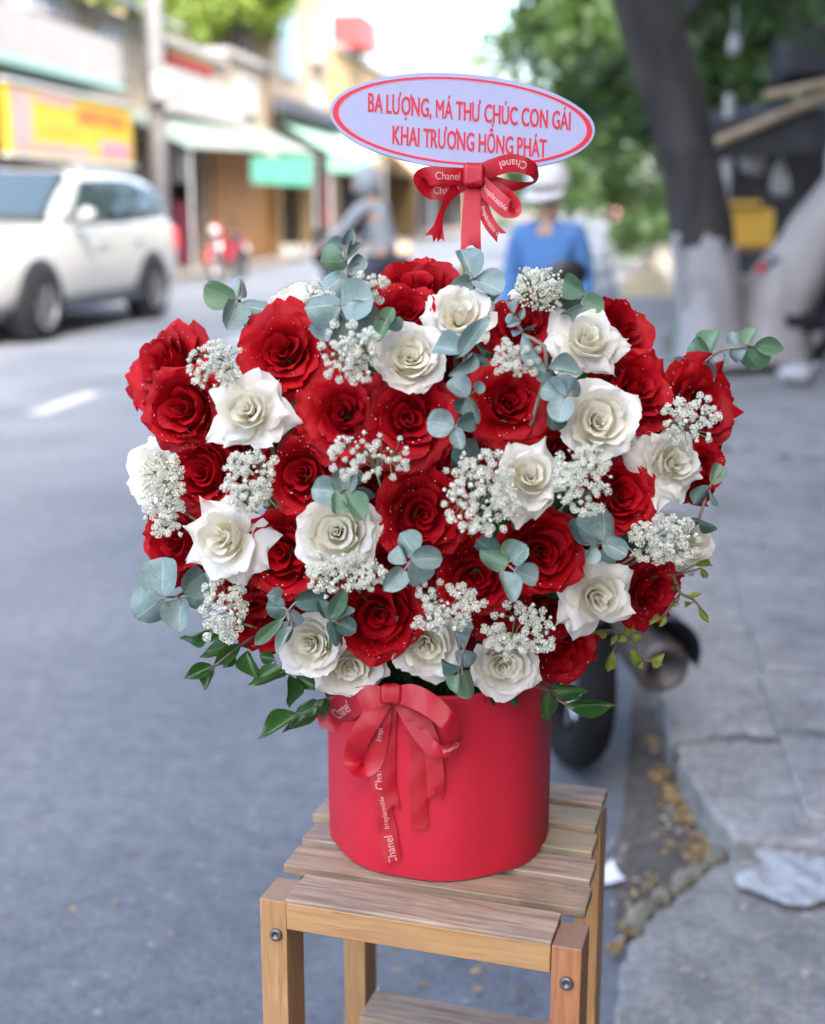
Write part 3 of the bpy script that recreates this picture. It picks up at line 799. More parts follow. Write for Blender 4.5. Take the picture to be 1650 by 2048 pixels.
# house row on the near side of the street, beside and behind the camera: unseen, made tall and dark to shade the near road
nb = empty('building'); tag(nb, 'unseen dark house row behind the right pavement, shaped to shade the near road', 'building')
m_nwall = mat('dark_shade_wall', (0.12, 0.07, 0.055), .7, (0.17, 0.10, 0.075), 3.0, .2, 30)  # wall colour kept dark to cut bounce light from the right
MB().box((6.6, -3.5, 7.0), (7.0, 31, 14.0)).build('wall', m_nwall, nb)
MB().box((6.5, -3.5, 14.1), (7.5, 31.3, .25)).build('cornice', m_nwall, nb)
naw = empty('awning'); tag(naw, 'unseen dark awning added over the right pavement to cut light from the right', 'awning')  # added out of view to block sky light on the bouquet's right
vs = []; fs = []
for i in range(41):
    yv = -6.5 + 9.6 * i / 40
    vs += [(3.08, yv, 3.35), (0.80, yv, 2.60 + (.03 if i % 2 else 0)), (0.80, yv, 2.55 + (.03 if i % 2 else 0)), (3.08, yv, 3.30)]
for i in range(40):
    for k in range(4): fs.append((i * 4 + k, i * 4 + (k + 1) % 4, i * 4 + 4 + (k + 1) % 4, i * 4 + 4 + k))
MB().add(vs, fs).build('corrugated_sheet', m_roofdark, naw)
for yv in (-6.2, -2, 2.2): MB().tube([(3.07, yv, 2.5), (1.0, yv, 2.58)], .025, 6).build('bracket', m_metal, naw)
for k in range(7):
    yc = -16 + 4.2 * k
    w = MB().box((3.09, yc, 6.2), (.1, 1.7, 1.9)).build('window', m_frame, nb)
    MB().box((3.04, yc, 6.2), (.06, 1.5, 1.7)).build('pane', m_win, w)
    MB().box((3.08, yc, 1.35), (.12, 2.6, 2.5)).build('shop_door', m_roofdark, nb)

# yellow banner with unreadable print
m_by = mat('banner_yellow', (0.40, 0.28, 0.01), 0.55, (0.42, 0.33, 0.022), 1.2)
m_bp = mat('banner_pink', (0.38, 0.20, 0.20), 0.55, (0.42, 0.26, 0.25), 1.5)
m_br = mat('banner_red', (0.62, 0.07, 0.03), 0.55)
BX = FX + 1.0
y0, y1 = VX(12, 200, BX)[1], VX(264, 260, BX)[1]
z1, z0 = VX(150, 192, BX)[2], VX(150, 318, BX)[2]
ban = empty('banner'); tag(ban, 'yellow and pink shop banner with red lettering above the white car', 'banner')
MB().box((BX - .05, (y0 + y1) / 2, (z0 + z1) / 2), (.1, y1 - y0, z1 - z0)).build('board', m_by, ban)
MB().box((BX - .04, (y0 + y1) / 2, z1 + .03), (.16, y1 - y0 + .08, .06)).box((BX - .04, (y0 + y1) / 2, z0 - .03), (.16, y1 - y0 + .08, .06)).build('frame', m_frame, ban)
def bpanel(u0, u1, v0, v1, m, name, e=.012):
    ya, yb = y0 + (y1 - y0) * u0, y0 + (y1 - y0) * u1; za, zb = z0 + (z1 - z0) * v0, z0 + (z1 - z0) * v1
    MB().box((BX + e / 2, (ya + yb) / 2, (za + zb) / 2), (e, yb - ya, zb - za)).build(name, m, ban)
bpanel(.03, .16, .04, .92, m_bp, 'pink_panel'); bpanel(.20, .48, .80, .93, m_bp, 'pink_panel'); bpanel(.18, .60, .05, .2, m_bp, 'pink_panel'); bpanel(.68, .97, .06, .36, m_bp, 'pink_panel')
tr = random.Random(4)
for (u0, u1, v0, v1, m) in [(.52, .97, .60, .84, m_br), (.20, .48, .38, .58, mat('banner_orange', (0.72, 0.30, 0.04), .55)), (.72, .94, .12, .30, mat('banner_rose', (0.75, 0.14, 0.22), .55))]:
    mb = MB(); u = u0        # rows of upright strokes and crossbars: print blurred past reading
    while u < u1 - .02:
        ya = y0 + (y1 - y0) * u; wd = (y1 - y0) * .016; za, zb = z0 + (z1 - z0) * v0, z0 + (z1 - z0) * v1
        mb.box((BX + .012, ya, (za + zb) / 2), (.012, wd, zb - za))
        if tr.random() < .75: mb.box((BX + .0125, ya + wd * 1.2, [za + wd / 2, (za + zb) / 2, zb - wd / 2][tr.randrange(3)]), (.0122, wd * 1.4, wd))
        u += .036
    mb.build('lettering', m, ban)

# long sheet awning and the two mint valances
def sheet(label, pts, thick, m, cat='awning', ribs=18):
    r = empty('awning'); tag(r, label, cat)
    a, bq, c, d = [np.array(q, float) for q in pts]     # a-b lower edge, d-c upper edge
    mb = MB(); n = ribs * 2 + 1; vs = []; fs = []
    for i in range(n):
        t = i / (n - 1); up = 0.03 if i % 2 else 0.0
        lo = a + (bq - a) * t; hi = d + (c - d) * t
        for q in (lo, hi): vs += [q + [0, 0, up], q + [0, 0, up - thick]]
    for i in range(n - 1):
        k = i * 4; j = k + 4
        fs += [(k, j, j + 2, k + 2), (k + 1, k + 3, j + 3, j + 1), (k, k + 1, j + 1, j), (k + 2, j + 2, j + 3, k + 3)]
    mb.add(vs, fs).build('corrugated_sheet', m, r)
    return r
aw = sheet('long pale green corrugated awning with a mint canvas end', [(-8.0, 26.0, 2.56), (-8.0, 38.2, 2.93), (-9.9, 38.2, 3.75), (-9.9, 26.0, 3.45)], .03, m_sheetgreen)
va = [VX(502, 314, -7.97), VX(624, 312, -7.97), VX(622, 372, -7.97), VX(502, 366, -7.97)]
mb = MB(); nn = 14
for i in range(nn):
    t0, t1 = i / nn, (i + 1) / nn
    a = va[0] + (va[1] - va[0]) * t0; c = va[0] + (va[1] - va[0]) * t1; dd = va[3] + (va[2] - va[3]) * t0; e = va[3] + (va[2] - va[3]) * t1
    o_ = np.array([-.05 if i % 2 else 0, 0, 0]); o2 = np.array([0 if i % 2 else -.05, 0, 0])
    mb.add([a + o_, c + o2, e + o2, dd + o_], [(0, 1, 2, 3)])
mb.build('valance', m_mint, aw)
MB().tube([(-8.06, 38.1, 0.1), (-8.06, 38.1, 2.9)], .04).build('post', m_metal, aw)
MB().tube([(-8.06, 26.2, 0.1), (-8.06, 26.2, 2.55)], .04).build('post', m_metal, aw)
aw2 = sheet('smaller pale mint awning beyond the long awning', [(-7.9, 39.6, 3.0), (-7.9, 50.0, 3.1), (-9.6, 50.0, 4.1), (-9.6, 39.6, 4.0)], .03, mat('pale_mint_sheet', (0.18, 0.30, 0.24), 0.6, (0.21, 0.32, 0.26), 2))
v2 = [VX(655, 312, -7.87), VX(744, 316, -7.87), VX(744, 346, -7.87), VX(655, 344, -7.87)]
MB().add(v2, [(0, 1, 2, 3)]).add([q - np.array([.03, 0, 0]) for q in v2], [(3, 2, 1, 0)]).build('valance', mat('light_mint', (0.24, 0.44, 0.31), 0.7), aw2)
MB().tube([(-7.95, 49.8, .1), (-7.95, 49.8, 3.1)], .05).build('post', m_metal, aw2)
MB().tube([(-7.95, 39.8, .1), (-7.95, 39.8, 3.0)], .05).build('post', m_metal, aw2)
aw3 = sheet('beige canvas awning over the distant shops', [(-7.2, 58.0, 2.4), (-5.9, 70.0, 2.3), (-8.9, 70.0, 4.0), (-9.2, 58.0, 4.1)], .03, m_beige)
MB().tube([(-7.2, 58.2, .1), (-7.2, 58.2, 2.4)], .05).build('post', m_metal, aw3)
MB().tube([(-6.0, 69.8, .1), (-6.0, 69.8, 2.3)], .05).build('post', m_metal, aw3)
b = MB(); b.box((-9.3, 44.0, 4.35), (.5, 9.5, .42))
tag(b.build('roof_fascia', m_roofdark, bevel=.02), 'dark grey sheet fascia above the green awnings', 'fascia')
# shop front fittings
ds = empty('plank_door'); tag(ds, 'orange brown wooden plank door under the long awning', 'door')
ya, yb = VX(425, 450, FX + .3)[1], VX(548, 450, FX + .3)[1]
for k in range(8):
    w = (yb - ya) / 8
    MB().box((FX + .3, ya + w * (k + .5), 1.5), (.08, w - .03, 2.76)).build('plank', m_wooddoor, ds)
MB().box((FX + .36, (ya + yb) / 2, .6), (.05, yb - ya, .14)).box((FX + .36, (ya + yb) / 2, 2.3), (.05, yb - ya, .14)).build('ledge', m_wooddoor, ds)
def pillar(px, m, lab, w=.35, zt=2.7, X=FX + .5):
    y = VX(px, 450, X)[1]
    r = empty('pillar'); tag(r, lab, 'pillar')
    MB().box((X, y, zt / 2 + .06), (w, w, zt)).build('shaft', m, r, bevel=.02)
    MB().box((X, y, .22), (w + .12, w + .12, .2)).build('plinth', m, r, bevel=.02)
pillar(403, m_cream, 'cream pillar between the dark shop and the plank door')
pillar(552, m_yel, 'yellow pillar beside the plank door, on its far side', .3)
pillar(612, m_yel, 'slim yellow pillar under the mint canvas end', .3)
pillar(300, m_greyw, 'grey pillar behind the white car', .4)
for k, (px, py, lab) in enumerate([(345, 330, 'white air conditioner box on the wall beside the lamp pole')]):
    q = VX(px, py, FX + .35)
    r = empty('air_conditioner'); tag(r, lab, 'air conditioner')
    MB().box(q, (.4, 1.0, .75)).build('case', m_pale, r, bevel=.03)
    MB().lathe([(0, .0), (.26, 0), (.28, .03), (0, .03)], 20, Matrix.Rotation(math.pi / 2, 3, 'Y'), q + np.array([.2, -.15, 0])).build('fan_grille', m_frame, r)
# clutter in front of the shops
m_blue = mat('blue_plastic', (0.12, 0.25, 0.5), .5); m_maroon = mat('maroon_shutter', (0.28, 0.03, 0.06), .6, (.22, .03, .05), 4)
r = empty('shutter'); tag(r, 'maroon roller shutter in the dark shop beside the cream pillar', 'shutter')
y_ = VX(372, 450, FX + .3)[1]
for k in range(7): MB().box((FX + .25, y_, .25 + k * .2), (.06, 1.5, .18)).build('shutter_slat', m_maroon, r, bevel=.02)
r = empty('shutter'); tag(r, 'red cloth hanging in the dark shop under the mint valance', 'cloth')
r.name = 'hanging_cloth'
q = VX(655, 400, -9.2)
n = 12; vs = []; fs = []
for i in range(n):
    for j in range(6):
        vs.append((q[0] + .06 * math.sin(i * 1.4) * (j / 5), q[1] - .8 + 1.6 * i / (n - 1), 2.6 - 1.7 * j / 5))
for i in range(n - 1):
    for j in range(5): fs.append((i * 6 + j, (i + 1) * 6 + j, (i + 1) * 6 + j + 1, i * 6 + j + 1))
MB().add(vs, fs).build('drape', m_redpaint, r, smooth=True)
MB().tube([(q[0], q[1] - .9, 2.62), (q[0], q[1] + .9, 2.62)], .02).build('rail', m_metal, r)
def crate(px, py, m, lab, s=(.6, .45, .35)):
    q = G(px, py, .12)
    r = empty('crate', tuple(q)); tag(r, lab, 'crate')
    mb = MB(); w, d, h = s
    for k in range(3):
        z = h * (k + .5) / 3
        mb.box((0, -d / 2, z), (w, .03, h / 3 - .03)).box((0, d / 2, z), (w, .03, h / 3 - .03)).box((-w / 2, 0, z), (.03, d - .04, h / 3 - .03)).box((w / 2, 0, z), (.03, d - .04, h / 3 - .03))
    mb.build('side', m, r)
    MB().box((0, 0, .02), (w - .04, d - .04, .03)).build('bottom', m, r)
    for sx in (-1, 1):
        for sy in (-1, 1): MB().box((sx * (w / 2 - .01), sy * (d / 2 - .01), h / 2), (.05, .05, h)).build('corner_post', m, r)
crate(585, 515, m_pale, 'white crate standing at the foot of the yellow pillar')
crate(800, 512, mat('tan_crate', (.5, .36, .24), .7), 'tan crate on the far pavement before the beige awning')
crate(770, 505, m_blue, 'blue crate on the far pavement before the beige awning')

# lamp pole
lp = empty('lamp_pole'); tag(lp, 'grey concrete utility pole standing behind the white car', 'pole')
q = VX(318, 330, -8.35)
MB().tube([(q[0], q[1], .1), (q[0], q[1], 4.5), (q[0], q[1], 9.5)], [.2, .165, .12], 14).build('shaft', mat('pole_concrete', (.15, .148, .15), .8, (.19, .187, .187), 3), lp, smooth=True)
MB().box((q[0], q[1], 8.4), (1.6, .1, .1)).build('crossarm', m_metal, lp)
MB().box((q[0] + .2, q[1] - .25, 3.6), (.34, .24, .5)).build('meter_box', m_metal, lp, bevel=.02)
for k, dz in enumerate((0, .12, .3)):
    pass

# ================================================================== TREES
m_bark = mat('bark', (0.016, 0.0145, 0.015), 0.9, (0.042, 0.038, 0.037), 6.0, 0.9, 14, stretch=(1, 1, .3))
m_limewash = mat('limewash', (0.30, 0.29, 0.295), 0.85, (0.17, 0.16, 0.16), 3.5, 0.5, 18, contrast=(.45, .75))
m_greybark = mat('pale_bark', (0.20, 0.185, 0.18), 0.9, (0.34, 0.32, 0.305), 3.0, 0.6, 14, stretch=(1, 1, .4))
def foliage_mat(name, a, c, t):
    return mat(name, a, 0.55, c, 0.9, transl=(t, 0.35), detail=5.0, contrast=(.38, .62))
m_fol_dark = foliage_mat('dark_foliage', (0.022, 0.048, 0.018), (0.055, 0.10, 0.03), (0.09, 0.17, 0.03))
m_fol_mid = foliage_mat('mid_foliage', (0.038, 0.075, 0.024), (0.085, 0.145, 0.038), (0.14, 0.24, 0.045))
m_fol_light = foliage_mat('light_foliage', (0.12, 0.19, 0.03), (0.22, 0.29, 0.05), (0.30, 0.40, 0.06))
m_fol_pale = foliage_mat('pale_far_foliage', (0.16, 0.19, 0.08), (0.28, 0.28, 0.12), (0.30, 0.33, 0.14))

def crown_mesh(clumps, n, size, seed):
    """leaves spread through clumps (centre, radius): dense rims, gaps between the clumps"""
    r = np.random.RandomState(seed)
    vol = np.array([c[3] ** 2 for c in clumps]); cnt = np.maximum((vol / vol.sum() * n).astype(int), 8)
    V = []
    for (cx, cy, cz, R), k in zip(clumps, cnt):
        sub = r.normal(size=(max(3, k // 45), 3)); sub /= np.linalg.norm(sub, axis=1)[:, None]
        sub *= (R * (0.55 + 0.5 * r.rand(len(sub))))[:, None]
        sub[:, 2] *= .75
        pick = r.randint(0, len(sub), k)
        p = np.array([cx, cy, cz]) + sub[pick] + r.normal(scale=R * .2, size=(k, 3))
        ax = r.normal(size=(k, 3)); ax[:, 2] -= .4; ax /= np.linalg.norm(ax, axis=1)[:, None]
        bx = np.cross(ax, r.normal(size=(k, 3))); bx /= np.linalg.norm(bx, axis=1)[:, None]
        nz = np.cross(ax, bx)
        s = size * (0.6 + .8 * r.rand(k))[:, None]
        V.append(np.stack([p - ax * s, p - bx * s * .42 + nz * s * .12, p + ax * s, p + bx * s * .42 + nz * s * .12], 1))
    V = np.concatenate(V).reshape(-1, 3)
    F = np.arange(len(V)).reshape(-1, 4)
    me = bpy.data.meshes.new('crown')
    me.vertices.add(len(V)); me.vertices.foreach_set('co', V.ravel())
    me.loops.add(len(V)); me.loops.foreach_set('vertex_index', F.ravel())
    me.polygons.add(len(F)); me.polygons.foreach_set('loop_start', np.arange(0, len(V), 4)); me.polygons.foreach_set('loop_total', np.full(len(F), 4))
    me.update(); me.validate()
    return me

def tree(label, trunk, rad, limbs, clumps, n, size, fol, bark, seed, group=None, painted=None):
    r = empty('tree', tuple(trunk[0])); r.location = (0, 0, 0)
    tag(r, label, 'tree', group)
    tp = catmull(trunk, 14); rr = np.interp(np.linspace(0, 1, 14), np.linspace(0, 1, len(rad)), rad)
    rr = rr * (1 + .06 * np.sin(np.arange(14) * 1.9 + seed)); rr[0] *= 1.22; rr[1] *= 1.06
    fine = catmull(tp, 60); fr_r = np.interp(np.linspace(0, 1, 60), np.linspace(0, 1, 14), rr)
    def rough(pts, rads, extra):
        m_ = MB().tube(pts, rads, 26)
        vs = np.array(m_.v); ctr = np.repeat(np.array(pts), 26, 0); k_ = np.tile(np.arange(26), len(pts)); h_ = vs[:, 2]
        f_ = 1 + .035 * np.sin(k_ * 1.7 + 2.3 * h_ + seed) + .03 * np.sin(k_ * 3.1 - 5.1 * h_) + .018 * np.sin(k_ * 6.3 + 13 * h_ + 1.3 * seed)
        vs = ctr + (vs - ctr) * (f_ * extra)[:, None]; m_.v = [tuple(q) for q in vs]
        return m_
    rough(fine, fr_r, 1.0).build('trunk', bark, r, smooth=True)
    if painted:
        k = [i for i in range(60) if fine[i][2] <= painted]
        m_ = rough(fine[k], fr_r[k], 1.025)
        vs = np.array(m_.v); lim_ = painted - .10 + .07 * np.sin(np.tile(np.arange(26), len(k)) * 1.1) + .04 * np.sin(np.tile(np.arange(26), len(k)) * 2.9)
        vs[:, 2] = np.minimum(vs[:, 2], lim_)        # brushed on: the band ends at an uneven height
        m_.v = [tuple(q) for q in vs]; m_.f = [f for f in m_.f if len(f) == 4]
        m_.build('limewash_band', m_limewash, r, smooth=True)
    for (a, c, r0) in limbs:
        a = np.array(a, float); c = np.array(c, float); m = (a + c) / 2 + np.array([0, 0, .15 * np.linalg.norm(c - a)])
        MB().tube(catmull([a, m, c], 7), np.linspace(r0, r0 * .3, 7), 8).build('limb', bark, r, smooth=True)
    if clumps:
        put('crown', crown_mesh(clumps, n, size, seed), fol, r)
    return r

# dark street tree with the limewashed foot
base = G(1428, 748, ZP)
dT = (base - CAM) @ FW
tp = [base, P(1408, 520, dT), P(1375, 300, dT - .1), P(1318, 100, dT - .2), P(1272, -60, dT - .3), P(1235, -330, dT - .5), P(1225, -560, dT - .6)]
t1 = tree('dark leaning street tree with limewashed foot on the pavement', tp, [.27, .235, .23, .235, .235, .21, .17],
     [(tp[4], (-1.9, 10.2, 6.3), .13), (tp[5], (2.6, 11.5, 6.9), .13), (tp[5], (.6, 8.3, 7.2), .12), (tp[6], (-.4, 13.5, 7.8), .12), (tp[3], tuple(P(1480, -40, dT)), .09)],
     [(-1.6, 10.6, 6.9, 1.5), (2.8, 11.4, 7.0, 1.7), (.7, 8.2, 7.4, 1.6), (-.3, 13.4, 8.0, 1.8), (1.6, 13.0, 6.9, 1.3), (3.6, 8.6, 7.0, 1.5), tuple(P(1520, -60, dT)) + (.8,), (2.2, 5.6, 7.1, 1.4)], 5200, .14, m_fol_dark, m_bark, 3, painted=1.22)
# pale leaning trunk beside it
bl = G(1520, 742, ZP); dL = (bl - CAM) @ FW
lt = [bl, P(1555, 610, dL), P(1620, 505, dL), P(1720, 370, dL - .1), P(1840, 190, dL - .2), P(1900, 0, dL - .2)]
tree('pale thick trunk leaning away from the dark street tree', lt, [.36, .30, .28, .26, .22, .18], [(lt[4], (4.2, 12.6, 5.2), .12), (lt[5], (2.9, 13.8, 5.8), .1)],
     [(4.2, 12.6, 5.6, 1.2), (3.0, 13.6, 5.9, 1.2), (3.9, 11.2, 5.3, 1.0)], 1500, .13, m_fol_dark, m_greybark, 8)
rt_ = [P(1490, 720, dL - .1), P(1530, 655, dL - .1), P(1600, 585, dL - .15), P(1690, 500, dL - .2)]
# avenue trees behind, on the right pavement
gt = 'trees lining the pavement beyond the dark street tree'
def avenue(x, y, h, R, n, fol, seed, lab, lean=-.6, low=False):
    q = random.Random(seed)
    top = (x + lean, y + q.uniform(-.5, .5), h)
    cl = []
    for k in range(9):
        a = q.uniform(0, 6.28); d = R * q.uniform(.3, .95)
        cl.append((top[0] + d * math.cos(a), top[1] + d * math.sin(a), h + q.uniform(-.45, .5) * R, R * q.uniform(.38, .55)))
    if low:
        for k in range(6):
            a = q.uniform(0, 6.28)
            cl.append((top[0] + R * .9 * math.cos(a), top[1] + R * .9 * math.sin(a), h - R * q.uniform(.6, 1.1), R * q.uniform(.3, .42)))
    limbs = [((x + lean * .5, y, h * .55), c[:3], .09) for c in cl[:5]]
    tree(lab, [(x, y, ZP), (x + lean * .2, y, h * .33), (x + lean * .6, y, h * .66), top], [.2, .17, .14, .08], limbs, cl, n, .17, fol, m_bark, seed, None)
avenue(2.6, 19.5, 4.6, 2.3, 3600, m_fol_dark, 41, 'dark bushy tree behind the market stall', -.3, True)
avenue(1.9, 26.5, 5.2, 2.8, 5200, m_fol_mid, 42, 'broad mid green tree overhanging the road beyond the stall', -.7, True)
avenue(2.4, 38.0, 5.4, 3.4, 4200, m_fol_mid, 43, 'large mid green tree beyond the overhanging one', -1.2, True)
avenue(2.9, 54.0, 6.2, 4.2, 4200, m_fol_dark, 44, 'dark round tree far down the pavement', -2.0, True)
avenue(-2.2, 96.0, 5.2, 6.0, 3600, m_fol_mid, 45, 'green tree closing the far end of the street', 0, True)
avenue(5.5, 78.0, 6.5, 6.0, 3000, m_fol_mid, 49, 'green tree far down the pavement behind the dark round tree', 0, True)
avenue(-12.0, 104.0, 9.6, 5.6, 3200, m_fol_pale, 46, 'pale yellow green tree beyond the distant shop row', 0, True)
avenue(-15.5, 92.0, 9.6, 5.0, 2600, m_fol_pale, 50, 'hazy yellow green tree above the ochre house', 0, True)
avenue(-10.4, 38.0, 7.3, 2.1, 4600, m_fol_light, 47, 'bright lime green tree above the cream house roof', .4, False)
avenue(-11.2, 31.5, 6.3, 1.0, 1200, m_fol_light, 48, 'small bright green tree above the white parapet', .2, False)
# clipped bushes at the pavement's far edge
for k, (x, y, R) in enumerate([(1.2, 33, .8), (1.4, 36.5, .9), (1.2, 41, .9), (1.7, 46, 1.1)]):
    r = empty('bush'); tag(r, ['small', 'leafy', 'broad', 'tall'][k] + ' green roadside bush on the pavement ' + ['beyond the stall', 'beside the tan sand heap', 'before the large tree', 'below the dark round tree'][k], 'bush')
    put('foliage', crown_mesh([(x, y, R * .8, R), (x + .5, y + .6, R * .7, R * .7), (x - .3, y + .9, R * 1.1, R * .6)], 700, .12, 60 + k), m_fol_mid, r)
    MB().tube([(x, y, ZP), (x, y, R * .8)], [.05, .02], 6).build('stem', m_bark, r)

# ================================================================== MARKET STALL and clutter on the right
m_tarp = mat('dark_tarp', (0.02, 0.022, 0.026), .7, (0.04, 0.042, 0.05), 2.5, .2, 10)
m_bamboo = mat('bamboo', (0.34, 0.25, 0.16), .6, (0.42, 0.33, 0.22), 5)
m_yellowp = mat('yellow_plastic', (0.62, 0.36, 0.03), .5, (.55, .3, .03), 4)
m_black = mat('black_plastic', (0.012, 0.012, 0.016), .42, (.02, .02, .026), 8)
m_white = mat('white_plastic', (0.42, 0.42, 0.44), .5)
st = empty('market_stall'); tag(st, 'dark tarpaulin market stall with pale poles behind the street tree', 'stall')
ys = 15.5
def sx(px, y=ys): return VY(px, 400, y)[0]
def sz(py, y=ys): return VY(1500, py, y)[2]
n = 16; vs = []; fs = []
for i in range(n):
    for j in range(8):
        u = i / (n - 1); v = j / 7
        vs.append((sx(1385) + u * 3.6, ys - .6 + v * 4.2, sz(250) + .45 * v + .08 * math.sin(u * 9) * math.sin(v * 6) + .25 * u))
for i in range(n - 1):
    for j in range(7): fs.append((i * 8 + j, (i + 1) * 8 + j, (i + 1) * 8 + j + 1, i * 8 + j + 1))
MB().add(vs, fs).add([(a, c, d - .03) for a, c, d in vs], [f[::-1] for f in fs]).build('tarp_roof', m_tarp, st, smooth=True)
vs = []; fs = []
for i in range(n):
    for j in range(4):
        u = i / (n - 1); v = j / 3
        vs.append((sx(1385) + u * 3.6, ys - .62 - .06 * math.sin(u * 30) * v, sz(250) + .25 * u + .02 - v * .42))
for i in range(n - 1):
    for j in range(3): fs.append((i * 4 + j, (i + 1) * 4 + j, (i + 1) * 4 + j + 1, i * 4 + j + 1))
MB().add(vs, fs).build('front_flap', m_tarp, st, smooth=True)
MB().box((sx(1385) + 1.9, ys + 3.5, 1.3), (3.6, .05, 2.5)).build('back_sheet', m_tarp, st)
for px in (1640, 1440): MB().tube([(sx(px), ys - .55, ZP), (sx(px), ys - .55, sz(235) + .2)], .055, 8).build('pole', m_metal, st)
MB().tube([(sx(1395), ys - .7, sz(300)), (sx(1660), ys - .75, sz(185))], .05, 8).build('bamboo_pole', m_bamboo, st)
MB().tube([(sx(1500), ys - .8, sz(205)), (sx(1700), ys - .85, sz(165))], .045, 8).build('bamboo_pole', m_bamboo, st)
MB().box((sx(1660), ys + .2, sz(110)), (1.2, 1.6, .5)).build('roof_box', m_tarp, st)
MB().box((sx(1560), ys + 1.0, .55), (1.6, .8, .06)).box((sx(1560) - .7, ys + 1, .28), (.06, .7, .5)).box((sx(1560) + .7, ys + 1, .28), (.06, .7, .5)).build('counter', m_bamboo, st)
for k, (px, py, s, m) in enumerate([(1505, 310, .2, m_white), (1452, 290, .14, m_white), (1560, 360, .16, m_white), (1468, 90, .10, m_white), (1430, 370, .16, m_redpaint)]):
    q = VY(px, py, ys - .1)
    r = empty('hanging_bag', tuple(q)); tag(r, ['large white plastic bag hanging in the stall', 'small white plastic bag hanging by the stall pole', 'white plastic bag hanging low in the stall', 'white plastic bag tied high above the stall roof', 'red plastic bag hanging beside the dark tree trunk'][k], 'bag')
    bb = MB().lathe([(0, -s), (s * .5, -s * .95), (s * .62, -s * .3), (s * .5, s * .5), (s * .3, s * .9), (s * .34, s * 1.1), (0, s * 1.0)], 14)
    bb.v = [(x * (1 + .22 * math.sin(5 * math.atan2(y, x) + 9 * z / s + k)) + .12 * z * math.sin(k * 2), y * .5 * (1 + .2 * math.sin(4 * math.atan2(y, x) - 5 * z / s)), z * (1 + .1 * math.sin(3 * x / s + k))) for x, y, z in bb.v]
    bb.build('bag_body', m, r, smooth=True)
    MB().tube([(0, 0, s), (0, 0, s + .35)], .006, 4).build('string', m_metal, r)
# yellow board on a small stand
yq = G(1500, 640, ZP)
r = empty('handcart', (yq[0], 14.3, ZP)); tag(r, 'yellow painted handcart box standing between the two trunks', 'handcart')
yb_ = VY(1500, 440, 14.3); r.location = (yb_[0], 14.3, ZP)
MB().box((0, 0, 1.08), (.46, .4, .38), taper=.94).build('cart_box', m_yellowp, r, bevel=.02)
MB().box((-.1, -.03, 1.32), (.36, .44, .06)).build('lid', m_yellowp, r, bevel=.015)
MB().box((0, 0, .87), (.52, .44, .05)).build('shelf', mat('brown_wood', (.16, .08, .04), .6), r)
for sx_ in (-1, 1):
    for sy_ in (-1, 1): MB().tube([(sx_ * .2, sy_ * .17, 0), (sx_ * .2, sy_ * .17, .86)], .02, 6).build('leg', m_metal, r)
# white pipe leaning on the trunk and a green bottle at its foot
a, c = G(1372, 742, ZP), P(1352, 470, dT - .45)
o = MB().tube([a, c], .028, 10).build('white_pipe', m_white)
tag(o, 'white plastic pipe leaning against the dark street tree', 'pipe')
q = G(1355, 722, ZP)
r = empty('green_bottle', tuple(q)); tag(r, 'tall green bottle standing at the foot of the street tree', 'bottle')
MB().lathe([(0, 0), (.055, 0), (.06, .02), (.06, .26), (.03, .34), (.024, .42), (.028, .43), (0, .43)], 14).build('bottle_body', mat('green_glass', (.01, .22, .07), .2), r, smooth=True)
MB().lathe([(0, .43), (.026, .43), (.026, .455), (0, .455)], 10).build('cap', m_white, r)
# sand heap and rubble
def heap(px, py, w, h, m, lab, name, cat):
    q = G(px, py, ZP); hr = random.Random(int(px)); vs = []; fs = []; nu, nv = 26, 9
    for j in range(nv):
        t = j / (nv - 1)
        for i in range(nu):
            a = 6.283 * i / nu; rr = w * (1 - t) ** .8 * (1 + .18 * math.sin(3 * a + 1) + .1 * math.sin(7 * a + 2 * t))
            vs.append((q[0] + rr * math.cos(a), q[1] + rr * math.sin(a), q[2] + h * math.sin(t * 1.57) * (1 + .12 * math.sin(5 * a))))
    for j in range(nv - 1):
        for i in range(nu): fs.append((j * nu + i, j * nu + (i + 1) % nu, (j + 1) * nu + (i + 1) % nu, (j + 1) * nu + i))
    o = MB().add(vs, fs).build(name, m, smooth=True); tag(o, lab, cat)
heap(1290, 590, .42, .42, mat('tan_sand', (.50, .38, .22), .95, (.58, .46, .3), 9, .5, 40), 'tan sand heap on the pavement edge beyond the street tree', 'sand_heap', 'sand heap')
heap(1322, 540, .5, .5, mat('pale_rubble', (.46, .40, .30), .95, (.36, .32, .25), 7, .6, 30), 'pale rubble heap on the pavement behind the sand heap', 'rubble_heap', 'rubble heap')
q = G(1592, 775, ZP)
r = empty('plastic_bag', (q[0], q[1], ZP + .035)); tag(r, 'crumpled white plastic bag at the edge of the soil strip', 'bag')
bs = MB().ball((0, 0, .06), (.13, .1, .07), 14, 8)
bs.v = [(x * (1 + .2 * math.sin(9 * y * 10 + z * 40)), y * (1 + .2 * math.sin(x * 60)), max(z + .012 * math.sin(50 * x + 30 * y), 0)) for x, y, z in bs.v]
bs.build('bag_body', m_white, r, smooth=True)
MB().tube([(.08, 0, .09), (.13, .02, .13), (.16, .05, .12)], [.02, .012, .02], 6).build('knot', m_white, r)

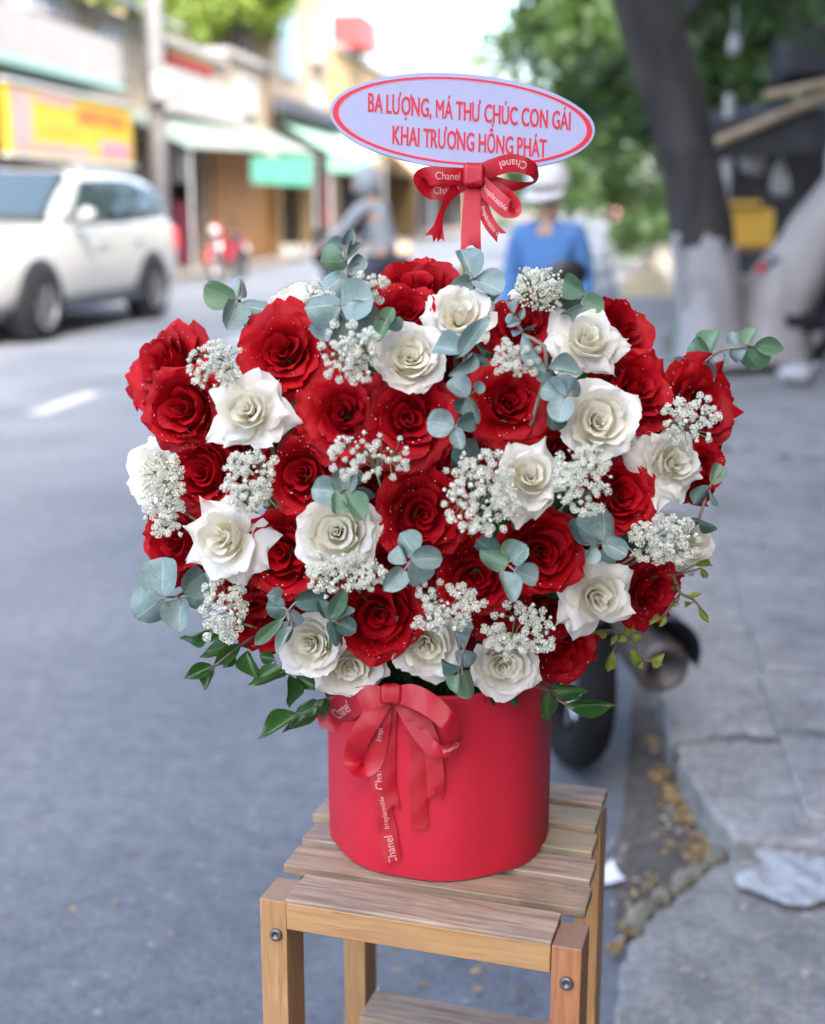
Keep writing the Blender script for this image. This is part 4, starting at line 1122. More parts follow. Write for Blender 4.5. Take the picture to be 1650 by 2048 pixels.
# ================================================================== MOTORBIKES
m_rubber = mat('tyre_rubber', (0.008, 0.008, 0.009), .9, (.014, .014, .015), 20, spec=.2)
m_steel = mat('steel', (.5, .5, .52), .3, metal=.9)
m_engine = mat('engine_alloy', (.22, .21, .21), .5, (.3, .29, .28), 8, metal=.5)
m_exh = mat('muffler_steel', (.12, .105, .105), .5, (.07, .058, .055), 7, metal=.4)
m_tail = mat('tail_lens', (.6, .02, .02), .25)
def motorbike(paint, label, loc, rz, lean=0.0, group=None, lit=False, dull=False):
    r = empty('motorbike'); tag(r, label, 'motorbike', group)
    r.matrix_world = Matrix.Translation(loc) @ Matrix.Rotation(rz, 4, 'Z') @ Matrix.Rotation(lean, 4, 'Y')
    Ry = Matrix.Rotation(math.pi / 2, 3, 'Y')
    for yw, w in ((-.60, .046), (.62, .04)):
        prof = [(.285 + w * math.cos(a), w * math.sin(a)) for a in np.linspace(0, 2 * math.pi, 13)[:-1]]
        wh = MB().lathe(prof, 30, Ry, (0, yw, .285 + .046), closed=True).build('wheel', m_rubber, r, smooth=True)
        mb = MB().lathe([(.245, -.02), (.262, -.02), (.262, .02), (.245, .02)], 26, Ry, (0, yw, .331), closed=True)
        mb.lathe([(0, -.05), (.055, -.05), (.055, .05), (0, .05)], 14, Ry, (0, yw, .331))
        for k in range(12):
            a = 6.283 * k / 12
            mb.tube([(.03 * (1 if k % 2 else -1), yw, .331), (0, yw + .25 * math.cos(a), .331 + .25 * math.sin(a))], .004, 4, False)
        mb.build('rim', m_steel, wh)
        # mudguard
        vs = []; fs = []; a0, a1 = (.3, 2.75) if yw < 0 else (.15, 2.5)
        for i in range(12):
            a = a0 + (a1 - a0) * i / 11
            for (xx, rr) in ((-.07, .345), (-.055, .37), (0, .38), (.055, .37), (.07, .345)):
                vs.append((xx, yw + rr * math.cos(a), .331 + rr * math.sin(a)))
        for i in range(11):
            for k in range(4): fs.append((i * 5 + k, (i + 1) * 5 + k, (i + 1) * 5 + k + 1, i * 5 + k + 1))
        MB().add(vs, fs).build('mudguard', m_black if yw < 0 else paint, r, smooth=True)
    MB().box((0, -.02, .42), (.2, .36, .24), taper=.85).lathe([(0, -.1), (.09, -.09), (.1, .09), (0, .1)], 14, Ry, (0, .1, .36)).build('engine', m_engine, r, bevel=.03)
    def ring(y, zc, hw, hh, n=12, p=.6):
        return [(hw * math.copysign(abs(math.cos(2 * math.pi * k / n)) ** p, math.cos(2 * math.pi * k / n)), y, zc + hh * math.copysign(abs(math.sin(2 * math.pi * k / n)) ** p, math.sin(2 * math.pi * k / n))) for k in range(n)]
    MB().loft([ring(-.92, .80, .03, .035), ring(-.75, .74, .09, .1), ring(-.4, .66, .125, .14), ring(-.05, .56, .12, .12), ring(.2, .56, .09, .1), ring(.33, .66, .05, .08)]).build('body', paint, r, smooth=True)
    MB().loft([ring(-.86, .84, .08, .03), ring(-.6, .83, .125, .045), ring(-.25, .78, .13, .05), ring(.0, .76, .1, .045), ring(.1, .76, .05, .03)]).build('seat', m_black, r, smooth=True)
    for s in (-1, 1):     # leg shields
        vs = []; fs = []
        for i in range(7):
            t = i / 6
            for j in range(4):
                u = j / 3
                vs.append((s * (.05 + .17 * u * (1 - .3 * t)), .30 + .12 * t - .08 * u * u, .42 + .5 * t - .06 * u))
        for i in range(6):
            for j in range(3): fs.append((i * 4 + j, (i + 1) * 4 + j, (i + 1) * 4 + j + 1, i * 4 + j + 1))
        MB().add(vs, fs).add([(a + .004 * s, c + .012, d) for a, c, d in vs], [f[::-1] for f in fs]).build('leg_shield', paint, r, smooth=True)
        MB().tube([(s * .06, .62, .331), (s * .06, .50, .62), (s * .05, .40, .93)], [.022, .028, .026], 8).build('fork_leg', m_steel, r, smooth=True)
        MB().tube([(0, .36, 1.0), (s * .18, .34, 1.03), (s * .34, .24, 1.02)], [.016, .016, .02], 8).build('handlebar', m_black, r, smooth=True)
        MB().tube([(s * .22, .33, 1.03), (s * .27, .36, 1.09), (s * .3, .33, 1.12)], .008, 6).build('mirror_stalk', m_black, r)
        MB().ball((s * .31, .325, 1.15), (.065, .018, .045), 14, 8).build('mirror', m_black, r, smooth=True)
        MB().tube([(s * .1, -.1, .3), (s * .22, -.1, .27)], .015, 6).build('foot_peg', m_rubber, r)
    MB().ball((0, .42, .98), (.13, .12, .12), 16, 10).build('headlight_cowl', paint, r, smooth=True)
    MB().lathe([(0, .0), (.07, 0), (.08, -.04), (0, -.05)], 16, Matrix.Rotation(-math.pi / 2, 3, 'X'), (0, .545, .98)).build('headlight', mat('lamp_glass', (.6, .62, .65), .1), r, smooth=True)
    tl = mat('tail_lamp_lit', (.7, .02, .02), .3, emit=((1, .06, .03), 3.0)) if lit else m_tail
    MB().ball((0, -.945, .78), (.07, .03, .04), 12, 8).build('tail_light', tl, r, smooth=True)
    MB().box((0, -.93, .6), (.19, .015, .14), Matrix.Rotation(.25, 3, 'X')).build('number_plate', m_white, r, bevel=.004)
    ex = MB().tube([(.1, .1, .28), (.15, -.1, .26), (.165, -.35, .29)], .022, 8)
    ex.build('exhaust_pipe', m_exh, r, smooth=True)
    R = Matrix.Rotation(math.pi / 2 + .1, 3, 'X')
    mf = MB().lathe([(.022, -.3), (.05, -.26), (.062, -.2), (.066, .12), (.066, .2), (.058, .215), (.044, .215), (.04, .19), (.024, .185), (.022, .13), (0, .13)], 26, R, (.175, -.63, .325)).build('muffler', m_exh, r, smooth=True)
    MB().lathe([(.0, .132), (.02, .132)], 20, R, (.175, -.63, .325)).build('outlet', m_black, mf)
    vs = []; fs = []
    for i in range(10):
        a = -.5 + 2.2 * i / 9
        for yv in (-.86, -.5): vs.append((.175 + .085 * math.cos(a), yv, .345 + .085 * math.sin(a)))
    for i in range(9): fs.append((i * 2, i * 2 + 1, i * 2 + 3, i * 2 + 2))
    MB().add(vs, fs).build('heat_guard', m_black, mf, smooth=True)
    for s in (-1, 1):
        MB().tube([(s * .09, -.05, .36), (s * .095, -.62, .33)], .028, 8).build('swingarm', m_black, r, smooth=True)
        MB().tube([(s * .10, -.55, .36), (s * .10, -.50, .50), (s * .095, -.46, .64)], [.018, .034, .022], 10).build('shock_absorber', m_black, r, smooth=True)
    MB().box((-.12, -.3, .35), (.05, .62, .1)).build('chain_case', m_black, r, bevel=.02)
    MB().box((.12, -.38, .42), (.03, .34, .2), Matrix.Rotation(.3, 3, 'X')).build('muffler_bracket', m_black, r, bevel=.02)
    MB().box((0, -.78, .58), (.16, .1, .26), Matrix.Rotation(-.35, 3, 'X'), taper=.8).build('plate_holder', m_black, r, bevel=.02)
    MB().tube([(-.08, -.15, .25), (-.2, -.22, .02)], .012, 6).build('side_stand', m_steel, r)
    return r

pq = P(1246, 1362, 3.05)
motorbike(mat('black_paint', (.012, .013, .02), .25, coat=.5), 'black motorbike parked with its muffler toward the bouquet', (pq[0] - .30, pq[1] + .82, 0.0), .30, -.07)
q = G(440, 566); motorbike(mat('dark_red_paint', (.22, .015, .02), .4), 'red motorbike parked at the far kerb before the plank door', (q[0], q[1] + .7, 0), math.pi - .12, .08)
q = VY(1640, 700, 11.3); motorbike(m_black, 'black motorbike parked in the shade behind the pale leaning trunk', (q[0] + .35, 11.2, ZP + .03), -1.2, -.1)
m_bluepaint = mat('blue_paint', (.04, .09, .25), .3)

# ================================================================== WHITE CAR
m_carw = mat('car_white', (.36, .352, .335), .28, (.35, .342, .325), 1, coat=.6)
m_glass = mat('car_glass', (.03, .045, .05), .05, spec=.9, coat=.3)
m_lampg = mat('headlamp_glass', (.55, .57, .6), .1, (.3, .3, .32), 20)
m_rim = mat('grey_alloy', (.13, .13, .14), .45, metal=.5)
m_chrome = mat('chrome', (.6, .6, .62), .12, metal=1.0)
def suv(loc, rz):
    r = empty('car'); tag(r, 'white sport utility car driving on the far side of the road', 'car')
    r.matrix_world = Matrix.Translation(loc) @ Matrix.Rotation(rz, 4, 'Z')
    # local: +Y is forward, origin on the ground amidships; length 4.8, width 1.82, height 1.83
    def sec(y, z0, z1, w, wt=None, nb=.5):
        """rounded section, bottom z0, top z1, half width w at the waist, wt at the top"""
        wt = w * .92 if wt is None else wt
        zs = z1 - z0
        half = [(w * .80, z0), (w * .96, z0 + .10), (w, z0 + zs * .45), (w * .985, z0 + zs * .72), (wt, z1 - .04), (wt * .80, z1), (wt * .35, z1 + .012)]
        return [(x, y, z) for x, z in half] + [(-x, y, z) for x, z in half[::-1]]
    secs = [sec(2.40, .42, .78, .66, .56), sec(2.30, .30, 1.05, .82, .72), sec(2.05, .27, 1.12, .88, .78), sec(1.5, .26, 1.17, .905, .82), sec(.95, .26, 1.23, .91, .85),
            sec(.4, .26, 1.26, .91, .86), sec(-.6, .26, 1.28, .91, .865), sec(-1.4, .27, 1.30, .91, .86), sec(-2.0, .30, 1.31, .90, .84), sec(-2.28, .36, 1.27, .86, .80), sec(-2.38, .46, 1.02, .74, .66)]
    body = MB().loft(secs).build('body', m_carw, r, smooth=True)
    m_ = body.modifiers.new('sub', 'SUBSURF'); m_.levels = 1; m_.render_levels = 2
    def gsec(y, z0, z1, w0, w1):
        half = [(w0, z0), (w0 * .5 + w1 * .5 + .02, (z0 + z1) / 2), (w1, z1 - .06), (w1 * .82, z1), (w1 * .3, z1 + .012)]
        return [(x, y, z) for x, z in half] + [(-x, y, z) for x, z in half[::-1]]
    gh = MB().loft([gsec(1.02, 1.14, 1.24, .80, .74), gsec(.55, 1.15, 1.60, .84, .71), gsec(.15, 1.15, 1.79, .85, .69), gsec(-.4, 1.15, 1.84, .85, .68), gsec(-1.2, 1.15, 1.835, .85, .68), gsec(-1.85, 1.15, 1.77, .84, .67), gsec(-2.2, 1.15, 1.62, .80, .65), gsec(-2.33, 1.12, 1.25, .76, .66)]).build('cabin', m_carw, r, smooth=True)
    m_ = gh.modifiers.new('sub', 'SUBSURF'); m_.levels = 1; m_.render_levels = 2
    # glass: windscreen, side panes (each its own), rear screen
    def pane(name, pts, off):
        c = np.mean(pts, 0); mb = MB(); k = len(pts)
        o = np.array(off); mb.add([np.array(p) + o for p in pts] + [np.array(p) - o for p in pts], [tuple(range(k)), tuple(range(2 * k - 1, k - 1, -1))] + [(i, k + i, k + (i + 1) % k, (i + 1) % k) for i in range(k)])
        mb.build(name, m_glass, r)
    pane('windscreen', [(-.70, .99, 1.25), (.70, .99, 1.25), (.62, .30, 1.735), (-.62, .30, 1.735)], (0, .045, .055))
    for s in (-1, 1):
        X0, X1 = .865 * s, .725 * s
        pane('side_window', [(X0, .66, 1.27), (X0, -.12, 1.285), (X1, -.10, 1.69), (X1, .16, 1.68)][::s], (.02 * s, 0, .008))
        pane('side_window', [(X0, -.20, 1.285), (X0, -1.02, 1.30), (X1, -.98, 1.71), (X1, -.18, 1.70)][::s], (.02 * s, 0, .008))
        pane('quarter_window', [(X0 * .995, -1.10, 1.31), (X0 * .97, -1.92, 1.40), (X1 * 1.03, -1.78, 1.60), (X1, -1.06, 1.71)][::s], (.02 * s, 0, .008))
        for yw in (1.45, -1.36):
            ry = Matrix.Rotation(s * math.pi / 2, 3, 'Y')
            MB().lathe([(.0, -.22), (.435, -.22), (.45, .0), (.43, .012), (.0, .012)], 32, ry, (s * .90, yw, .42)).build('wheel_arch', m_black, r, smooth=False)
            w = MB().lathe([(.25, -.14), (.36, -.14), (.385, -.10), (.385, .08), (.36, .12), (.25, .12)], 36, ry, (s * .83, yw, .388)).build('wheel', m_rubber, r, smooth=True)
            mb = MB().lathe([(.0, .07), (.06, .085), (.07, .05), (.2, .045), (.235, .1), (.255, .115), (.255, .09), (.22, 0), (0, 0)], 36, ry, (s * .835, yw, .388))
            for k in range(6):
                a = 6.283 * k / 6
                mb.box((s * (.835 + .075), yw + .14 * math.cos(a), .388 + .14 * math.sin(a)), (.03, .22, .05), Matrix.Rotation(a, 3, 'X'))
            mb.build('rim', m_rim, w, smooth=False)
        MB().ball((s * 1.03, .62, 1.30), (.10, .09, .09), 14, 8).tube([(s * .86, .62, 1.22), (s * .96, .62, 1.25)], .03, 6).build('mirror', m_carw, r, smooth=True)
        MB().ball((s * .62, 2.24, .90), (.2, .10, .085), 14, 8).build('headlight', m_lampg, r, smooth=True)
        MB().ball((s * .74, 2.22, .58), (.09, .1, .11), 12, 8).build('fog_lamp', m_lampg, r, smooth=True)
        MB().ball((s * .80, -2.26, .95), (.07, .07, .2), 12, 8).build('tail_light', m_tail, r, smooth=True)
        for yd in (.02, -.95): MB().box((s * .918, yd, .98), (.03, .18, .035)).build('door_handle', m_chrome, r, bevel=.01)
        MB().box((s * .90, .05, .33), (.1, 2.1, .08)).build('side_step', m_black, r, bevel=.02)
        MB().tube([(s * .60, .0, 1.84), (s * .60, -1.5, 1.82)], .022, 6).build('roof_rail', m_metal, r, smooth=True)
    MB().box((0, 2.375, .72), (.85, .06, .2)).box((0, 2.385, .62), (.7, .04, .06)).build('grille', m_black, r, bevel=.02)
    MB().box((0, 2.40, .45), (.52, .02, .12)).build('number_plate', m_white, r, bevel=.004)
    MB().box((0, 2.28, .34), (1.5, .16, .12)).build('bumper_guard', m_metal, r, bevel=.03)
    return r
wf, wr = G(100, 682), G(302, 640)
axis = nrm(wf - wr); mid = (wf + wr) / 2
perp = np.array([-axis[1], axis[0], 0]) * (-1)
if perp[0] > 0: perp = -perp
cc = mid + perp * .93 - axis * .14
car_ = suv((cc[0], cc[1], 0.002), math.atan2(axis[1], axis[0]) - math.pi / 2)
car_.matrix_world = car_.matrix_basis @ Matrix.Diagonal((1, 1.1, 1, 1))

# ================================================================== PEOPLE
def skin_obj(name, nodes, edges, material, parent, root=0, sub=2):
    """nodes: list of (pos, radius); grows one continuous surface along the edges"""
    me = bpy.data.meshes.new(name)
    me.from_pydata([tuple(n[0]) for n in nodes], edges, [])
    o = put(name, me, material, parent)
    sk = o.modifiers.new('skin', 'SKIN'); sk.use_smooth_shade = True; sk.branch_smoothing = .6
    if not me.skin_vertices: 
        bm = bmesh.new(); bm.from_mesh(me); bm.verts.layers.skin.verify(); bm.to_mesh(me); bm.free()
    for i, n in enumerate(nodes):
        r = n[1]; me.skin_vertices[0].data[i].radius = (r, r) if not hasattr(r, '__len__') else r
        me.skin_vertices[0].data[i].use_root = (i == root)
    ss = o.modifiers.new('sub', 'SUBSURF'); ss.levels = sub; ss.render_levels = sub
    return o

m_skin = mat('skin', (.36, .21, .14), .55, (.46, .27, .18), 6)
m_trous = mat('dark_trousers', (.02, .024, .04), .8, (.03, .034, .05), 6)
m_shoe = mat('shoe', (.03, .028, .028), .6)
m_hair = mat('dark_hair', (.012, .010, .010), .5)
m_eye = mat('eye', (.02, .015, .012), .2)
def lerp(a, b, t): return tuple(np.array(a) * (1 - t) + np.array(b) * t)
def person(label, J, mats, mw, cap=None, hood=None):
    """J: joint positions; body one mesh, clothes and headgear its children"""
    r = empty('person'); tag(r, label, 'person'); r.matrix_world = mw
    shirt, trousers = mats
    N = []; E = []
    def nd(p, rad): N.append((p, rad)); return len(N) - 1
    pel = nd(J['pelvis'], (.13, .10)); wa = nd(lerp(J['pelvis'], J['chest'], .5), (.12, .09)); ch = nd(J['chest'], (.15, .10)); nk = nd(J['neck'], .052)
    hd0 = nd(lerp(J['neck'], J['head'], .55), (.065, .075)); hd = nd(J['head'], (.075, .092)); tp_ = nd(tuple(np.array(J['head']) + [0, 0, .075]), (.06, .07))
    E += [(pel, wa), (wa, ch), (ch, nk), (nk, hd0), (hd0, hd), (hd, tp_)]
    fwd = nrm(J['look']); side = np.cross(fwd, (0, 0, 1))
    ns = nd(tuple(np.array(J['head']) + fwd * .105 - [0, 0, .02]), .014); E.append((hd, ns))
    SH = []; TR = []
    for s, k in ((-1, 'l'), (1, 'r')):
        sh = nd(J['sh_' + k], .055); el = nd(J['el_' + k], .042); wr = nd(J['wr_' + k], .028)
        E += [(ch, sh), (sh, el), (el, wr)]
        hdir = nrm(np.array(J['wr_' + k]) - np.array(J['el_' + k]))
        pal = nd(tuple(np.array(J['wr_' + k]) + hdir * .06), (.032, .018)); E.append((wr, pal))
        sd = nrm(np.cross(hdir, (0.3, .2, 1)))
        for f in range(4):
            kn = nd(tuple(np.array(N[pal][0]) + hdir * .045 + sd * (.021 * (f - 1.5))), .0095); tip = nd(tuple(np.array(N[kn][0]) + hdir * (.035 + .008 * (f in (1, 2))) - np.cross(sd, hdir) * .02), .008)
            E += [(pal, kn), (kn, tip)]
        t1_ = nd(tuple(np.array(J['wr_' + k]) + hdir * .03 + sd * .045), .010); t2_ = nd(tuple(np.array(N[t1_][0]) + hdir * .035 + sd * .01), .009); E += [(wr, t1_), (t1_, t2_)]
        hp = nd(J['hip_' + k], .085); kne = nd(J['kn_' + k], .058); an = nd(J['an_' + k], .04); toe = nd(J['toe_' + k], (.04, .03))
        E += [(pel, hp), (hp, kne), (kne, an), (an, toe)]
    skin_obj('body', N, E, m_skin, r)
    # shirt
    S = []; SE = []
    def sn(p, rad): S.append((p, rad)); return len(S) - 1
    a = sn(lerp(J['pelvis'], J['chest'], .05), (.158, .125)); b_ = sn(lerp(J['pelvis'], J['chest'], .5), (.155, .12)); c_ = sn(J['chest'], (.178, .125)); d_ = sn(lerp(J['chest'], J['neck'], .92), .072)
    SE += [(a, b_), (b_, c_), (c_, d_)]
    for k in 'lr':
        e1 = sn(J['sh_' + k], .068); e2 = sn(J['el_' + k], .054); SE += [(c_, e1), (e1, e2)]
        if True: e3 = sn(lerp(J['el_' + k], J['wr_' + k], .9), .045); SE += [(e2, e3)]
    skin_obj('shirt', S, SE, shirt, r)
    T = []; TE = []
    T.append((J['pelvis'], (.152, .12)))
    for k in 'lr':
        n0 = len(T); T += [(J['hip_' + k], .105), (J['kn_' + k], .078), (lerp(J['kn_' + k], J['an_' + k], .92), .062)]
        TE += [(0, n0), (n0, n0 + 1), (n0 + 1, n0 + 2)]
    skin_obj('trousers', T, TE, trousers, r)
    for k in 'lr': MB().ball(lerp(J['an_' + k], J['toe_' + k], .55), (.055, .13, .05), 12, 8, None).build('shoe', m_shoe, r, smooth=True)
    hp_ = np.array(J['head'])
    for s in (-1, 1):
        MB().ball(hp_ + fwd * .088 + side * s * .033 + [0, 0, .012], (.013, .009, .007), 8, 6).build('eye', m_eye, r, smooth=True)
        MB().ball(hp_ + side * s * .085, (.014, .02, .032), 8, 6).build('ear', m_skin, r, smooth=True)
    MB().ball(hp_ + fwd * .086 - [0, 0, .058], (.026, .012, .007), 8, 6).build('mouth', mat('lips', (.32, .12, .10), .5), r, smooth=True)
    if cap:
        q = hp_ + [0, 0, .042]
        cp = MB().lathe([(0, .125), (.06, .118), (.098, .085), (.112, .03), (.113, .0)], 24, None, q).build('cap', cap, r, smooth=True)
        vs = []; fs = []
        for i in range(13):
            an = -1.2 + 2.4 * i / 12
            for rr, dz in ((.108, 0), (.108 + .042 * math.cos(an * .9), -.018)):
                d = fwd * math.cos(an) + side * math.sin(an); vs.append(q + d * rr + [0, 0, dz])
        for i in range(12): fs.append((i * 2, i * 2 + 1, i * 2 + 3, i * 2 + 2))
        MB().add(vs, fs).add([np.array(v) - [0, 0, .008] for v in vs], [f[::-1] for f in fs]).build('cap_peak', cap, cp, smooth=True)
    elif hood:
        MB().ball(hp_ - fwd * .018 + np.array([0, 0, .01]), (.122, .122, .15), 18, 12).build('hood', hood, r, smooth=True)
        MB().ball(hp_ + fwd * .05, (.085, .075, .1), 14, 10).build('face', m_skin, r, smooth=True)
    else:
        MB().ball(hp_ - fwd * .012 + np.array([0, 0, .045]), (.098, .102, .095), 16, 10).build('hair', m_hair, r, smooth=True)
    return r

def stand(h=1.64, look=(0.15, 1, -.35)):
    s = h / 1.7
    J = dict(pelvis=(0, 0, .93), chest=(0, .0, 1.26), neck=(0, .0, 1.45), head=(0, .03, 1.575), look=look)
    for k, x in (('l', -1), ('r', 1)):
        J['sh_' + k] = (x * .165, 0, 1.39); J['el_' + k] = (x * .215, -.02, 1.12); J['wr_' + k] = (x * .22, .08, .90)
        J['hip_' + k] = (x * .09, 0, .87); J['kn_' + k] = (x * .11, .03, .48); J['an_' + k] = (x * .12, -.02, .08); J['toe_' + k] = (x * .14, .14, .04)
    return {k: (tuple(np.array(v) * s) if k != 'look' else v) for k, v in J.items()}
def ride(look=(0, 1, -.1)):
    J = dict(pelvis=(0, -.22, .92), chest=(0, -.10, 1.27), neck=(0, -.04, 1.45), head=(0, .0, 1.58), look=look)
    for k, x in (('l', -1), ('r', 1)):
        J['sh_' + k] = (x * .19, -.07, 1.40); J['el_' + k] = (x * .29, .08, 1.18); J['wr_' + k] = (x * .31, .24, 1.06)
        J['hip_' + k] = (x * .11, -.2, .88); J['kn_' + k] = (x * .2, .16, .70); J['an_' + k] = (x * .19, -.06, .34); J['toe_' + k] = (x * .2, .09, .29)
    return J
m_blues = mat('blue_shirt', (.055, .15, .34), .8, (.06, .17, .38), 5, .1, 60)
m_capw = mat('white_cap', (.55, .55, .57), .8)
m_greyh = mat('grey_hoodie', (.17, .195, .23), .85, (.20, .225, .26), 5)
q = VY(1098, 420, 7.0)
man = person('man in a blue shirt and white cap standing behind the bouquet', stand(1.55), (m_blues, m_trous), Matrix.Translation((q[0], 7.0, 0)) @ Matrix.Rotation(math.pi - .25, 4, 'Z'), cap=m_capw)
MB().box((-.08, .115, 1.08), (.06, .012, .028)).build('chest_badge', mat('red_badge', (.5, .08, .06), .6), man, bevel=.004)
q = VY(732, 420, 11.6)
mw = Matrix.Translation((q[0], 11.6, 0)) @ Matrix.Rotation(1.25, 4, 'Z')
person('rider in a grey hooded jacket on a dark motorbike in the road', ride(), (m_greyh, m_trous), mw, hood=m_greyh)
motorbike(mat('navy_paint', (.012, .018, .05), .3), 'dark navy motorbike ridden by the person in the grey hood', (q[0], 11.6, 0.0), 1.25)
m_lilac = mat('pale_jacket', (.5, .5, .6), .8); m_dj = mat('pink_jacket', (.42, .16, .18), .8)
for k, (px, m, lab) in enumerate([(1230, m_dj, 'distant rider in a pink jacket'), (1271, m_lilac, 'distant rider in a pale jacket')]):
    q = VY(px, 440, 46 + 2 * k)
    mw = Matrix.Translation((q[0], q[1], 0)) @ Matrix.Rotation(.02, 4, 'Z')
    person(lab + ' riding away down the road', ride(), (m, m_trous), mw)
    motorbike(m_bluepaint if k else m_black, 'distant motorbike with a lit tail lamp under the ' + ['pink', 'pale'][k] + ' jacket rider', (q[0], q[1], 0), .02, lit=True)

# ================================================================== STOOL
ZS = H - .64          # top of the stool
w_light = wood_mat('pine', (0.36, 0.19, 0.075), (0.48, 0.28, 0.125), (0.35, 0.21, 0.11), (.25, .18, .135))
w_grey = wood_mat('weathered_pine', (0.23, 0.15, 0.105), (0.45, 0.34, 0.25), (0.20, 0.155, 0.13))
w_grime = wood_mat('grimy_pine', (0.24, 0.16, 0.105), (0.40, 0.29, 0.20), (0.07, 0.075, 0.045))
w_green = wood_mat('stained_pine', (0.29, 0.20, 0.13), (0.44, 0.33, 0.22), (0.10, 0.24, 0.15))
w_red = wood_mat('reddish_pine', (0.30, 0.115, 0.05), (0.42, 0.19, 0.085), (0.25, 0.13, 0.08), (.22, .15, .115))
A_, B_, C_ = G(523, 1797, ZS), G(1168, 1900, ZS), G(1212, 1575, ZS)
D_ = A_ + C_ - B_
ux = nrm(B_ - A_); uy = nrm(C_ - B_); Wst = np.linalg.norm(B_ - A_); Dst = np.linalg.norm(C_ - B_)
vx = ux; vyp = np.array([-ux[1], ux[0], 0])
Rst = Matrix(((ux[0], vyp[0], 0, 0), (ux[1], vyp[1], 0, 0), (0, 0, 1, 0), (0, 0, 0, 1)))
stool = empty('stool', mw=Matrix.Translation((A_[0], A_[1], 0)) @ Rst)
tag(stool, 'slatted pine stool with weathered top carrying the red flower box', 'stool')
sk = float(np.dot(C_ - B_, ux)) / float(np.dot(C_ - B_, vyp))     # the old stool is racked sideways by a few degrees
DY = float(np.dot(C_ - B_, vyp))
def spart(name, c, size, m, bev=.0012, rot=None):
    """box part; c = (along front, back from front edge, z); the long side of the box is its local X"""
    s = Matrix.Translation((c[0] + sk * c[1], c[1], c[2]))
    if rot is not None: s = s @ rot
    mb = MB().box((0, 0, 0), size)
    o = mb.build(name, m, stool, bevel=bev)
    o.matrix_basis = s
    return o
LW, LD = .027, .044
RYd = Matrix.Rotation(math.pi / 2, 4, 'Y'); RZd = Matrix.Rotation(math.pi / 2, 4, 'Z')
zl = ZS
for (x, y, m, top) in ((LW / 2, LD / 2, w_light, ZS), (Wst - LW / 2, LD / 2, w_red, ZS - .0005), (LW / 2 + .004, DY - LD / 2, w_light, ZS - .022), (Wst - LW / 2, DY - LD / 2, w_light, ZS - .022)):
    spart('leg', (x, y, top / 2), (top, LD, LW), m, rot=RYd.copy())
fr_ = spart('front_rail', (Wst / 2, .025, ZS - .0145), (Wst - 2 * LW - .001, .05, .028), w_light)
spart('slat', (Wst / 2, .0265, ZS + .0012), (Wst - 2 * LW + .0, .052, .004), w_grey, .001)
sw = (DY - .052 - .020 - 4 * .0150) / 5
for k in range(5):
    y = .052 + .020 + sw * (k + .5) + .0150 * k
    m = [w_grime, w_grey, w_green, w_green, w_grey][k]
    spart('slat', (Wst / 2 + .002 * math.sin(k * 2), y, ZS - .0065), (Wst - .004 - .002 * (k % 2), sw, .0105), m, .0012, rot=Matrix.Rotation(.004 * math.sin(3 * k + 1), 4, 'Z'))
for x in (LW + .009, Wst - LW - .011):
    spart('side_rail', (x, DY / 2 + .02, ZS - .0345), (DY - .05, .017, .036), w_red, rot=RZd.copy())
spart('back_rail', (Wst / 2, DY - .012, ZS - .0345), (Wst - 2 * LW - .006, .018, .036), w_light)
for x in (LW / 2 + .001, Wst - LW / 2 - .001):
    bo = MB().lathe([(0, .0), (.0062, 0), (.0066, .0012), (.0058, .0030), (.0030, .0034), (.0026, .0012), (0, .0012)], 18, Matrix.Rotation(math.pi / 2, 3, 'X')).build('bolt', mat('worn_bolt', (.22, .21, .2), .5, (.12, .11, .1), 900, metal=.8), stool, smooth=True)
    bo.matrix_basis = Matrix.Translation((x + sk * -.0002, -.0002, ZS - .035))
zsh = P(720, 2022, (C_ - CAM) @ FW + .05)[2]
for k, y in enumerate((DY - .075, DY - .15, DY - .225)):
    spart('shelf_slat', (Wst / 2 + .004, y, zsh - .008), (Wst - .07, .058, .016), w_light if k else w_grey, .002)
for x in (LW + .012, Wst - LW - .012): spart('shelf_rail', (x, DY / 2, zsh - .034), (DY - .04, .017, .034), w_light, rot=RZd.copy())

# ================================================================== RED FLOWER BOX
m_box = mat('red_card', (0.49, 0.012, 0.030), .58, (0.535, 0.017, 0.038), 3.5, .14, 700, spec=.3)
nt = m_box.node_tree      # faint cross-weave of the covering paper
BC = G(878, 1655, ZS + .001); BR = .1225; BH = .188
bdir = nrm([-(BC - CAM)[0], -(BC - CAM)[1], 0]); bright = np.array([-bdir[1], bdir[0], 0]) * 1.0
if bright @ RT < 0: bright = -bright
box = empty('flower_box', tuple(BC)); tag(box, 'red octagonal card flower box on the slatted stool', 'flower box')
corn = []
for k in range(8):
    a = math.radians(-18.5 + 22.5 + 45 * k)
    corn.append(bdir * math.cos(a) * BR + bright * math.sin(a) * BR)
def octo(scale, z, rnd=.36):
    out = []
    for k in range(8):
        p0, p1, p2 = corn[k - 1], corn[k], corn[(k + 1) % 8]
        for t in (-1, -.5, 0, .5, 1):
            e0 = p1 + (p0 - p1) * rnd; e1 = p1 + (p2 - p1) * rnd; s = (t + 1) / 2
            q = e0 * (1 - s) ** 2 + 2 * p1 * s * (1 - s) + e1 * s * s
            out.append((q[0] * scale, q[1] * scale, z))
    return out
ext = MB().loft([octo(.998, .0), octo(1.0, .0012), octo(1.003, .07), octo(1.0, .14), octo(1.003, BH)], cap=False)
ext.build('side', m_box, box, smooth=True)
MB().loft([octo(.98, 0.0005), octo(.98, .003)]).build('base', m_box, box)
MB().loft([octo(1.003, BH), octo(1.0, BH + .003), octo(.965, BH + .003), octo(.965, BH - .04)], cap=False).build('rim', m_box, box, smooth=True)
m_foam = mat('wet_foam', (.02, .06, .02), .9, (.03, .08, .03), 30)
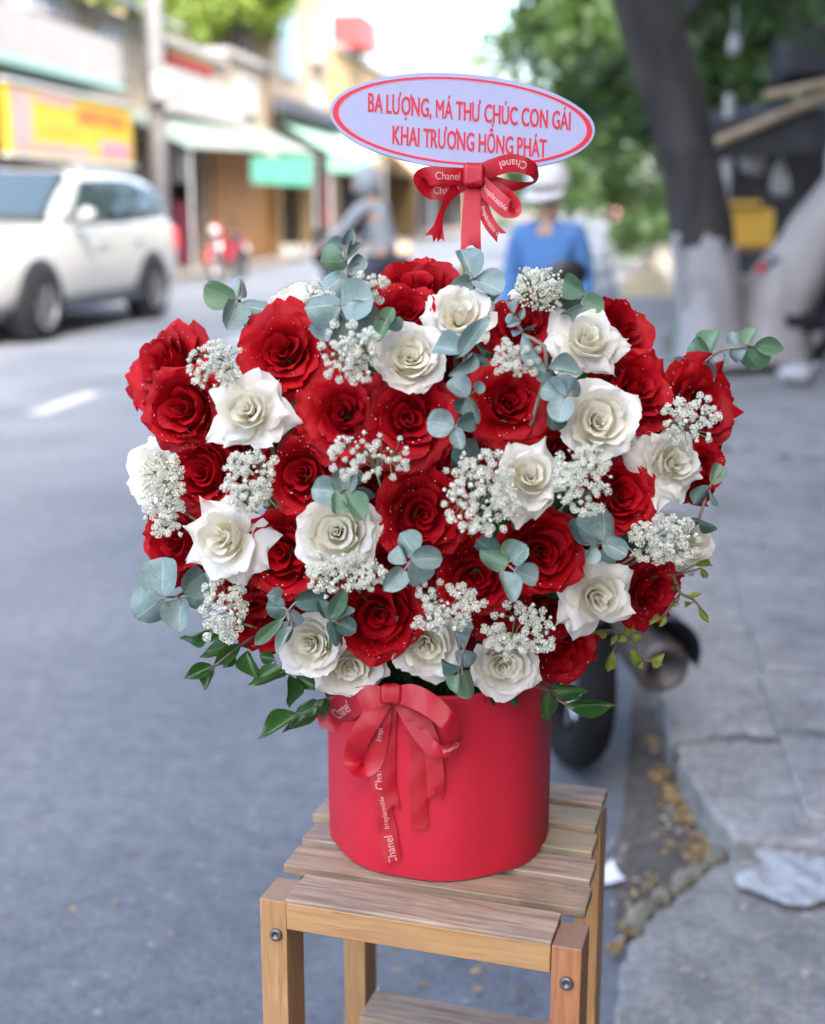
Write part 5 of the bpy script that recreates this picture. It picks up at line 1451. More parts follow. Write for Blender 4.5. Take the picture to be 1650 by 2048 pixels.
fo = MB().loft([octo(.96, BH - .07), octo(.96, BH - .03)]).build('flower_foam', m_foam, None, mw=Matrix.Translation(tuple(BC)))
tag(fo, 'dark green flower foam inside the red box', 'foam')
def boxdepth(px, py):
    """depth along the view axis of the box's near face under a pixel"""
    r = ray(px, py); best = None
    for k in range(8):
        p0, p1 = BC + corn[k], BC + corn[(k + 1) % 8]
        e = p1 - p0; nn_ = np.array([e[1], -e[0], 0])
        if nn_ @ ((p0 + p1) / 2 - BC) < 0: nn_ = -nn_
        dn = r @ nn_
        if dn >= 0: continue
        t = ((p0 - CAM) @ nn_) / dn; q = CAM + r * t
        s = ((q - p0) @ e) / (e @ e)
        if -.001 <= s <= 1.001 and (best is None or t < best): best = t
    return best if best is not None else float((BC - CAM) @ FW) - .03

# ================================================================== BOUQUET: depth of its front under a pixel
D0 = float((P(870, 960, 1.0) - CAM) @ FW)
DC = 1.335; DRD = .19
def surf(px, py):
    q = 1 - ((px - 865) / 640) ** 2 - ((py - 955) / (475 if py < 955 else 520)) ** 2
    return DC + .000114 * (py - 960) - DRD * max(q, 0.0) ** .40
MOUTH = BC + np.array([0, 0, BH - .035])

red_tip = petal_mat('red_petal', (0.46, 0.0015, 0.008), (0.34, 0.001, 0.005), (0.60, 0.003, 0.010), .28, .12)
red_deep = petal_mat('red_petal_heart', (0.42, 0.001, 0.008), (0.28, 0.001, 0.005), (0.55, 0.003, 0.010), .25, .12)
wht_tip = petal_mat('white_petal', (0.91, 0.89, 0.835), (0.90, 0.865, 0.74), (0.91, 0.885, 0.81), .40, .05, vein=.2, vary=.12)
wht_deep = petal_mat('white_petal_heart', (0.91, 0.88, 0.78), (0.91, 0.84, 0.64), (0.91, 0.87, 0.72), .42, .05, vein=.2, vary=.12)
m_stem = mat('rose_stem', (.05, .11, .03), .5, (.08, .15, .045), 20)
m_dew = mat('dew_water', (.95, .96, .98), .05, spec=.8, trans=.35)

def smooth(t): t = np.clip(t, 0, 1); return t * t * (3 - 2 * t)
def petal(r, th, L, W, a0, a1, a2, rb=.05, flat=1.0, roll=0.0, ruff=.03, tip=0.0, bend=.55, z0=0.0, spiral=0.0, nu=13, nv=12, notch=0.0, inr=0.0):
    """one petal as a bent sheet: profile elevation a0 -> a1 -> a2 (degrees) along its length, wrapped round the rose axis
    tip: 0 rounded rim, 1 drawn to a point by rolled-back margins"""
    u = np.linspace(-1, 1, nu)[:, None]; v = np.linspace(0, 1, nv)[None, :]
    ph = r.uniform(0, 6.28, 4)
    lim = 1 - (.10 + .30 * tip) * np.abs(u) ** (2.0 - .8 * tip) - notch * np.exp(-(u / .18) ** 2) + .03 * np.sin(5 * u + ph[0]) + .022 * np.sin(11 * u + ph[1])
    ve = v * lim
    tt = np.linspace(0, 1, 60)
    al = np.radians(np.where(tt < bend, a0 + (a1 - a0) * smooth(tt / bend), a1 + (a2 - a1) * smooth((tt - bend) / (1 - bend))))
    dr = np.cos(al) * L / 59; dz = np.sin(al) * L / 59
    rr = rb + np.concatenate([[0], np.cumsum(dr)[:-1]]); zz = z0 + np.concatenate([[0], np.cumsum(dz)[:-1]])
    R = np.interp(ve, tt, rr); Z = np.interp(ve, tt, zz); AL = np.interp(ve, tt, al)
    wv = (.22 + .78 * np.sin(np.pi / 2 * np.clip(ve / (.62 - .14 * tip), 0, 1))) * (1 - (.42 + .42 * tip) * np.clip((ve - .62 + .2 * tip) / (.38 + .2 * tip), 0, 1) ** (2.4 - .9 * tip))
    w = W * wv
    R = R * (1 + spiral * u)
    rho = np.maximum(R, .10 + .05 * flat) * flat
    ang = np.clip(u * w / rho, -2.9, 2.9)
    off = roll * W * np.abs(u) ** 2.1 * ve ** 1.2 + ruff * np.sin(3.1 * u + ph[2]) * ve ** 2 + .75 * ruff * np.sin(7.3 * u + ph[3] + 2 * ve) * ve ** 3 + .4 * ruff * np.sin(14 * u + ph[0]) * ve ** 5 - inr * (1 - u ** 2) * np.sin(np.pi * ve)
    x = R - rho * (1 - np.cos(ang)); y = rho * np.sin(ang)
    nx = np.sin(AL); nz = -np.cos(AL)
    x = x + off * nx * np.cos(ang); y = y + off * nx * np.sin(ang); z = Z + off * nz
    X = x * math.cos(th) - y * math.sin(th); Y = x * math.sin(th) + y * math.cos(th)
    V = np.stack([X, Y, z], -1).reshape(-1, 3)
    F = [(i * nv + j, (i + 1) * nv + j, (i + 1) * nv + j + 1, i * nv + j + 1) for i in range(nu - 1) for j in range(nv - 1)]
    UV = np.stack([np.broadcast_to((u + 1) / 2, ve.shape), ve], -1).reshape(-1, 2)
    return V, F, UV

def heart_petals(r, n, r0, r1, h, tight):
    """petals still furled round the axis: each rim slants and lies off centre, lips turned slightly out"""
    out = []
    for i in range(n):
        t = i / max(n - 1, 1); Rr = r0 + (r1 - r0) * t ** 1.15
        th = i * 2.399 + r.uniform(-.5, .5)
        nu, nv = 17, 9
        u = np.linspace(-1, 1, nu)[:, None]; v = np.linspace(0, 1, nv)[None, :]
        hh = h * (.88 + .12 * math.sin(math.pi * min(1, t + .25))) * (1 - .10 * t) + r.uniform(-.04, .04)
        ph = r.uniform(0, 6.28, 4)
        lim = 1 - .09 * u ** 2 + .03 * np.sin(4 * u + ph[0]) + .015 * np.sin(9 * u + ph[3])
        ve = v * lim
        half = (1.75 - .6 * t) + r.uniform(-.2, .2)
        rad = Rr * (.45 + .55 * np.sin(np.pi / 2 * np.clip(ve / .5, 0, 1))) * (1 + (.16 - .34 * tight * (1 - t)) * np.clip((ve - .5) / .5, 0, 1) ** 2) * (1 + r.uniform(.10, .26) * u)
        rad = rad + (.045 + .07 * t) * np.clip((ve - .80) / .20, 0, 1) ** 2 + .018 * np.sin(5 * u + ph[1]) * ve ** 2
        an = th + u * half
        ox, oy = Rr * .22 * math.cos(ph[2]), Rr * .22 * math.sin(ph[2])
        Zc = hh * ve * (1 + .05 * np.cos(an - ph[1]))
        V = np.stack([rad * np.cos(an) + ox * ve, rad * np.sin(an) + oy * ve, Zc], -1).reshape(-1, 3)
        F = [(a * nv + j, (a + 1) * nv + j, (a + 1) * nv + j + 1, a * nv + j + 1) for a in range(nu - 1) for j in range(nv - 1)]
        UV = np.stack([np.broadcast_to((u + 1) / 2, ve.shape), ve], -1).reshape(-1, 2)
        out.append((V, F, UV))
    return out

def rose_petals(kind, seed):
    """returns heart petals and the list of free petals, unit rose: widest reach about 1, height about 0.8"""
    r = np.random.RandomState(seed)
    free = []
    ga = 2.399
    j = lambda a: r.uniform(-a, a)
    if kind == 'open':            # garden rose blown wide open
        heart = heart_petals(r, 8, .018, .25, .84, .9)
        for i in range(5):
            t = i / 4
            free.append(petal(r, i * ga + j(.35), .95 + .08 * t + j(.05), .48 + .12 * t, 22, 86 - 12 * t + j(5), 62 - 40 * t + j(12), rb=.05 + .05 * t, ruff=.035, roll=.06 + .10 * t, spiral=.10 + j(.06)))
        for i in range(5):
            t = i / 4
            free.append(petal(r, .4 + i * ga + j(.35), 1.04 + .08 * t + j(.06), .66 + .08 * t, 16, 58 - 14 * t + j(7), 16 - 40 * t + j(16), rb=.1, flat=1.2, ruff=.07, roll=.16, notch=.06 * r.rand()))
        for i in range(6):
            free.append(petal(r, .2 + i * 1.047 + j(.25), 1.14 + j(.1), .74 + j(.08), 10, 30 + j(9), -14 + j(26), rb=.1, flat=1.45, ruff=.11, roll=.12 + j(.08), notch=.08 * r.rand(), z0=-.03))
    elif kind == 'full':          # rounded, many-petalled, rim only turned out
        heart = heart_petals(r, 10, .018, .33, .80, .8)
        for i in range(6):
            t = i / 5
            free.append(petal(r, i * ga + j(.3), .96 + .06 * t + j(.04), .54 + .14 * t, 15, 84 - 10 * t + j(4), 72 - 34 * t + j(10), rb=.13 + .12 * t, ruff=.045, roll=.06 + .10 * t, spiral=.08 + j(.05), tip=.1))
        for i in range(6):
            t = i / 5
            free.append(petal(r, .5 + i * ga + j(.3), 1.0 + .08 * t + j(.05), .72 + j(.06), 10, 62 - 14 * t + j(6), 28 - 48 * t + j(14), rb=.19, flat=1.15, ruff=.08, roll=.18, tip=.15 + .35 * t * r.rand()))
    elif kind == 'reflex':        # tall bud with pointed outer petals folded back
        heart = heart_petals(r, 8, .016, .25, 1.02, 1.0)
        for i in range(4):
            t = i / 3
            free.append(petal(r, i * ga + j(.3), 1.12 - .05 * t, .46 + .10 * t, 24, 88 - 5 * t, 80 - 34 * t + j(8), rb=.07 + .06 * t, ruff=.02, roll=.06 + .14 * t, spiral=.12, tip=.2))
        for i in range(4):
            free.append(petal(r, .6 + i * 1.571 + j(.6), 1.10 + j(.12), .52 + j(.12), 16, 50 + j(20), 0 + j(42), rb=.1, flat=1.1, ruff=.07, roll=.45 + j(.25), tip=.75 + j(.25), bend=.5))
        for i in range(6):
            free.append(petal(r, .2 + i * 1.047 + j(.55), 1.20 + j(.2), .56 + j(.14), 6, 20 + j(20), -14 + j(44), rb=.1, flat=1.35, ruff=.08, roll=.40 + j(.25), tip=.75 + j(.25), z0=-.05, bend=.5))
    else:                         # 'bud': seen from the side, cupped, few opened petals
        heart = heart_petals(r, 7, .018, .28, .98, .9)
        for i in range(6):
            t = i / 5
            free.append(petal(r, i * ga + j(.3), 1.08 + .06 * t, .58 + .12 * t, 12, 86 - 16 * t + j(5), 70 - 56 * t + j(12), rb=.08 + .10 * t, ruff=.045, roll=.08 + .14 * t, spiral=.1))
        for i in range(5):
            free.append(petal(r, .3 + i * 1.257 + j(.35), 1.12 + j(.08), .72, 8, 46 + j(14), -14 + j(26), rb=.14, flat=1.25, ruff=.09, roll=.18, notch=.07 * r.rand()))
    return heart, free

def frame_to(zdir, spin):
    z = nrm(zdir); a = np.array([0, 0, 1.0]) if abs(z[2]) < .9 else np.array([1.0, 0, 0])
    x = nrm(np.cross(a, z)); y = np.cross(z, x)
    c, s = math.cos(spin), math.sin(spin)
    x2 = x * c + y * s; y2 = -x * s + y * c
    return Matrix(((x2[0], y2[0], z[0], 0), (x2[1], y2[1], z[1], 0), (x2[2], y2[2], z[2], 0), (0, 0, 0, 1)))

dew_v = [(0, 0, .8), (1, 0, 0), (.31, .95, 0), (-.81, .59, 0), (-.81, -.59, 0), (.31, -.95, 0), (.5, .3, .6), (-.2, .55, .6), (-.6, -.1, .6), (-.1, -.6, .6), (.5, -.4, .6)]
def rose(color, kind, px, py, dia, fx, fy, label, back=0.0, seed=None, spin=None, dew=True):
    """px, py: where the rose heart shows; dia: its width in the photograph; fx, fy: how far it faces right / up"""
    seed = seed if seed is not None else int(px * 7 + py * 13) % 9973
    r = random.Random(seed)
    d = surf(px, py) + back - ({'reflex': .026, 'full': .016, 'bud': .012, 'open': .0}[kind] if color == 'w' else 0.0)
    reach = {'open': 1.06, 'full': .92, 'reflex': 1.12, 'bud': .95}[kind]
    s = (1.13 if color == 'r' else .98) * dia / 2 / FPX * d / reach
    hh = {'open': .80, 'full': .80, 'reflex': 1.0, 'bud': .95}[kind]
    f = nrm(RT * fx + UP * fy - FW * max(.12, math.sqrt(max(0.0, 1 - fx * fx - fy * fy))))
    top = P(px, py, d)
    base = top - f * hh * s
    mw = Matrix.Translation(tuple(base)) @ frame_to(f, r.uniform(0, 6.28) if spin is None else spin) @ Matrix.Scale(s, 4)
    root = empty('rose', mw=mw)
    tag(root, label, 'rose', ('red' if color == 'r' else 'white') + ' roses in the arrangement')
    heart, free = rose_petals(kind, seed)
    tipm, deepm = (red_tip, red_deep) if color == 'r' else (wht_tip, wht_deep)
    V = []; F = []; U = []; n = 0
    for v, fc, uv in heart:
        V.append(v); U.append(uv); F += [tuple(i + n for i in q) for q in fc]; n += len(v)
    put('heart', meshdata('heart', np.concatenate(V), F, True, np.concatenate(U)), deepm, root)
    dv = []; dn = []
    nfree = len(free)
    for k, (v, fc, uv) in enumerate(free):
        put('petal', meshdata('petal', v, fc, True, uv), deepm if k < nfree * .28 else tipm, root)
        if k >= 2:
            dv.append(v)
    # calyx and stem
    mb = MB().ball((0, 0, -.06), (.17, .17, .14), 12, 8)
    for k in range(5):
        a = k * 1.257 + .3
        pt = lambda rr, z, da: (rr * math.cos(a + da), rr * math.sin(a + da), z)
        mb.add([pt(.12, -.02, -.5), pt(.12, -.02, .5), pt(.34, -.02, .16), pt(.55, -.14, 0), pt(.34, -.02, -.16)], [(0, 1, 2, 3, 4)])
    mb.build('calyx', m_stem, root, smooth=True)
    inv = mw.inverted()
    e = MOUTH + np.array([(base - MOUTH)[0] * .16, (base - MOUTH)[1] * .16, -.01]); b0 = base - f * .05 * s
    mid = b0 * .55 + e * .45 - f * .03
    pts = catmull([b0, mid, e], 6)
    lp_ = [tuple(inv @ Vector(tuple(q))) for q in pts]
    MB().tube(lp_, .0028 / s, 6).build('stem', m_stem, root, smooth=True)
    if dew:
        A = np.concatenate(dv); rs = np.random.RandomState(seed + 5)
        mb = MB(); cnt = 150 if color == 'r' else 30
        for i in rs.randint(0, len(A) - 12, cnt):
            # a drop sits between two neighbouring points of a petal
            t = rs.rand(); p = A[i] * t + A[i + 1] * (1 - t)
            if np.linalg.norm(A[i] - A[i + 1]) > .4: continue
            rad = (.00036 + .00050 * rs.rand() ** 3) / s
            nn_ = nrm(np.array([p[0] * .2, p[1] * .2, 1.0]))
            mb.ball(tuple(p + nn_ * rad * .5), rad, 6, 4)
        o = mb.build('dew', m_dew, root, smooth=True); o['kind'] = 'stuff'
    return root

# ---- roses: colour, form, pixel of the heart, width, facing right, facing up, label, set back
ROSES = [
 ('r', 'open', 306, 716, 176, -.55, .35, 'red rose seen from its side on the left shoulder of the bouquet', .03),
 ('r', 'full', 352, 818, 150, -.30, -.05, 'dark red tightly petalled rose below the side-on red rose', .0),
 ('r', 'open', 560, 695, 182, -.15, .15, 'large open red rose under the top eucalyptus sprig on the left', .0),
 ('r', 'full', 838, 552, 158, 0, .72, 'red rose facing skyward at the crown of the bouquet', .02),
 ('r', 'bud', 818, 612, 122, .05, .35, 'red rose tucked under the skyward red rose', .0),
 ('r', 'open', 1048, 640, 140, .08, .38, 'red rose with a fine eucalyptus tip in front of it', .02),
 ('r', 'bud', 1268, 652, 150, .55, .35, 'red rose half turned away at the right shoulder', .03),
 ('r', 'bud', 1292, 762, 150, .40, .28, 'red bud-like rose under the half turned red rose', .0),
 ('r', 'open', 1424, 812, 186, .55, .05, 'red rose facing out on the right flank behind gypsophila', .04),
 ('r', 'bud', 1296, 845, 110, .3, -.1, 'small red rose peeking between two white roses on the right', .04),
 ('r', 'open', 682, 822, 172, -.08, .05, 'open red rose left of the pair of red roses in the middle', .0),
 ('r', 'open', 818, 836, 186, 0, .0, 'broad open red rose with trailing lower petals in the middle', .0),
 ('r', 'open', 1022, 800, 166, .08, .10, 'open red rose beside the twin blue grey eucalyptus leaves', .0),
 ('r', 'full', 392, 942, 134, -.35, .0, 'deep red rose between two white roses on the left flank', .015),
 ('r', 'full', 602, 945, 134, -.12, .02, 'round red rose left of the small gypsophila spray', .0),
 ('r', 'full', 850, 1032, 168, .12, -.02, 'large round red rose in the very centre of the bouquet', .0),
 ('r', 'full', 1250, 990, 130, .15, .05, 'round red rose right of the spreading gypsophila', .0),
 ('r', 'full', 1088, 1108, 156, .05, -.05, 'round red rose below the white bud rose on the right', .0),
 ('r', 'full', 556, 1108, 160, -.15, -.05, 'tall red rose beside the pointed white rose on the left', .0),
 ('r', 'full', 955, 1158, 146, -.02, -.10, 'red rose partly covered by green grey eucalyptus', .0),
 ('r', 'full', 756, 1235, 160, -.02, -.12, 'frilled red rose above the lower white roses', .0),
 ('r', 'bud', 335, 1092, 136, -.4, -.1, 'red rose behind the pointed white rose on the left edge', .03),
 ('r', 'open', 1318, 1194, 140, .42, -.30, 'red rose with two spread petals at the lower right edge', .02),
 ('r', 'bud', 1130, 1318, 134, .2, -.45, 'dark red rose low beside the lowest right white rose', .03),
 ('r', 'bud', 515, 1262, 134, -.25, -.40, 'dark red rose low on the left above the green leaves', .03),
 ('r', 'open', 790, 1128, 140, -.05, -.2, 'red rose half hidden under the central red rose', .035),
 ('r', 'bud', 1422, 948, 110, .55, -.1, 'small red rose on the right edge beside the pointed white rose', .04),
 ('r', 'open', 1000, 1228, 130, .1, -.3, 'red rose with broad lower petal above the gypsophila spray', .03),
 ('r', 'bud', 752, 640, 96, -.1, .3, 'small red rose behind the big round eucalyptus leaves', .045),
 ('r', 'bud', 1108, 1232, 110, .1, -.2, 'red rose behind the ruffled white rose on the right', .045),
 ('r', 'bud', 912, 1092, 110, .1, -.1, 'small red rose behind the central eucalyptus leaves', .045),
 ('r', 'open', 930, 905, 120, .0, .0, 'red rose deep between the middle red roses and gypsophila', .05),
 ('r', 'bud', 640, 892, 110, -.1, 0, 'red rose deep between the open red rose and the round red one', .05),
 ('r', 'bud', 470, 905, 110, -.2, 0, 'red rose deep below the big pointed white rose', .05),
 ('r', 'bud', 742, 985, 110, 0, 0, 'red rose deep beside the loose gypsophila spray', .05),
 ('r', 'bud', 900, 735, 110, 0, .1, 'red rose deep right of the round creamy white rose', .05),
 ('r', 'bud', 1140, 905, 120, .1, 0, 'red rose deep behind the right hand gypsophila spray', .05),
 ('r', 'bud', 625, 1185, 120, -.1, -.1, 'red rose deep under the gypsophila below the white rose', .05),
 ('r', 'bud', 1185, 1120, 120, .1, -.1, 'red rose deep behind the large round eucalyptus leaf', .05),
 ('r', 'bud', 480, 1185, 120, -.25, -.2, 'red rose deep behind the hanging gypsophila on the left', .05),
 ('r', 'bud', 880, 1270, 120, 0, -.3, 'red rose deep above the white rose right of the bow', .05),
 ('w', 'reflex', 484, 812, 188, -.12, .08, 'big pointed white rose on the left shoulder', -.01),
 ('w', 'full', 588, 592, 128, -.15, .70, 'white rose seen edge-on at the top left', .03),
 ('w', 'full', 822, 708, 140, .02, .12, 'round creamy white rose in the upper middle', .0),
 ('w', 'bud', 922, 610, 134, .05, .42, 'white bud rose right of the skyward red rose', .0),
 ('w', 'reflex', 1182, 662, 176, .10, .28, 'pointed white rose on the right shoulder', .0),
 ('w', 'full', 1205, 838, 162, .10, .05, 'round white rose under the twin blue grey eucalyptus leaves', -.01),
 ('w', 'reflex', 1362, 920, 172, .22, .10, 'pointed white rose on the right flank with splayed petals', .0),
 ('w', 'reflex', 1062, 945, 172, -.02, .20, 'white bud rose wrapped in gypsophila right of the middle', -.005),
 ('w', 'bud', 276, 940, 140, -.66, .10, 'white rose seen from its side on the left edge', .03),
 ('w', 'reflex', 428, 1078, 186, -.28, .0, 'pointed white rose on the lower left flank', -.01),
 ('w', 'full', 672, 1062, 164, .0, .08, 'round white rose under the green and grey eucalyptus trio', -.005),
 ('w', 'reflex', 1204, 1200, 184, .12, -.08, 'ruffled pointed white rose on the lower right', -.01),
 ('w', 'full', 612, 1292, 128, -.22, -.05, 'white rose on the lower left above the box', -.005),
 ('w', 'full', 700, 1345, 136, .05, -.32, 'white rose hanging over the ribbon bow', .005),
 ('w', 'bud', 852, 1300, 144, -.05, -.15, 'white rose above the box rim right of the bow', .005),
 ('w', 'full', 1010, 1338, 136, .02, -.18, 'lowest right round white rose above the box', -.005),
 ('w', 'bud', 1398, 1098, 110, .5, -.1, 'white rose behind gypsophila on the lower right edge', .05),
 ('w', 'bud', 1082, 570, 110, .1, .5, 'white rose hidden behind the top right gypsophila', .05),
]
for q in ROSES: rose(*q[:8], back=q[8])

# ---- eucalyptus
m_euc = leaf_mat('eucalyptus_leaf', (0.150, 0.225, 0.205), (0.255, 0.335, 0.325), (0.36, 0.44, 0.41), .55, (.2, .34, .28), .12, speck=(.42, .50, .52))
m_eug = leaf_mat('eucalyptus_young_leaf', (0.10, 0.19, 0.12), (0.17, 0.27, 0.16), (0.24, 0.36, 0.24), .5, (.2, .4, .14), .2, speck=(.3, .4, .32))
m_eud = leaf_mat('eucalyptus_dark_leaf', (0.055, 0.105, 0.085), (0.10, 0.165, 0.15), (0.18, 0.26, 0.23), .55, (.1, .22, .12), .12)
m_lf = leaf_mat('glossy_leaf', (0.018, 0.062, 0.012), (0.035, 0.105, 0.022), (0.09, 0.19, 0.06), .32, (.08, .25, .03), .18, spec=.5)
m_lfy = leaf_mat('young_yellow_leaf', (0.17, 0.22, 0.035), (0.28, 0.32, 0.06), (0.36, 0.40, 0.12), .5, (.35, .42, .06), .3)
m_twig = mat('brown_twig', (.13, .085, .06), .7, (.19, .13, .09), 30)
m_etwig = mat('grey_twig', (.22, .18, .15), .7, (.28, .24, .2), 30)

def leaf_mesh(name, prof, cup, droop, fold, wav, seed):
    """unit leaf: y from 0 (stalk) to 1 (tip), half width 0.5"""
    r = random.Random(seed); nv, nu = 11, 9; vs = []; uv = []
    p1 = r.uniform(0, 6)
    for j in range(nv):
        t = j / (nv - 1); w = prof(t) * .5
        for i in range(nu):
            s = -1 + 2 * i / (nu - 1)
            z = cup * (s * w) ** 2 * 2 + fold * abs(s) * w - droop * t * t + wav * math.sin(6 * t + 3 * s + p1) * abs(s)
            vs.append((s * w, t + .02 * s * s * math.sin(p1), z)); uv.append(((s + 1) / 2, t))
    fs = [(j * nu + i, j * nu + i + 1, (j + 1) * nu + i + 1, (j + 1) * nu + i) for j in range(nv - 1) for i in range(nu - 1)]
    return vs, fs, uv
def circ(t): return max(.05, math.sqrt(max(0, 1 - (2 * (t * .985 + .012) - 1) ** 2)) ** .9)
def oval(t): return max(.05, math.sin(math.pi * min(.985, t ** .9 * .97 + .012)) ** .75)
def lance(t): return max(.03, math.sin(math.pi * t ** .85) ** .9 * (1 - .25 * t) + .02 * (1 - t))
LM = {}
def leafdata(kind, var, matr):
    key = (kind, var, matr.name)
    if key not in LM:
        pr = {'round': circ, 'oval': oval, 'lance': lance}[kind]
        cup, droop, fold, wav = [(.85, .14, .07, .04), (-.65, .22, .05, .05), (.45, -.13, .14, .045)][var]
        if kind == 'lance': fold += .14
        vs, fs, uv = leaf_mesh('leaf', pr, cup, droop, fold, wav, var + 5)
        me = meshdata('leaf', vs, fs, True, uv); me.materials.append(matr); LM[key] = me
    return LM[key]
def place_leaf(parent, bx, by, tx, ty, w, d, matr, kind, var, dt=None, rollv=None, rr=rng):
    """leaf from stalk pixel to tip pixel, w pixels wide"""
    dt = rr.uniform(-.010, .016) if dt is None else dt
    B = P(bx, by, d); T = P(tx, ty, d + dt)
    y = T - B; L = np.linalg.norm(y); y = y / L
    view = nrm((B + T) / 2 - CAM)
    x = nrm(np.cross(y, -view)); z = np.cross(x, y)
    a = rr.uniform(-.62, .62) if rollv is None else rollv
    x2 = x * math.cos(a) + z * math.sin(a); z2 = -x * math.sin(a) + z * math.cos(a)
    wm = w / FPX * d / max(.75, math.cos(a))
    mw = Matrix(((x2[0] * wm, y[0] * L, z2[0] * L, B[0]), (x2[1] * wm, y[1] * L, z2[1] * L, B[1]), (x2[2] * wm, y[2] * L, z2[2] * L, B[2]), (0, 0, 0, 1)))
    o = put('leaf', leafdata(kind, var, matr), None, parent)
    o.matrix_basis = parent.matrix_basis.inverted() @ mw
    return B, T

def sprig(name, cat, group, label, leaves, off, stemmat, kind, mats, stem_px=None, leafkind=None):
    """leaves: (bx, by, tx, ty, w[, m[, extra depth]])"""
    cx = np.mean([l[0] for l in leaves]); cy = np.mean([l[1] for l in leaves])
    d = surf(cx, cy) - off - .012
    root_p = P(cx, cy, d + .05)
    root = empty(name, tuple(root_p)); tag(root, label, cat, group)
    r = random.Random(int(cx * 3 + cy)); bases = []
    for k, l in enumerate(leaves):
        m = mats[l[5]] if len(l) > 5 else mats[0]; ex = l[6] if len(l) > 6 else 0.0
        asp = math.hypot(l[2] - l[0], l[3] - l[1]) / l[4]
        kd = leafkind or (kind if asp < 1.45 else 'oval')
        B, T = place_leaf(root, l[0], l[1], l[2], l[3], l[4], d + ex + r.uniform(-.004, .004), m, kd, r.randrange(3), rr=r)
        bases.append((B, T))
    inv = root.matrix_basis.inverted()
    def loc(q): return tuple(inv @ Vector(tuple(q)))
    if stem_px:
        path = [P(x, y, d + .004 + e) for x, y, e in stem_px]
    else:
        path = [np.mean([b[0] for b in bases], 0), P(cx, cy, d + .03), P(cx * .8 + 870 * .2, cy * .8 + 1100 * .2, d + .09)]
    end = MOUTH * .9 + path[-1] * .1
    path = path + [path[-1] * .5 + end * .5 + FW * .02, end]
    pts = catmull(path, 16)
    mb = MB().tube([loc(q) for q in pts], np.linspace(.0011, .0022, 16), 6)
    for Bq, T in bases:   # leaf stalks to the nearest stem point
        k = int(np.argmin(np.linalg.norm(pts - Bq, axis=1)))
        if np.linalg.norm(pts[k] - Bq) > .002: mb.tube([loc(pts[k]), loc(Bq), loc(Bq * .8 + T * .2)], [.0009, .0008, .0005], 5)
    mb.build('stem', stemmat, root, smooth=True)
    return root
EU = [m_euc, m_eug, m_eud]
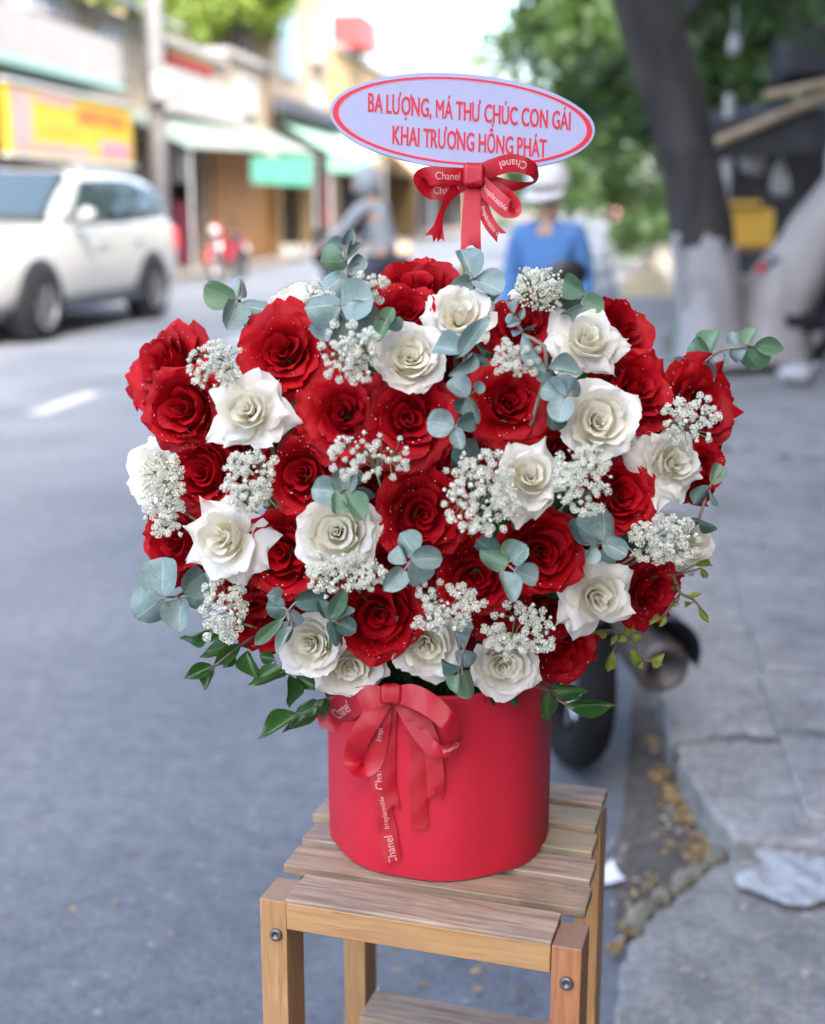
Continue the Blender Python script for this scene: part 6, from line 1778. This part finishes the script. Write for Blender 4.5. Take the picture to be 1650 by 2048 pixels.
SPR = [
 ('eucalyptus sprig of five round leaves at the top left corner', [(470, 600, 411, 572, 56, 1), (474, 600, 478, 543, 38), (474, 604, 458, 657, 54), (484, 612, 546, 618, 52), (486, 622, 532, 652, 44, 0, .012)], .005, [(480, 560, 0), (478, 600, 0), (500, 640, .02)]),
 ('tall upright eucalyptus sprig above the round leaves, one leaf dark green', [(690, 522, 638, 528, 54, 1, -.004), (688, 492, 704, 456, 26), (688, 496, 655, 482, 34, 0, .006), (695, 518, 722, 482, 22), (696, 548, 724, 516, 34), (697, 562, 738, 556, 52, 0, .01), (690, 552, 645, 580, 56, 0, .015)], .005, [(687, 485, 0), (692, 520, 0), (696, 570, .005), (700, 620, .03)]),
 ('eucalyptus sprig with two very large round leaves at the top', [(680, 610, 610, 610, 62), (682, 612, 748, 596, 84), (694, 620, 758, 640, 74, 0, .012), (690, 640, 672, 692, 56, 0, .016), (640, 640, 655, 680, 40, 0, .02)], .022, None),
 ('small eucalyptus tip left of the round white rose', [(774, 642, 785, 616, 32, 1), (771, 646, 756, 680, 32, 1), (776, 645, 802, 664, 34), (740, 660, 715, 690, 30)], .03, None),
 ('broad eucalyptus leaves rising behind the white bud rose', [(946, 556, 924, 494, 50), (950, 556, 1004, 588, 52), (940, 560, 900, 580, 40, 0, .008), (968, 560, 990, 600, 36, 0, .012)], -.005, None),
 ('blue grey pointed eucalyptus leaves between the white and red roses', [(922, 704, 866, 690, 52), (914, 716, 978, 636, 36), (925, 706, 930, 670, 40, 0, .006), (948, 706, 904, 752, 28), (946, 712, 982, 728, 22, 2)], .028, None),
 ('eucalyptus sprig of four leaves beside the top right gypsophila', [(1168, 588, 1120, 562, 52, 1), (1164, 598, 1208, 618, 52, 1), (1152, 592, 1104, 626, 62, 2, .012), (1166, 610, 1126, 640, 40)], .006, None),
 ('fine eucalyptus tip with tiny leaves over the red rose', [(1026, 626, 1014, 602, 20), (1026, 630, 1012, 648, 22), (1040, 640, 1048, 616, 14), (1040, 644, 1014, 652, 14), (1044, 660, 1072, 656, 12), (1044, 662, 1020, 664, 14), (1044, 668, 1092, 742, 32), (1098, 736, 1166, 742, 38), (1096, 740, 1090, 770, 34, 0, .01)], .038, [(1022, 610, 0), (1034, 640, 0), (1046, 668, 0), (1094, 740, .004)]),
 ('twin blue grey eucalyptus leaves between red and white roses', [(1130, 792, 1086, 778, 52), (1134, 792, 1148, 748, 50), (1128, 798, 1120, 846, 54), (1126, 790, 1108, 750, 44, 0, .008), (1110, 820, 1098, 862, 44, 2, .02)], .03, None),
 ('dewy eucalyptus pair left of the open red rose', [(936, 792, 900, 762, 44), (936, 796, 962, 848, 36), (930, 800, 916, 826, 40, 2, .012), (950, 782, 968, 768, 26, 0, .01)], .018, None),
 ('eucalyptus trio over the broad open red rose', [(908, 852, 856, 842, 58), (912, 852, 924, 898, 32), (914, 848, 946, 842, 40, 2), (930, 880, 948, 930, 60, 2, .03), (905, 915, 935, 940, 40, 2, .035)], .03, None),
 ('eucalyptus trio over a white rose, its small leaf bright green', [(676, 985, 622, 978, 58), (684, 990, 694, 934, 52), (674, 984, 672, 1030, 32, 1, -.006), (690, 980, 726, 1042, 48, 1), (702, 968, 732, 955, 36), (726, 975, 742, 1000, 34, 2, .015)], .035, None),
 ('clustered eucalyptus leaves below the central red rose', [(830, 1108, 796, 1066, 52), (824, 1116, 886, 1118, 48), (826, 1118, 842, 1164, 56), (810, 1126, 792, 1090, 36, 0, .01), (808, 1140, 770, 1180, 44, 0, .008), (820, 1140, 850, 1160, 50, 0, .012)], .035, None),
 ('green grey eucalyptus cluster over the lower red rose', [(1012, 1134, 956, 1098, 46, 1), (1022, 1122, 1058, 1094, 46), (1028, 1140, 1072, 1160, 44), (1004, 1140, 1026, 1206, 40), (1010, 1120, 1040, 1085, 40, 1, .006), (998, 1108, 955, 1085, 40, 2, .014)], .038, None),
 ('large round eucalyptus leaf with smaller ones above the ruffled white rose', [(1208, 1082, 1214, 1008, 80), (1206, 1084, 1252, 1110, 44), (1198, 1086, 1166, 1060, 48, 0, .01), (1190, 1092, 1172, 1126, 30), (1196, 1104, 1228, 1132, 34, 0, .008), (1170, 1090, 1150, 1040, 40, 2, .02)], .03, None),
 ('very large round eucalyptus leaves on the lower left edge', [(324, 1194, 330, 1118, 78), (324, 1196, 268, 1244, 82), (366, 1182, 404, 1146, 66, 0, .01), (362, 1200, 356, 1262, 56, 0, .008), (372, 1196, 412, 1190, 50, 0, .016)], .004, None),
 ('long eucalyptus sprig reaching out past the right shoulder', [(1384, 742, 1334, 726, 34), (1386, 742, 1436, 752, 40, 0), (1418, 712, 1380, 682, 40, 1), (1416, 710, 1430, 656, 46, 1), (1420, 716, 1424, 768, 34), (1450, 706, 1446, 736, 10, 0), (1462, 698, 1480, 720, 34, 0, .008), (1494, 690, 1508, 655, 30, 1), (1492, 698, 1520, 746, 62, 1), (1510, 690, 1568, 698, 38, 1), (1468, 690, 1462, 662, 30, 0, .012)], .0, [(1530, 690, 0), (1490, 694, 0), (1440, 702, 0), (1386, 742, 0), (1330, 790, .03)]),
 ('eucalyptus leaves fanned left of the lower left white rose', [(570, 1216, 530, 1216, 48, 2), (576, 1218, 604, 1250, 30), (568, 1236, 514, 1286, 28, 1), (578, 1240, 574, 1290, 34), (590, 1205, 655, 1196, 46, 2), (562, 1196, 536, 1190, 34, 0, .012), (584, 1250, 556, 1310, 22)], .022, None),
 ('eucalyptus leaves rising right of the lower left white rose', [(658, 1240, 692, 1178, 34, 1), (662, 1240, 712, 1222, 28, 0), (664, 1240, 672, 1300, 34, 2), (676, 1246, 712, 1262, 40, 2), (654, 1236, 640, 1200, 30, 2)], .03, None),
 ('folded eucalyptus leaves beside the lowest right white rose', [(920, 1336, 878, 1322, 26, 2), (924, 1344, 946, 1402, 46, 1), (916, 1350, 910, 1384, 26, 1), (930, 1300, 928, 1340, 44), (936, 1280, 912, 1262, 38), (906, 1256, 946, 1252, 40)], .03, None),
 ('small eucalyptus leaves at the right edge below the pointed white rose', [(1424, 968, 1438, 932, 34, 1), (1416, 974, 1392, 1006, 30, 2), (1396, 1042, 1440, 1056, 24, 2), (1390, 1036, 1350, 1050, 20, 2), (1420, 985, 1435, 1010, 12)], .01, [(1440, 945, 0), (1418, 976, 0), (1396, 1040, .004), (1370, 1060, .02)]),
]
for lab, lv, off, sp in SPR: sprig('eucalyptus_sprig', 'eucalyptus', 'eucalyptus sprigs in the arrangement', lab, lv, off, m_etwig, 'round', EU, sp)

# ---- glossy green twigs under the roses
TW = [
 ('glossy green leaf spray hanging low on the left', [(420, 1258, 358, 1282, 30), (440, 1262, 420, 1284, 24), (482, 1288, 424, 1334, 36), (470, 1292, 398, 1322, 32, 0, .012), (428, 1332, 370, 1356, 36), (428, 1336, 412, 1380, 28), (470, 1310, 446, 1336, 26, 0, .01)], .0, [(380, 1345, 0), (425, 1335, 0), (480, 1292, .005), (560, 1260, .04)]),
 ('broad green leaves under the lower left roses', [(495, 1302, 512, 1360, 40), (576, 1338, 500, 1378, 40), (578, 1350, 582, 1418, 38), (596, 1346, 630, 1380, 36, 0, .01), (550, 1320, 520, 1310, 30, 0, .01)], .004, [(520, 1345, 0), (578, 1342, 0), (640, 1330, .03)]),
 ('long pointed green leaves hanging beside the box on the left', [(648, 1400, 560, 1462, 34, 0), (602, 1428, 522, 1480, 40, 0), (636, 1404, 590, 1420, 36), (660, 1398, 640, 1440, 34, 0, .004), (668, 1392, 650, 1360, 30)], .0, [(600, 1430, 0), (650, 1398, 0), (720, 1370, .04)]),
 ('three pointed green leaves beside the box on the right', [(1098, 1384, 1086, 1452, 42), (1104, 1382, 1178, 1380, 38), (1130, 1410, 1226, 1408, 40)], .012, [(1180, 1412, 0), (1130, 1408, 0), (1100, 1384, .002), (1060, 1370, .03)]),
 ('short green leaves below the lowest right white rose', [(952, 1386, 958, 1418, 30), (1026, 1392, 1038, 1416, 20), (980, 1388, 1000, 1405, 28)], .0, None),
]
for lab, lv, off, sp in TW: sprig('leaf_twig', 'leaf twig', 'green leaf twigs under the roses', lab, lv, off, m_twig, 'lance', [m_lf], sp, 'lance')
TY = [
 ('yellow green young twig before the parked motorbike', [(1236, 1270, 1222, 1290, 14), (1252, 1272, 1250, 1240, 20), (1256, 1280, 1236, 1284, 18), (1262, 1284, 1290, 1276, 18), (1262, 1298, 1278, 1332, 22), (1300, 1322, 1328, 1308, 20), (1304, 1324, 1326, 1330, 16), (1286, 1322, 1272, 1336, 16), (1226, 1302, 1216, 1340, 24), (1214, 1268, 1196, 1266, 16), (1270, 1266, 1262, 1250, 14)], -.015, [(1325, 1318, 0), (1290, 1320, 0), (1256, 1278, 0), (1200, 1262, .01)]),
 ('thin young green twig trailing off the lower right edge', [(1348, 1168, 1358, 1184, 12), (1376, 1192, 1404, 1188, 12), (1384, 1206, 1372, 1214, 12), (1398, 1216, 1418, 1246, 16), (1356, 1202, 1346, 1216, 12), (1388, 1130, 1422, 1132, 16), (1402, 1136, 1416, 1158, 16), (1330, 1232, 1318, 1254, 14), (1322, 1236, 1298, 1248, 14)], .0, [(1412, 1232, 0), (1388, 1200, 0), (1360, 1186, 0), (1320, 1150, .02)]),
]
for lab, lv, off, sp in TY: sprig('young_twig', 'leaf twig', None, lab, lv, off, m_twig, 'lance', [m_lfy], sp, 'lance')

# ---- gypsophila
m_gyp = mat('gypsophila_petal', (.86, .855, .77), .7, (.76, .765, .68), 500, transl=((.84, .85, .72), .35))
m_gypg = mat('gypsophila_bud', (.50, .58, .36), .7, (.62, .68, .5), 900)
m_gst = mat('gypsophila_stem', (.20, .27, .13), .6, (.28, .33, .19), 60)
def floret_mesh(seed, n, bud=False):
    r = np.random.RandomState(seed); mb = MB()
    mb.ball((0, 0, 0), .5 if not bud else .8, 7, 5)
    for k in range(n):
        z = 1 - 1.75 * (k + .5) / n; a = k * 2.399 + r.uniform(-.3, .3); s = math.sqrt(max(0, 1 - z * z))
        nn_ = nrm([s * math.cos(a), s * math.sin(a), z]); t = nrm(np.cross(nn_, r.normal(size=3))); b_ = np.cross(nn_, t)
        w = .22 + .12 * r.rand(); c = nn_ * (.55 + .12 * r.rand()); e = nn_ * (.92 + .2 * r.rand()) + t * .12 * r.normal()
        mb.add([c - b_ * w * .4, c + b_ * w * .4, e + b_ * w + t * .14, e + t * .22 * r.normal(), e - b_ * w - t * .14], [(0, 1, 2, 3), (0, 3, 4)])
    return meshdata('floret', mb.v, mb.f, False)
FL = [floret_mesh(s, 28) for s in (1, 2, 3)]
for f_ in FL: f_.materials.append(m_gyp)
BUD = floret_mesh(9, 7, True); BUD.materials.append(m_gyp)
GRB = floret_mesh(10, 5, True); GRB.materials.append(m_gypg)
def gyp(label, cx, cy, rx, ry, n, off=.03, dense=.5, green=0.0, sz=6.6, clumps=5):
    r = random.Random(int(cx * 5 + cy * 3)); d = surf(cx, cy) - off - .012
    root = empty('gypsophila_spray', tuple(P(cx, cy, d + .05))); tag(root, label, 'gypsophila', 'gypsophila sprays in the arrangement')
    inv = root.matrix_basis.inverted(); mb = MB()
    def loc(q): return tuple(inv @ Vector(tuple(q)))
    hub = P(cx * .9 + 870 * .1, cy + ry * .5, d + .06)
    pts = []; tries = 0
    cl = [(r.uniform(-.75, .75), r.uniform(-.75, .75)) for _ in range(clumps)]
    joints = [P(cx + c[0] * rx * .7, cy + c[1] * ry * .7, d + .022) for c in cl]
    for j in joints: mb.tube([loc(hub), loc(hub * .5 + j * .5 + UP * .004), loc(j)], [.0009, .0007, .0006], 4, False)
    while len(pts) < n and tries < n * 40:
        tries += 1
        ci = r.randrange(len(cl))
        if r.random() < dense: x, y = cl[ci][0] + r.gauss(0, .22), cl[ci][1] + r.gauss(0, .22)
        else: x, y = r.uniform(-1, 1), r.uniform(-1, 1)
        if x * x + y * y > (1.9 if r.random() < .10 else 1.15): continue
        s = sz * r.uniform(.72, 1.3)
        q = (cx + x * rx, cy + y * ry, s)
        if any(math.hypot(q[0] - p[0], q[1] - p[1]) < (s + p[2]) * .62 for p in pts): continue
        pts.append(q)
        dd = d - r.uniform(0, .022) * (1 - .5 * (x * x + y * y)); W_ = P(q[0], q[1], dd); sc = s / FPX * dd * 1.12
        isb = r.random()
        me = GRB if isb < green else (BUD if isb < green + .2 else FL[r.randrange(3)])
        if me is not FL[0] and me is not FL[1] and me is not FL[2]: sc *= .62
        fdir = nrm(-FW + RT * r.uniform(-.6, .6) + UP * r.uniform(-.4, .8))
        o = put('floret' if me in FL else 'flower_bud', me, None, root)
        o.matrix_basis = inv @ (Matrix.Translation(tuple(W_)) @ frame_to(fdir, r.uniform(0, 6.28)) @ Matrix.Scale(sc, 4))
        k = min(range(len(joints)), key=lambda i: np.linalg.norm(joints[i] - W_))
        m_ = joints[k] * .5 + W_ * .5 + FW * .006 + RT * r.uniform(-.002, .002)
        mb.tube([loc(joints[k]), loc(m_), loc(W_)], [.00055, .0005, .00045], 3, False)
    e = MOUTH * .85 + hub * .15
    mb.tube([loc(q) for q in catmull([hub, (hub + e) / 2 + FW * .02, e], 8)], .0012, 5)
    mb.build('stems', m_gst, root, smooth=True)
GY = [
 ('dense gypsophila spray beside the side-on red rose', 428, 728, 52, 46, 60, .018, .3, .12, 6.0, 6),
 ('full gypsophila spray left of the round creamy rose', 702, 705, 62, 58, 64, .035, .6, .0, 7.2, 6),
 ('small gypsophila spray over the big round eucalyptus leaves', 742, 578, 36, 28, 22, .02, .5, .0, 6.4, 4),
 ('few gypsophila florets between white rose and round leaf', 636, 585, 36, 26, 12, .012, .5, .0, 6.4, 3),
 ('greenish fine gypsophila head at the top right', 1078, 578, 48, 44, 110, .0, .1, .45, 4.6, 7),
 ('gypsophila spray under the fine eucalyptus tip', 1032, 722, 46, 32, 30, .02, .7, .05, 7.0, 5),
 ('gypsophila spray right of the big pointed white rose', 496, 962, 48, 60, 66, .025, .5, .0, 7.2, 6),
 ('long gypsophila spray hanging on the left edge', 326, 990, 42, 84, 78, .03, .4, .15, 6.8, 7),
 ('loose gypsophila spray below the pair of red roses', 738, 912, 80, 50, 52, .03, .5, .05, 6.2, 7),
 ('spreading gypsophila spray left of the white bud rose', 962, 985, 72, 84, 96, .035, .5, .0, 7.4, 8),
 ('spreading gypsophila spray right of the white bud rose', 1168, 960, 54, 72, 66, .03, .5, .0, 7.4, 7),
 ('gypsophila spray on the right flank over red petals', 1382, 846, 56, 56, 48, .03, .6, .0, 7.4, 6),
 ('gypsophila spray under the round white rose', 686, 1146, 78, 40, 58, .035, .5, .0, 7.4, 7),
 ('hanging gypsophila spray under the lower left white rose', 446, 1215, 42, 66, 54, .02, .5, .0, 7.4, 6),
 ('gypsophila spray between the frilled and lower red roses', 890, 1212, 62, 54, 52, .035, .5, .0, 7.8, 6),
 ('gypsophila spray above the lowest right white rose', 1040, 1262, 72, 54, 52, .035, .5, .0, 7.6, 6),
 ('gypsophila spray at the lower right edge', 1330, 1078, 70, 48, 62, .025, .5, .0, 7.6, 7),
]
for g in GY: gyp(g[0], *g[1:6], off=g[6], dense=g[7], green=g[8], sz=g[9], clumps=g[10])

# ---- dark filler greenery inside the dome
mb = MB(); fr2 = np.random.RandomState(77)
cen = P(868, 965, DC + .03)
for k in range(900):
    v_ = fr2.normal(size=3); v_ /= np.linalg.norm(v_); rad = .45 + .35 * fr2.rand() ** .6
    q = cen + RT * v_[0] * .305 * rad + UP * v_[1] * .215 * rad + FW * v_[2] * .20 * rad
    if q[2] < MOUTH[2] - .0: q[2] = MOUTH[2] + .02 * fr2.rand()
    a = nrm(fr2.normal(size=3) + v_ * 0 + np.array([0, 0, -.2])); b_ = nrm(np.cross(a, fr2.normal(size=3))); s = .014 + .014 * fr2.rand(); n_ = np.cross(a, b_)
    mb.add([q - a * s, q - b_ * s * .45 + n_ * s * .15, q + a * s * 1.1, q + b_ * s * .45 + n_ * s * .15], [(0, 1, 2, 3)], [(.5, 0), (0, .5), (.5, 1), (1, .5)])
fi = mb.build('filler_foliage', m_lf, None, uv=True, smooth=True)
tag(fi, 'dark green filler leaves packed between the flower stems', 'foliage', kind='stuff')

# ================================================================== RIBBONS AND SIGN
m_rib = mat('red_satin', (0.44, 0.004, 0.016), .28, (0.50, 0.006, 0.02), 3, .0, spec=.55)
nt = m_rib.node_tree; bsd = nt.nodes['Principled BSDF']; uvn = nt.nodes.new('ShaderNodeUVMap'); wv = nt.nodes.new('ShaderNodeTexWave')
wv.bands_direction = 'Y'; wv.inputs['Scale'].default_value = 30; wv.inputs['Distortion'].default_value = .3
nt.links.new(uvn.outputs[0], wv.inputs['Vector']); bpn = nt.nodes.new('ShaderNodeBump'); bpn.inputs['Strength'].default_value = .25; bpn.inputs['Distance'].default_value = .001
nt.links.new(wv.outputs[0], bpn.inputs['Height']); nt.links.new(bpn.outputs[0], bsd.inputs['Normal'])
add_translucent(m_rib, (.6, .01, .02), .12)
m_print = mat('ribbon_print', (.72, .36, .38), .45)

def ribbon(name, parent, pts, dbase, n=40, prints=(), notch=False):
    """pts: (px, py, depth offset, width px, twist degrees); prints: (text, start 0..1, size as share of width, flip)"""
    a = catmull(pts, n)
    C3 = np.array([P(p[0], p[1], dbase(p[0], p[1]) + p[2] if callable(dbase) else dbase + p[2]) for p in a])
    T3 = np.gradient(C3, axis=0); T3 /= np.linalg.norm(T3, axis=1)[:, None]
    AC = []
    for p, t, c in zip(a, T3, C3):
        v = nrm(c - CAM); x = nrm(np.cross(t, v)); z = np.cross(x, t); tw = math.radians(p[4])
        AC.append(nrm(x * math.cos(tw) + z * math.sin(tw)))
    AC = np.array(AC)
    Wd = np.array([p[3] / FPX * np.linalg.norm(c - CAM) for p, c in zip(a, C3)])
    m = 7; vs = []; uv = []; fs = []; wob = (pts[0][0] * 7 + pts[1][1]) % 6.28
    NN = np.cross(T3, AC)
    sl = np.concatenate([[0], np.cumsum(np.linalg.norm(np.diff(C3, axis=0), axis=1))])
    def at(s, yv):
        s = np.clip(s, 0, sl[-1]); f = np.array([np.interp(s, sl, C3[:, k]) for k in range(3)]); ac = nrm([np.interp(s, sl, AC[:, k]) for k in range(3)])
        nn_ = nrm([np.interp(s, sl, NN[:, k]) for k in range(3)]); w = np.interp(s, sl, Wd)
        bow = .03 * w * (1 - (2 * yv / w) ** 2) + .03 * w * math.sin(s / w * 1.3 + wob) + .018 * w * math.sin(s / w * 2.9 + 3 * yv / w + 2 * wob)
        return f + ac * yv + nn_ * bow, nn_
    for i in range(n):
        for j in range(m):
            yv = (j / (m - 1) - .5) * Wd[i]
            s = sl[i]
            if notch and i >= n - 3: s = s - (0.45 * Wd[i]) * (1 - abs(2 * j / (m - 1) - 1)) * (i - (n - 4)) / 3
            q, _ = at(s, yv); vs.append(q); uv.append((j / (m - 1), sl[i] / .03))
    for i in range(n - 1):
        for j in range(m - 1): fs.append((i * m + j, i * m + j + 1, (i + 1) * m + j + 1, (i + 1) * m + j))
    inv = parent.matrix_basis.inverted()
    o = MB().add([tuple(inv @ Vector(tuple(q))) for q in vs], fs, uv).build(name, m_rib, parent, smooth=True, uv=True)
    for (txt, st, size, flip) in prints:
        tv, tf = PRINTS[txt]
        w0 = np.interp(st * sl[-1], sl, Wd); k = size * w0
        V2 = []
        for x, y in tv:
            xx, y2 = x * k, (y - .33) * k
            if flip: xx, y2 = -xx, -y2
            q, nn_ = at(st * sl[-1] + xx, y2)
            sgn = 1 if nn_ @ (CAM - q) > 0 else -1
            V2.append(tuple(inv @ Vector(tuple(q + nn_ * sgn * .0007))))
        MB().add(V2, tf).build('lettering', m_print, o)
    return o
def knot(parent, px, py, d, w, h):
    c = P(px, py, d); inv = parent.matrix_basis.inverted(); k = d / FPX
    bl_ = MB(); nu, nv = 16, 10
    for j in range(nv + 1):
        t = math.pi * j / nv
        for i in range(nu):
            a = 6.283 * i / nu; rr = 1 + .07 * math.sin(5 * a + 2 * t)
            pw = lambda v_: math.copysign(abs(v_) ** .55, v_)
            q = c + RT * (w / 2 * k * pw(math.sin(t)) * pw(math.cos(a)) * rr * (1 + .18 * math.cos(t) ** 2)) + UP * (h / 2 * k * pw(math.cos(t)) * (1 + .08 * math.sin(3 * a))) - FW * (w * .26 * k * pw(math.sin(t)) * pw(math.sin(a)) * (1 + .12 * math.sin(9 * math.cos(a))))
            bl_.v.append(tuple(inv @ Vector(tuple(q)))); bl_.uv.append((i / nu, j * .4))
    bl_.f = [(j * nu + i, (j + 1) * nu + i, (j + 1) * nu + (i + 1) % nu, j * nu + (i + 1) % nu) for j in range(nv) for i in range(nu)]
    return bl_.build('knot', m_rib, parent, smooth=True, uv=True)

# sign card on its stick
DS = 1.29
m_card = mat('sign_card', (.33, .35, .52), .6, (.345, .365, .54), 40)
m_cardred = mat('sign_red', (.55, .012, .035), .55)
m_cardpink = mat('sign_pink', (.72, .25, .32), .55)
sc_ = DS / FPX
ang = math.radians(-2.3)
cxp, cyp = 928, 243
ctr = P(cxp, cyp, DS)
yawed = math.radians(7)
sx3 = nrm(RT * math.cos(yawed) - FW * math.sin(yawed) * -1)      # right end slightly farther away
sz3 = np.cross(sx3, UP) * -1
nrm_s = nrm(np.cross(sx3, UP)); 
if nrm_s @ FW > 0: nrm_s = -nrm_s
ex = sx3 * math.cos(ang) + UP * math.sin(ang); ey = nrm(np.cross(nrm_s, ex))
if ey @ UP < 0: ey = -ey
SM = Matrix(((ex[0], ey[0], nrm_s[0], ctr[0]), (ex[1], ey[1], nrm_s[1], ctr[1]), (ex[2], ey[2], nrm_s[2], ctr[2]), (0, 0, 0, 1)))
sign = empty('greeting_sign', mw=SM); tag(sign, 'pale oval greeting sign with red lettering on a stick above the bouquet', 'sign')
def ell(a, bq, z, n=96, lob=.0): return [(a * math.cos(2 * math.pi * i / n) * (1 + lob * math.sin(5 * 2 * math.pi * i / n)), bq * math.sin(2 * math.pi * i / n) * (1 + lob * math.cos(7 * 2 * math.pi * i / n)), z) for i in range(n)]
a_, b__ = 269 * sc_, 96 * sc_
MB().loft([ell(a_ - .0004, b__ - .0004, -.0028, lob=.004), ell(a_, b__, -.002, lob=.004), ell(a_, b__, -.0005, lob=.004), ell(a_ - .0004, b__ - .0004, 0, lob=.004)]).build('card', m_card, sign)
def ringm(a0, b0, a1, b1, z, name, m):
    o = ell(a0, b0, z); i = ell(a1, b1, z); n = len(o)
    MB().add(o + i, [(k, (k + 1) % n, n + (k + 1) % n, n + k) for k in range(n)]).build(name, m, sign)
ringm(a_ - 6 * sc_, b__ - 9 * sc_, a_ - 17 * sc_, b__ - 13 * sc_, .0003, 'border', m_cardred)
ringm(a_ - 17.4 * sc_, b__ - 13.3 * sc_, a_ - 19 * sc_, b__ - 14.6 * sc_, .0003, 'inner_border', m_cardpink)
def sline(txt, cx, cy, wpx, hpx, shear=0.0):
    tv, tf = LINES[txt]
    kx = wpx * sc_ / (tv[:, 0].max() - tv[:, 0].min()); ky = hpx * sc_ / .70
    V = [(x * kx + y * ky * shear + cx * sc_, y * ky + cy * sc_ - math.tan(math.radians(.9)) * (x * kx), .0006) for x, y in tv]
    mb = MB().add(V, tf)
    for k in (-1, 1): mb.add([(x + k * .011 * ky, y + k * .004 * ky, z + .00004 * k) for x, y, z in V], tf)
    mb.build('lettering', m_cardred, sign)
sline('BA LƯỢNG, MÁ THƯ CHÚC CON GÁI', 12, 2, 410, 37, -.02)
sline('KHAI TRƯƠNG HỒNG PHÁT', 14, -58, 312, 37, -.02)
# stick of the sign, down into the bouquet
inv = SM.inverted()
s0, s1, s2 = P(925, 300, DS + .006), P(926, 520, DS + .004), MOUTH + np.array([.0, .03, 0])
MB().tube([tuple(inv @ Vector(tuple(q))) for q in (s0, s1, s1 * .5 + s2 * .5, s2)], .0022, 8).build('stick', mat('bamboo_stick', (.45, .30, .16), .6, (.52, .36, .2), 40), sign, smooth=True)

bow = empty('ribbon_bow', tuple(P(945, 345, DS - .02))); tag(bow, 'red satin bow with pale printing tied below the greeting sign', 'bow')
db = DS - .022
ribbon('loop', bow, [(938, 354, .002, 34, 5), (900, 352, -.006, 33, 0), (862, 352, -.010, 36, 0), (844, 358, -.004, 40, 40), (858, 378, .004, 38, 20), (892, 380, .006, 34, 0), (935, 362, .004, 29, 0)], db, 44, [('Chanel', .22, .62, True), ('Chanel', .78, .6, False)])
ribbon('loop', bow, [(950, 351, .002, 31, 0), (985, 336, -.006, 34, 0), (1025, 326, -.010, 34, 0), (1060, 336, -.006, 29, 10), (1072, 354, .002, 17, 50), (1062, 366, .012, 12, 60), (1020, 372, .012, 22, 10), (962, 356, .008, 24, 0)], db, 46, [('Chanel', .30, .62, True)])
ribbon('loop', bow, [(955, 362, .0, 31, 0), (985, 391, -.008, 34, 0), (1012, 416, -.012, 36, 0), (1030, 420, -.006, 29, 40), (1024, 404, .004, 31, 20), (990, 378, .006, 31, 0), (956, 358, .005, 26, 0)], db, 44, [('Irreplaceable', .24, .42, False)])
ribbon('tail', bow, [(948, 358, .0, 26, 0), (944, 406, -.006, 34, 6), (942, 456, -.008, 38, -4), (942, 506, -.006, 40, 6)], db, 30, [], True)
ribbon('tail', bow, [(958, 368, .002, 22, 0), (966, 416, .0, 24, 10), (982, 451, -.002, 24, 0), (1004, 476, .0, 26, -10)], db, 28, [('Irreplaceable C', .66, .5, False)], True)
ribbon('tail', bow, [(930, 364, .006, 26, 0), (900, 390, .004, 22, 30), (884, 424, .002, 15, 40), (874, 456, .0, 19, 20), (858, 478, .002, 22, 0)], db, 30, [], True)
ribbon('tail', bow, [(884, 424, .004, 10, 40), (880, 451, .006, 12, 20), (882, 484, .008, 14, 0)], db, 20, [], True)
knot(bow, 947, 350, db - .008, 44, 46)

# bow on the box
bow2 = empty('ribbon_bow', tuple(P(780, 1388, boxdepth(780, 1440) - .02))); tag(bow2, 'red satin bow with long printed tails on the flower box', 'bow')
bdp = lambda x, y: boxdepth(min(max(x, 660), 1090), max(y, 1440)) - .006
ribbon('loop', bow2, [(778, 1392, -.02, 34, 0), (735, 1396, -.024, 50, 0), (695, 1412, -.02, 56, 0), (664, 1434, -.012, 58, 20), (668, 1426, .0, 50, 10), (715, 1402, -.004, 40, 0), (770, 1390, -.008, 30, 0)], bdp, 44, [('Chanel', .33, .62, True)])
ribbon('loop', bow2, [(772, 1398, -.018, 30, 0), (748, 1430, -.020, 40, 0), (720, 1475, -.020, 42, 0), (708, 1520, -.016, 40, 10), (724, 1542, -.008, 36, 40), (748, 1520, -.006, 38, 10), (760, 1460, -.010, 38, 0), (770, 1400, -.012, 30, 0)], bdp, 50, [('Irrepl', .80, .42, False)])
ribbon('tail', bow2, [(786, 1722, -.001, 36, 0), (774, 1660, -.002, 36, 4), (764, 1600, -.003, 35, -4), (757, 1540, -.004, 35, 5), (758, 1470, -.008, 34, 0), (772, 1400, -.014, 28, 0)], bdp, 50, [('Chanel', .07, .66, False), ('Irreplaceable', .30, .42, False), ('Chanel', .53, .72, False)])
ribbon('tail', bow2, [(782, 1400, -.006, 26, 0), (776, 1480, -.001, 30, 0), (778, 1560, -.0005, 30, 10), (786, 1622, -.001, 28, 0)], bdp, 30, [], True)
ribbon('loop', bow2, [(790, 1390, -.02, 32, 0), (825, 1392, -.026, 46, 0), (868, 1416, -.028, 44, 0), (906, 1456, -.022, 36, 20), (912, 1488, -.016, 28, 40), (892, 1502, -.010, 26, 30), (862, 1494, -.006, 30, 10), (830, 1450, -.006, 34, 0), (796, 1396, -.010, 28, 0)], bdp, 56, [('Chanel', .56, .6, False)])
ribbon('tail', bow2, [(800, 1398, -.012, 28, 0), (828, 1440, -.006, 33, 0), (836, 1500, -.002, 34, 0), (836, 1580, -.001, 34, 4), (840, 1658, -.001, 33, 0)], bdp, 34, [])
ribbon('tail', bow2, [(806, 1398, -.008, 26, 0), (850, 1450, -.003, 30, 0), (868, 1520, -.001, 34, 0), (872, 1598, -.001, 34, 0)], bdp, 30, [], True)
knot(bow2, 782, 1388, boxdepth(782, 1440) - .030, 44, 40)
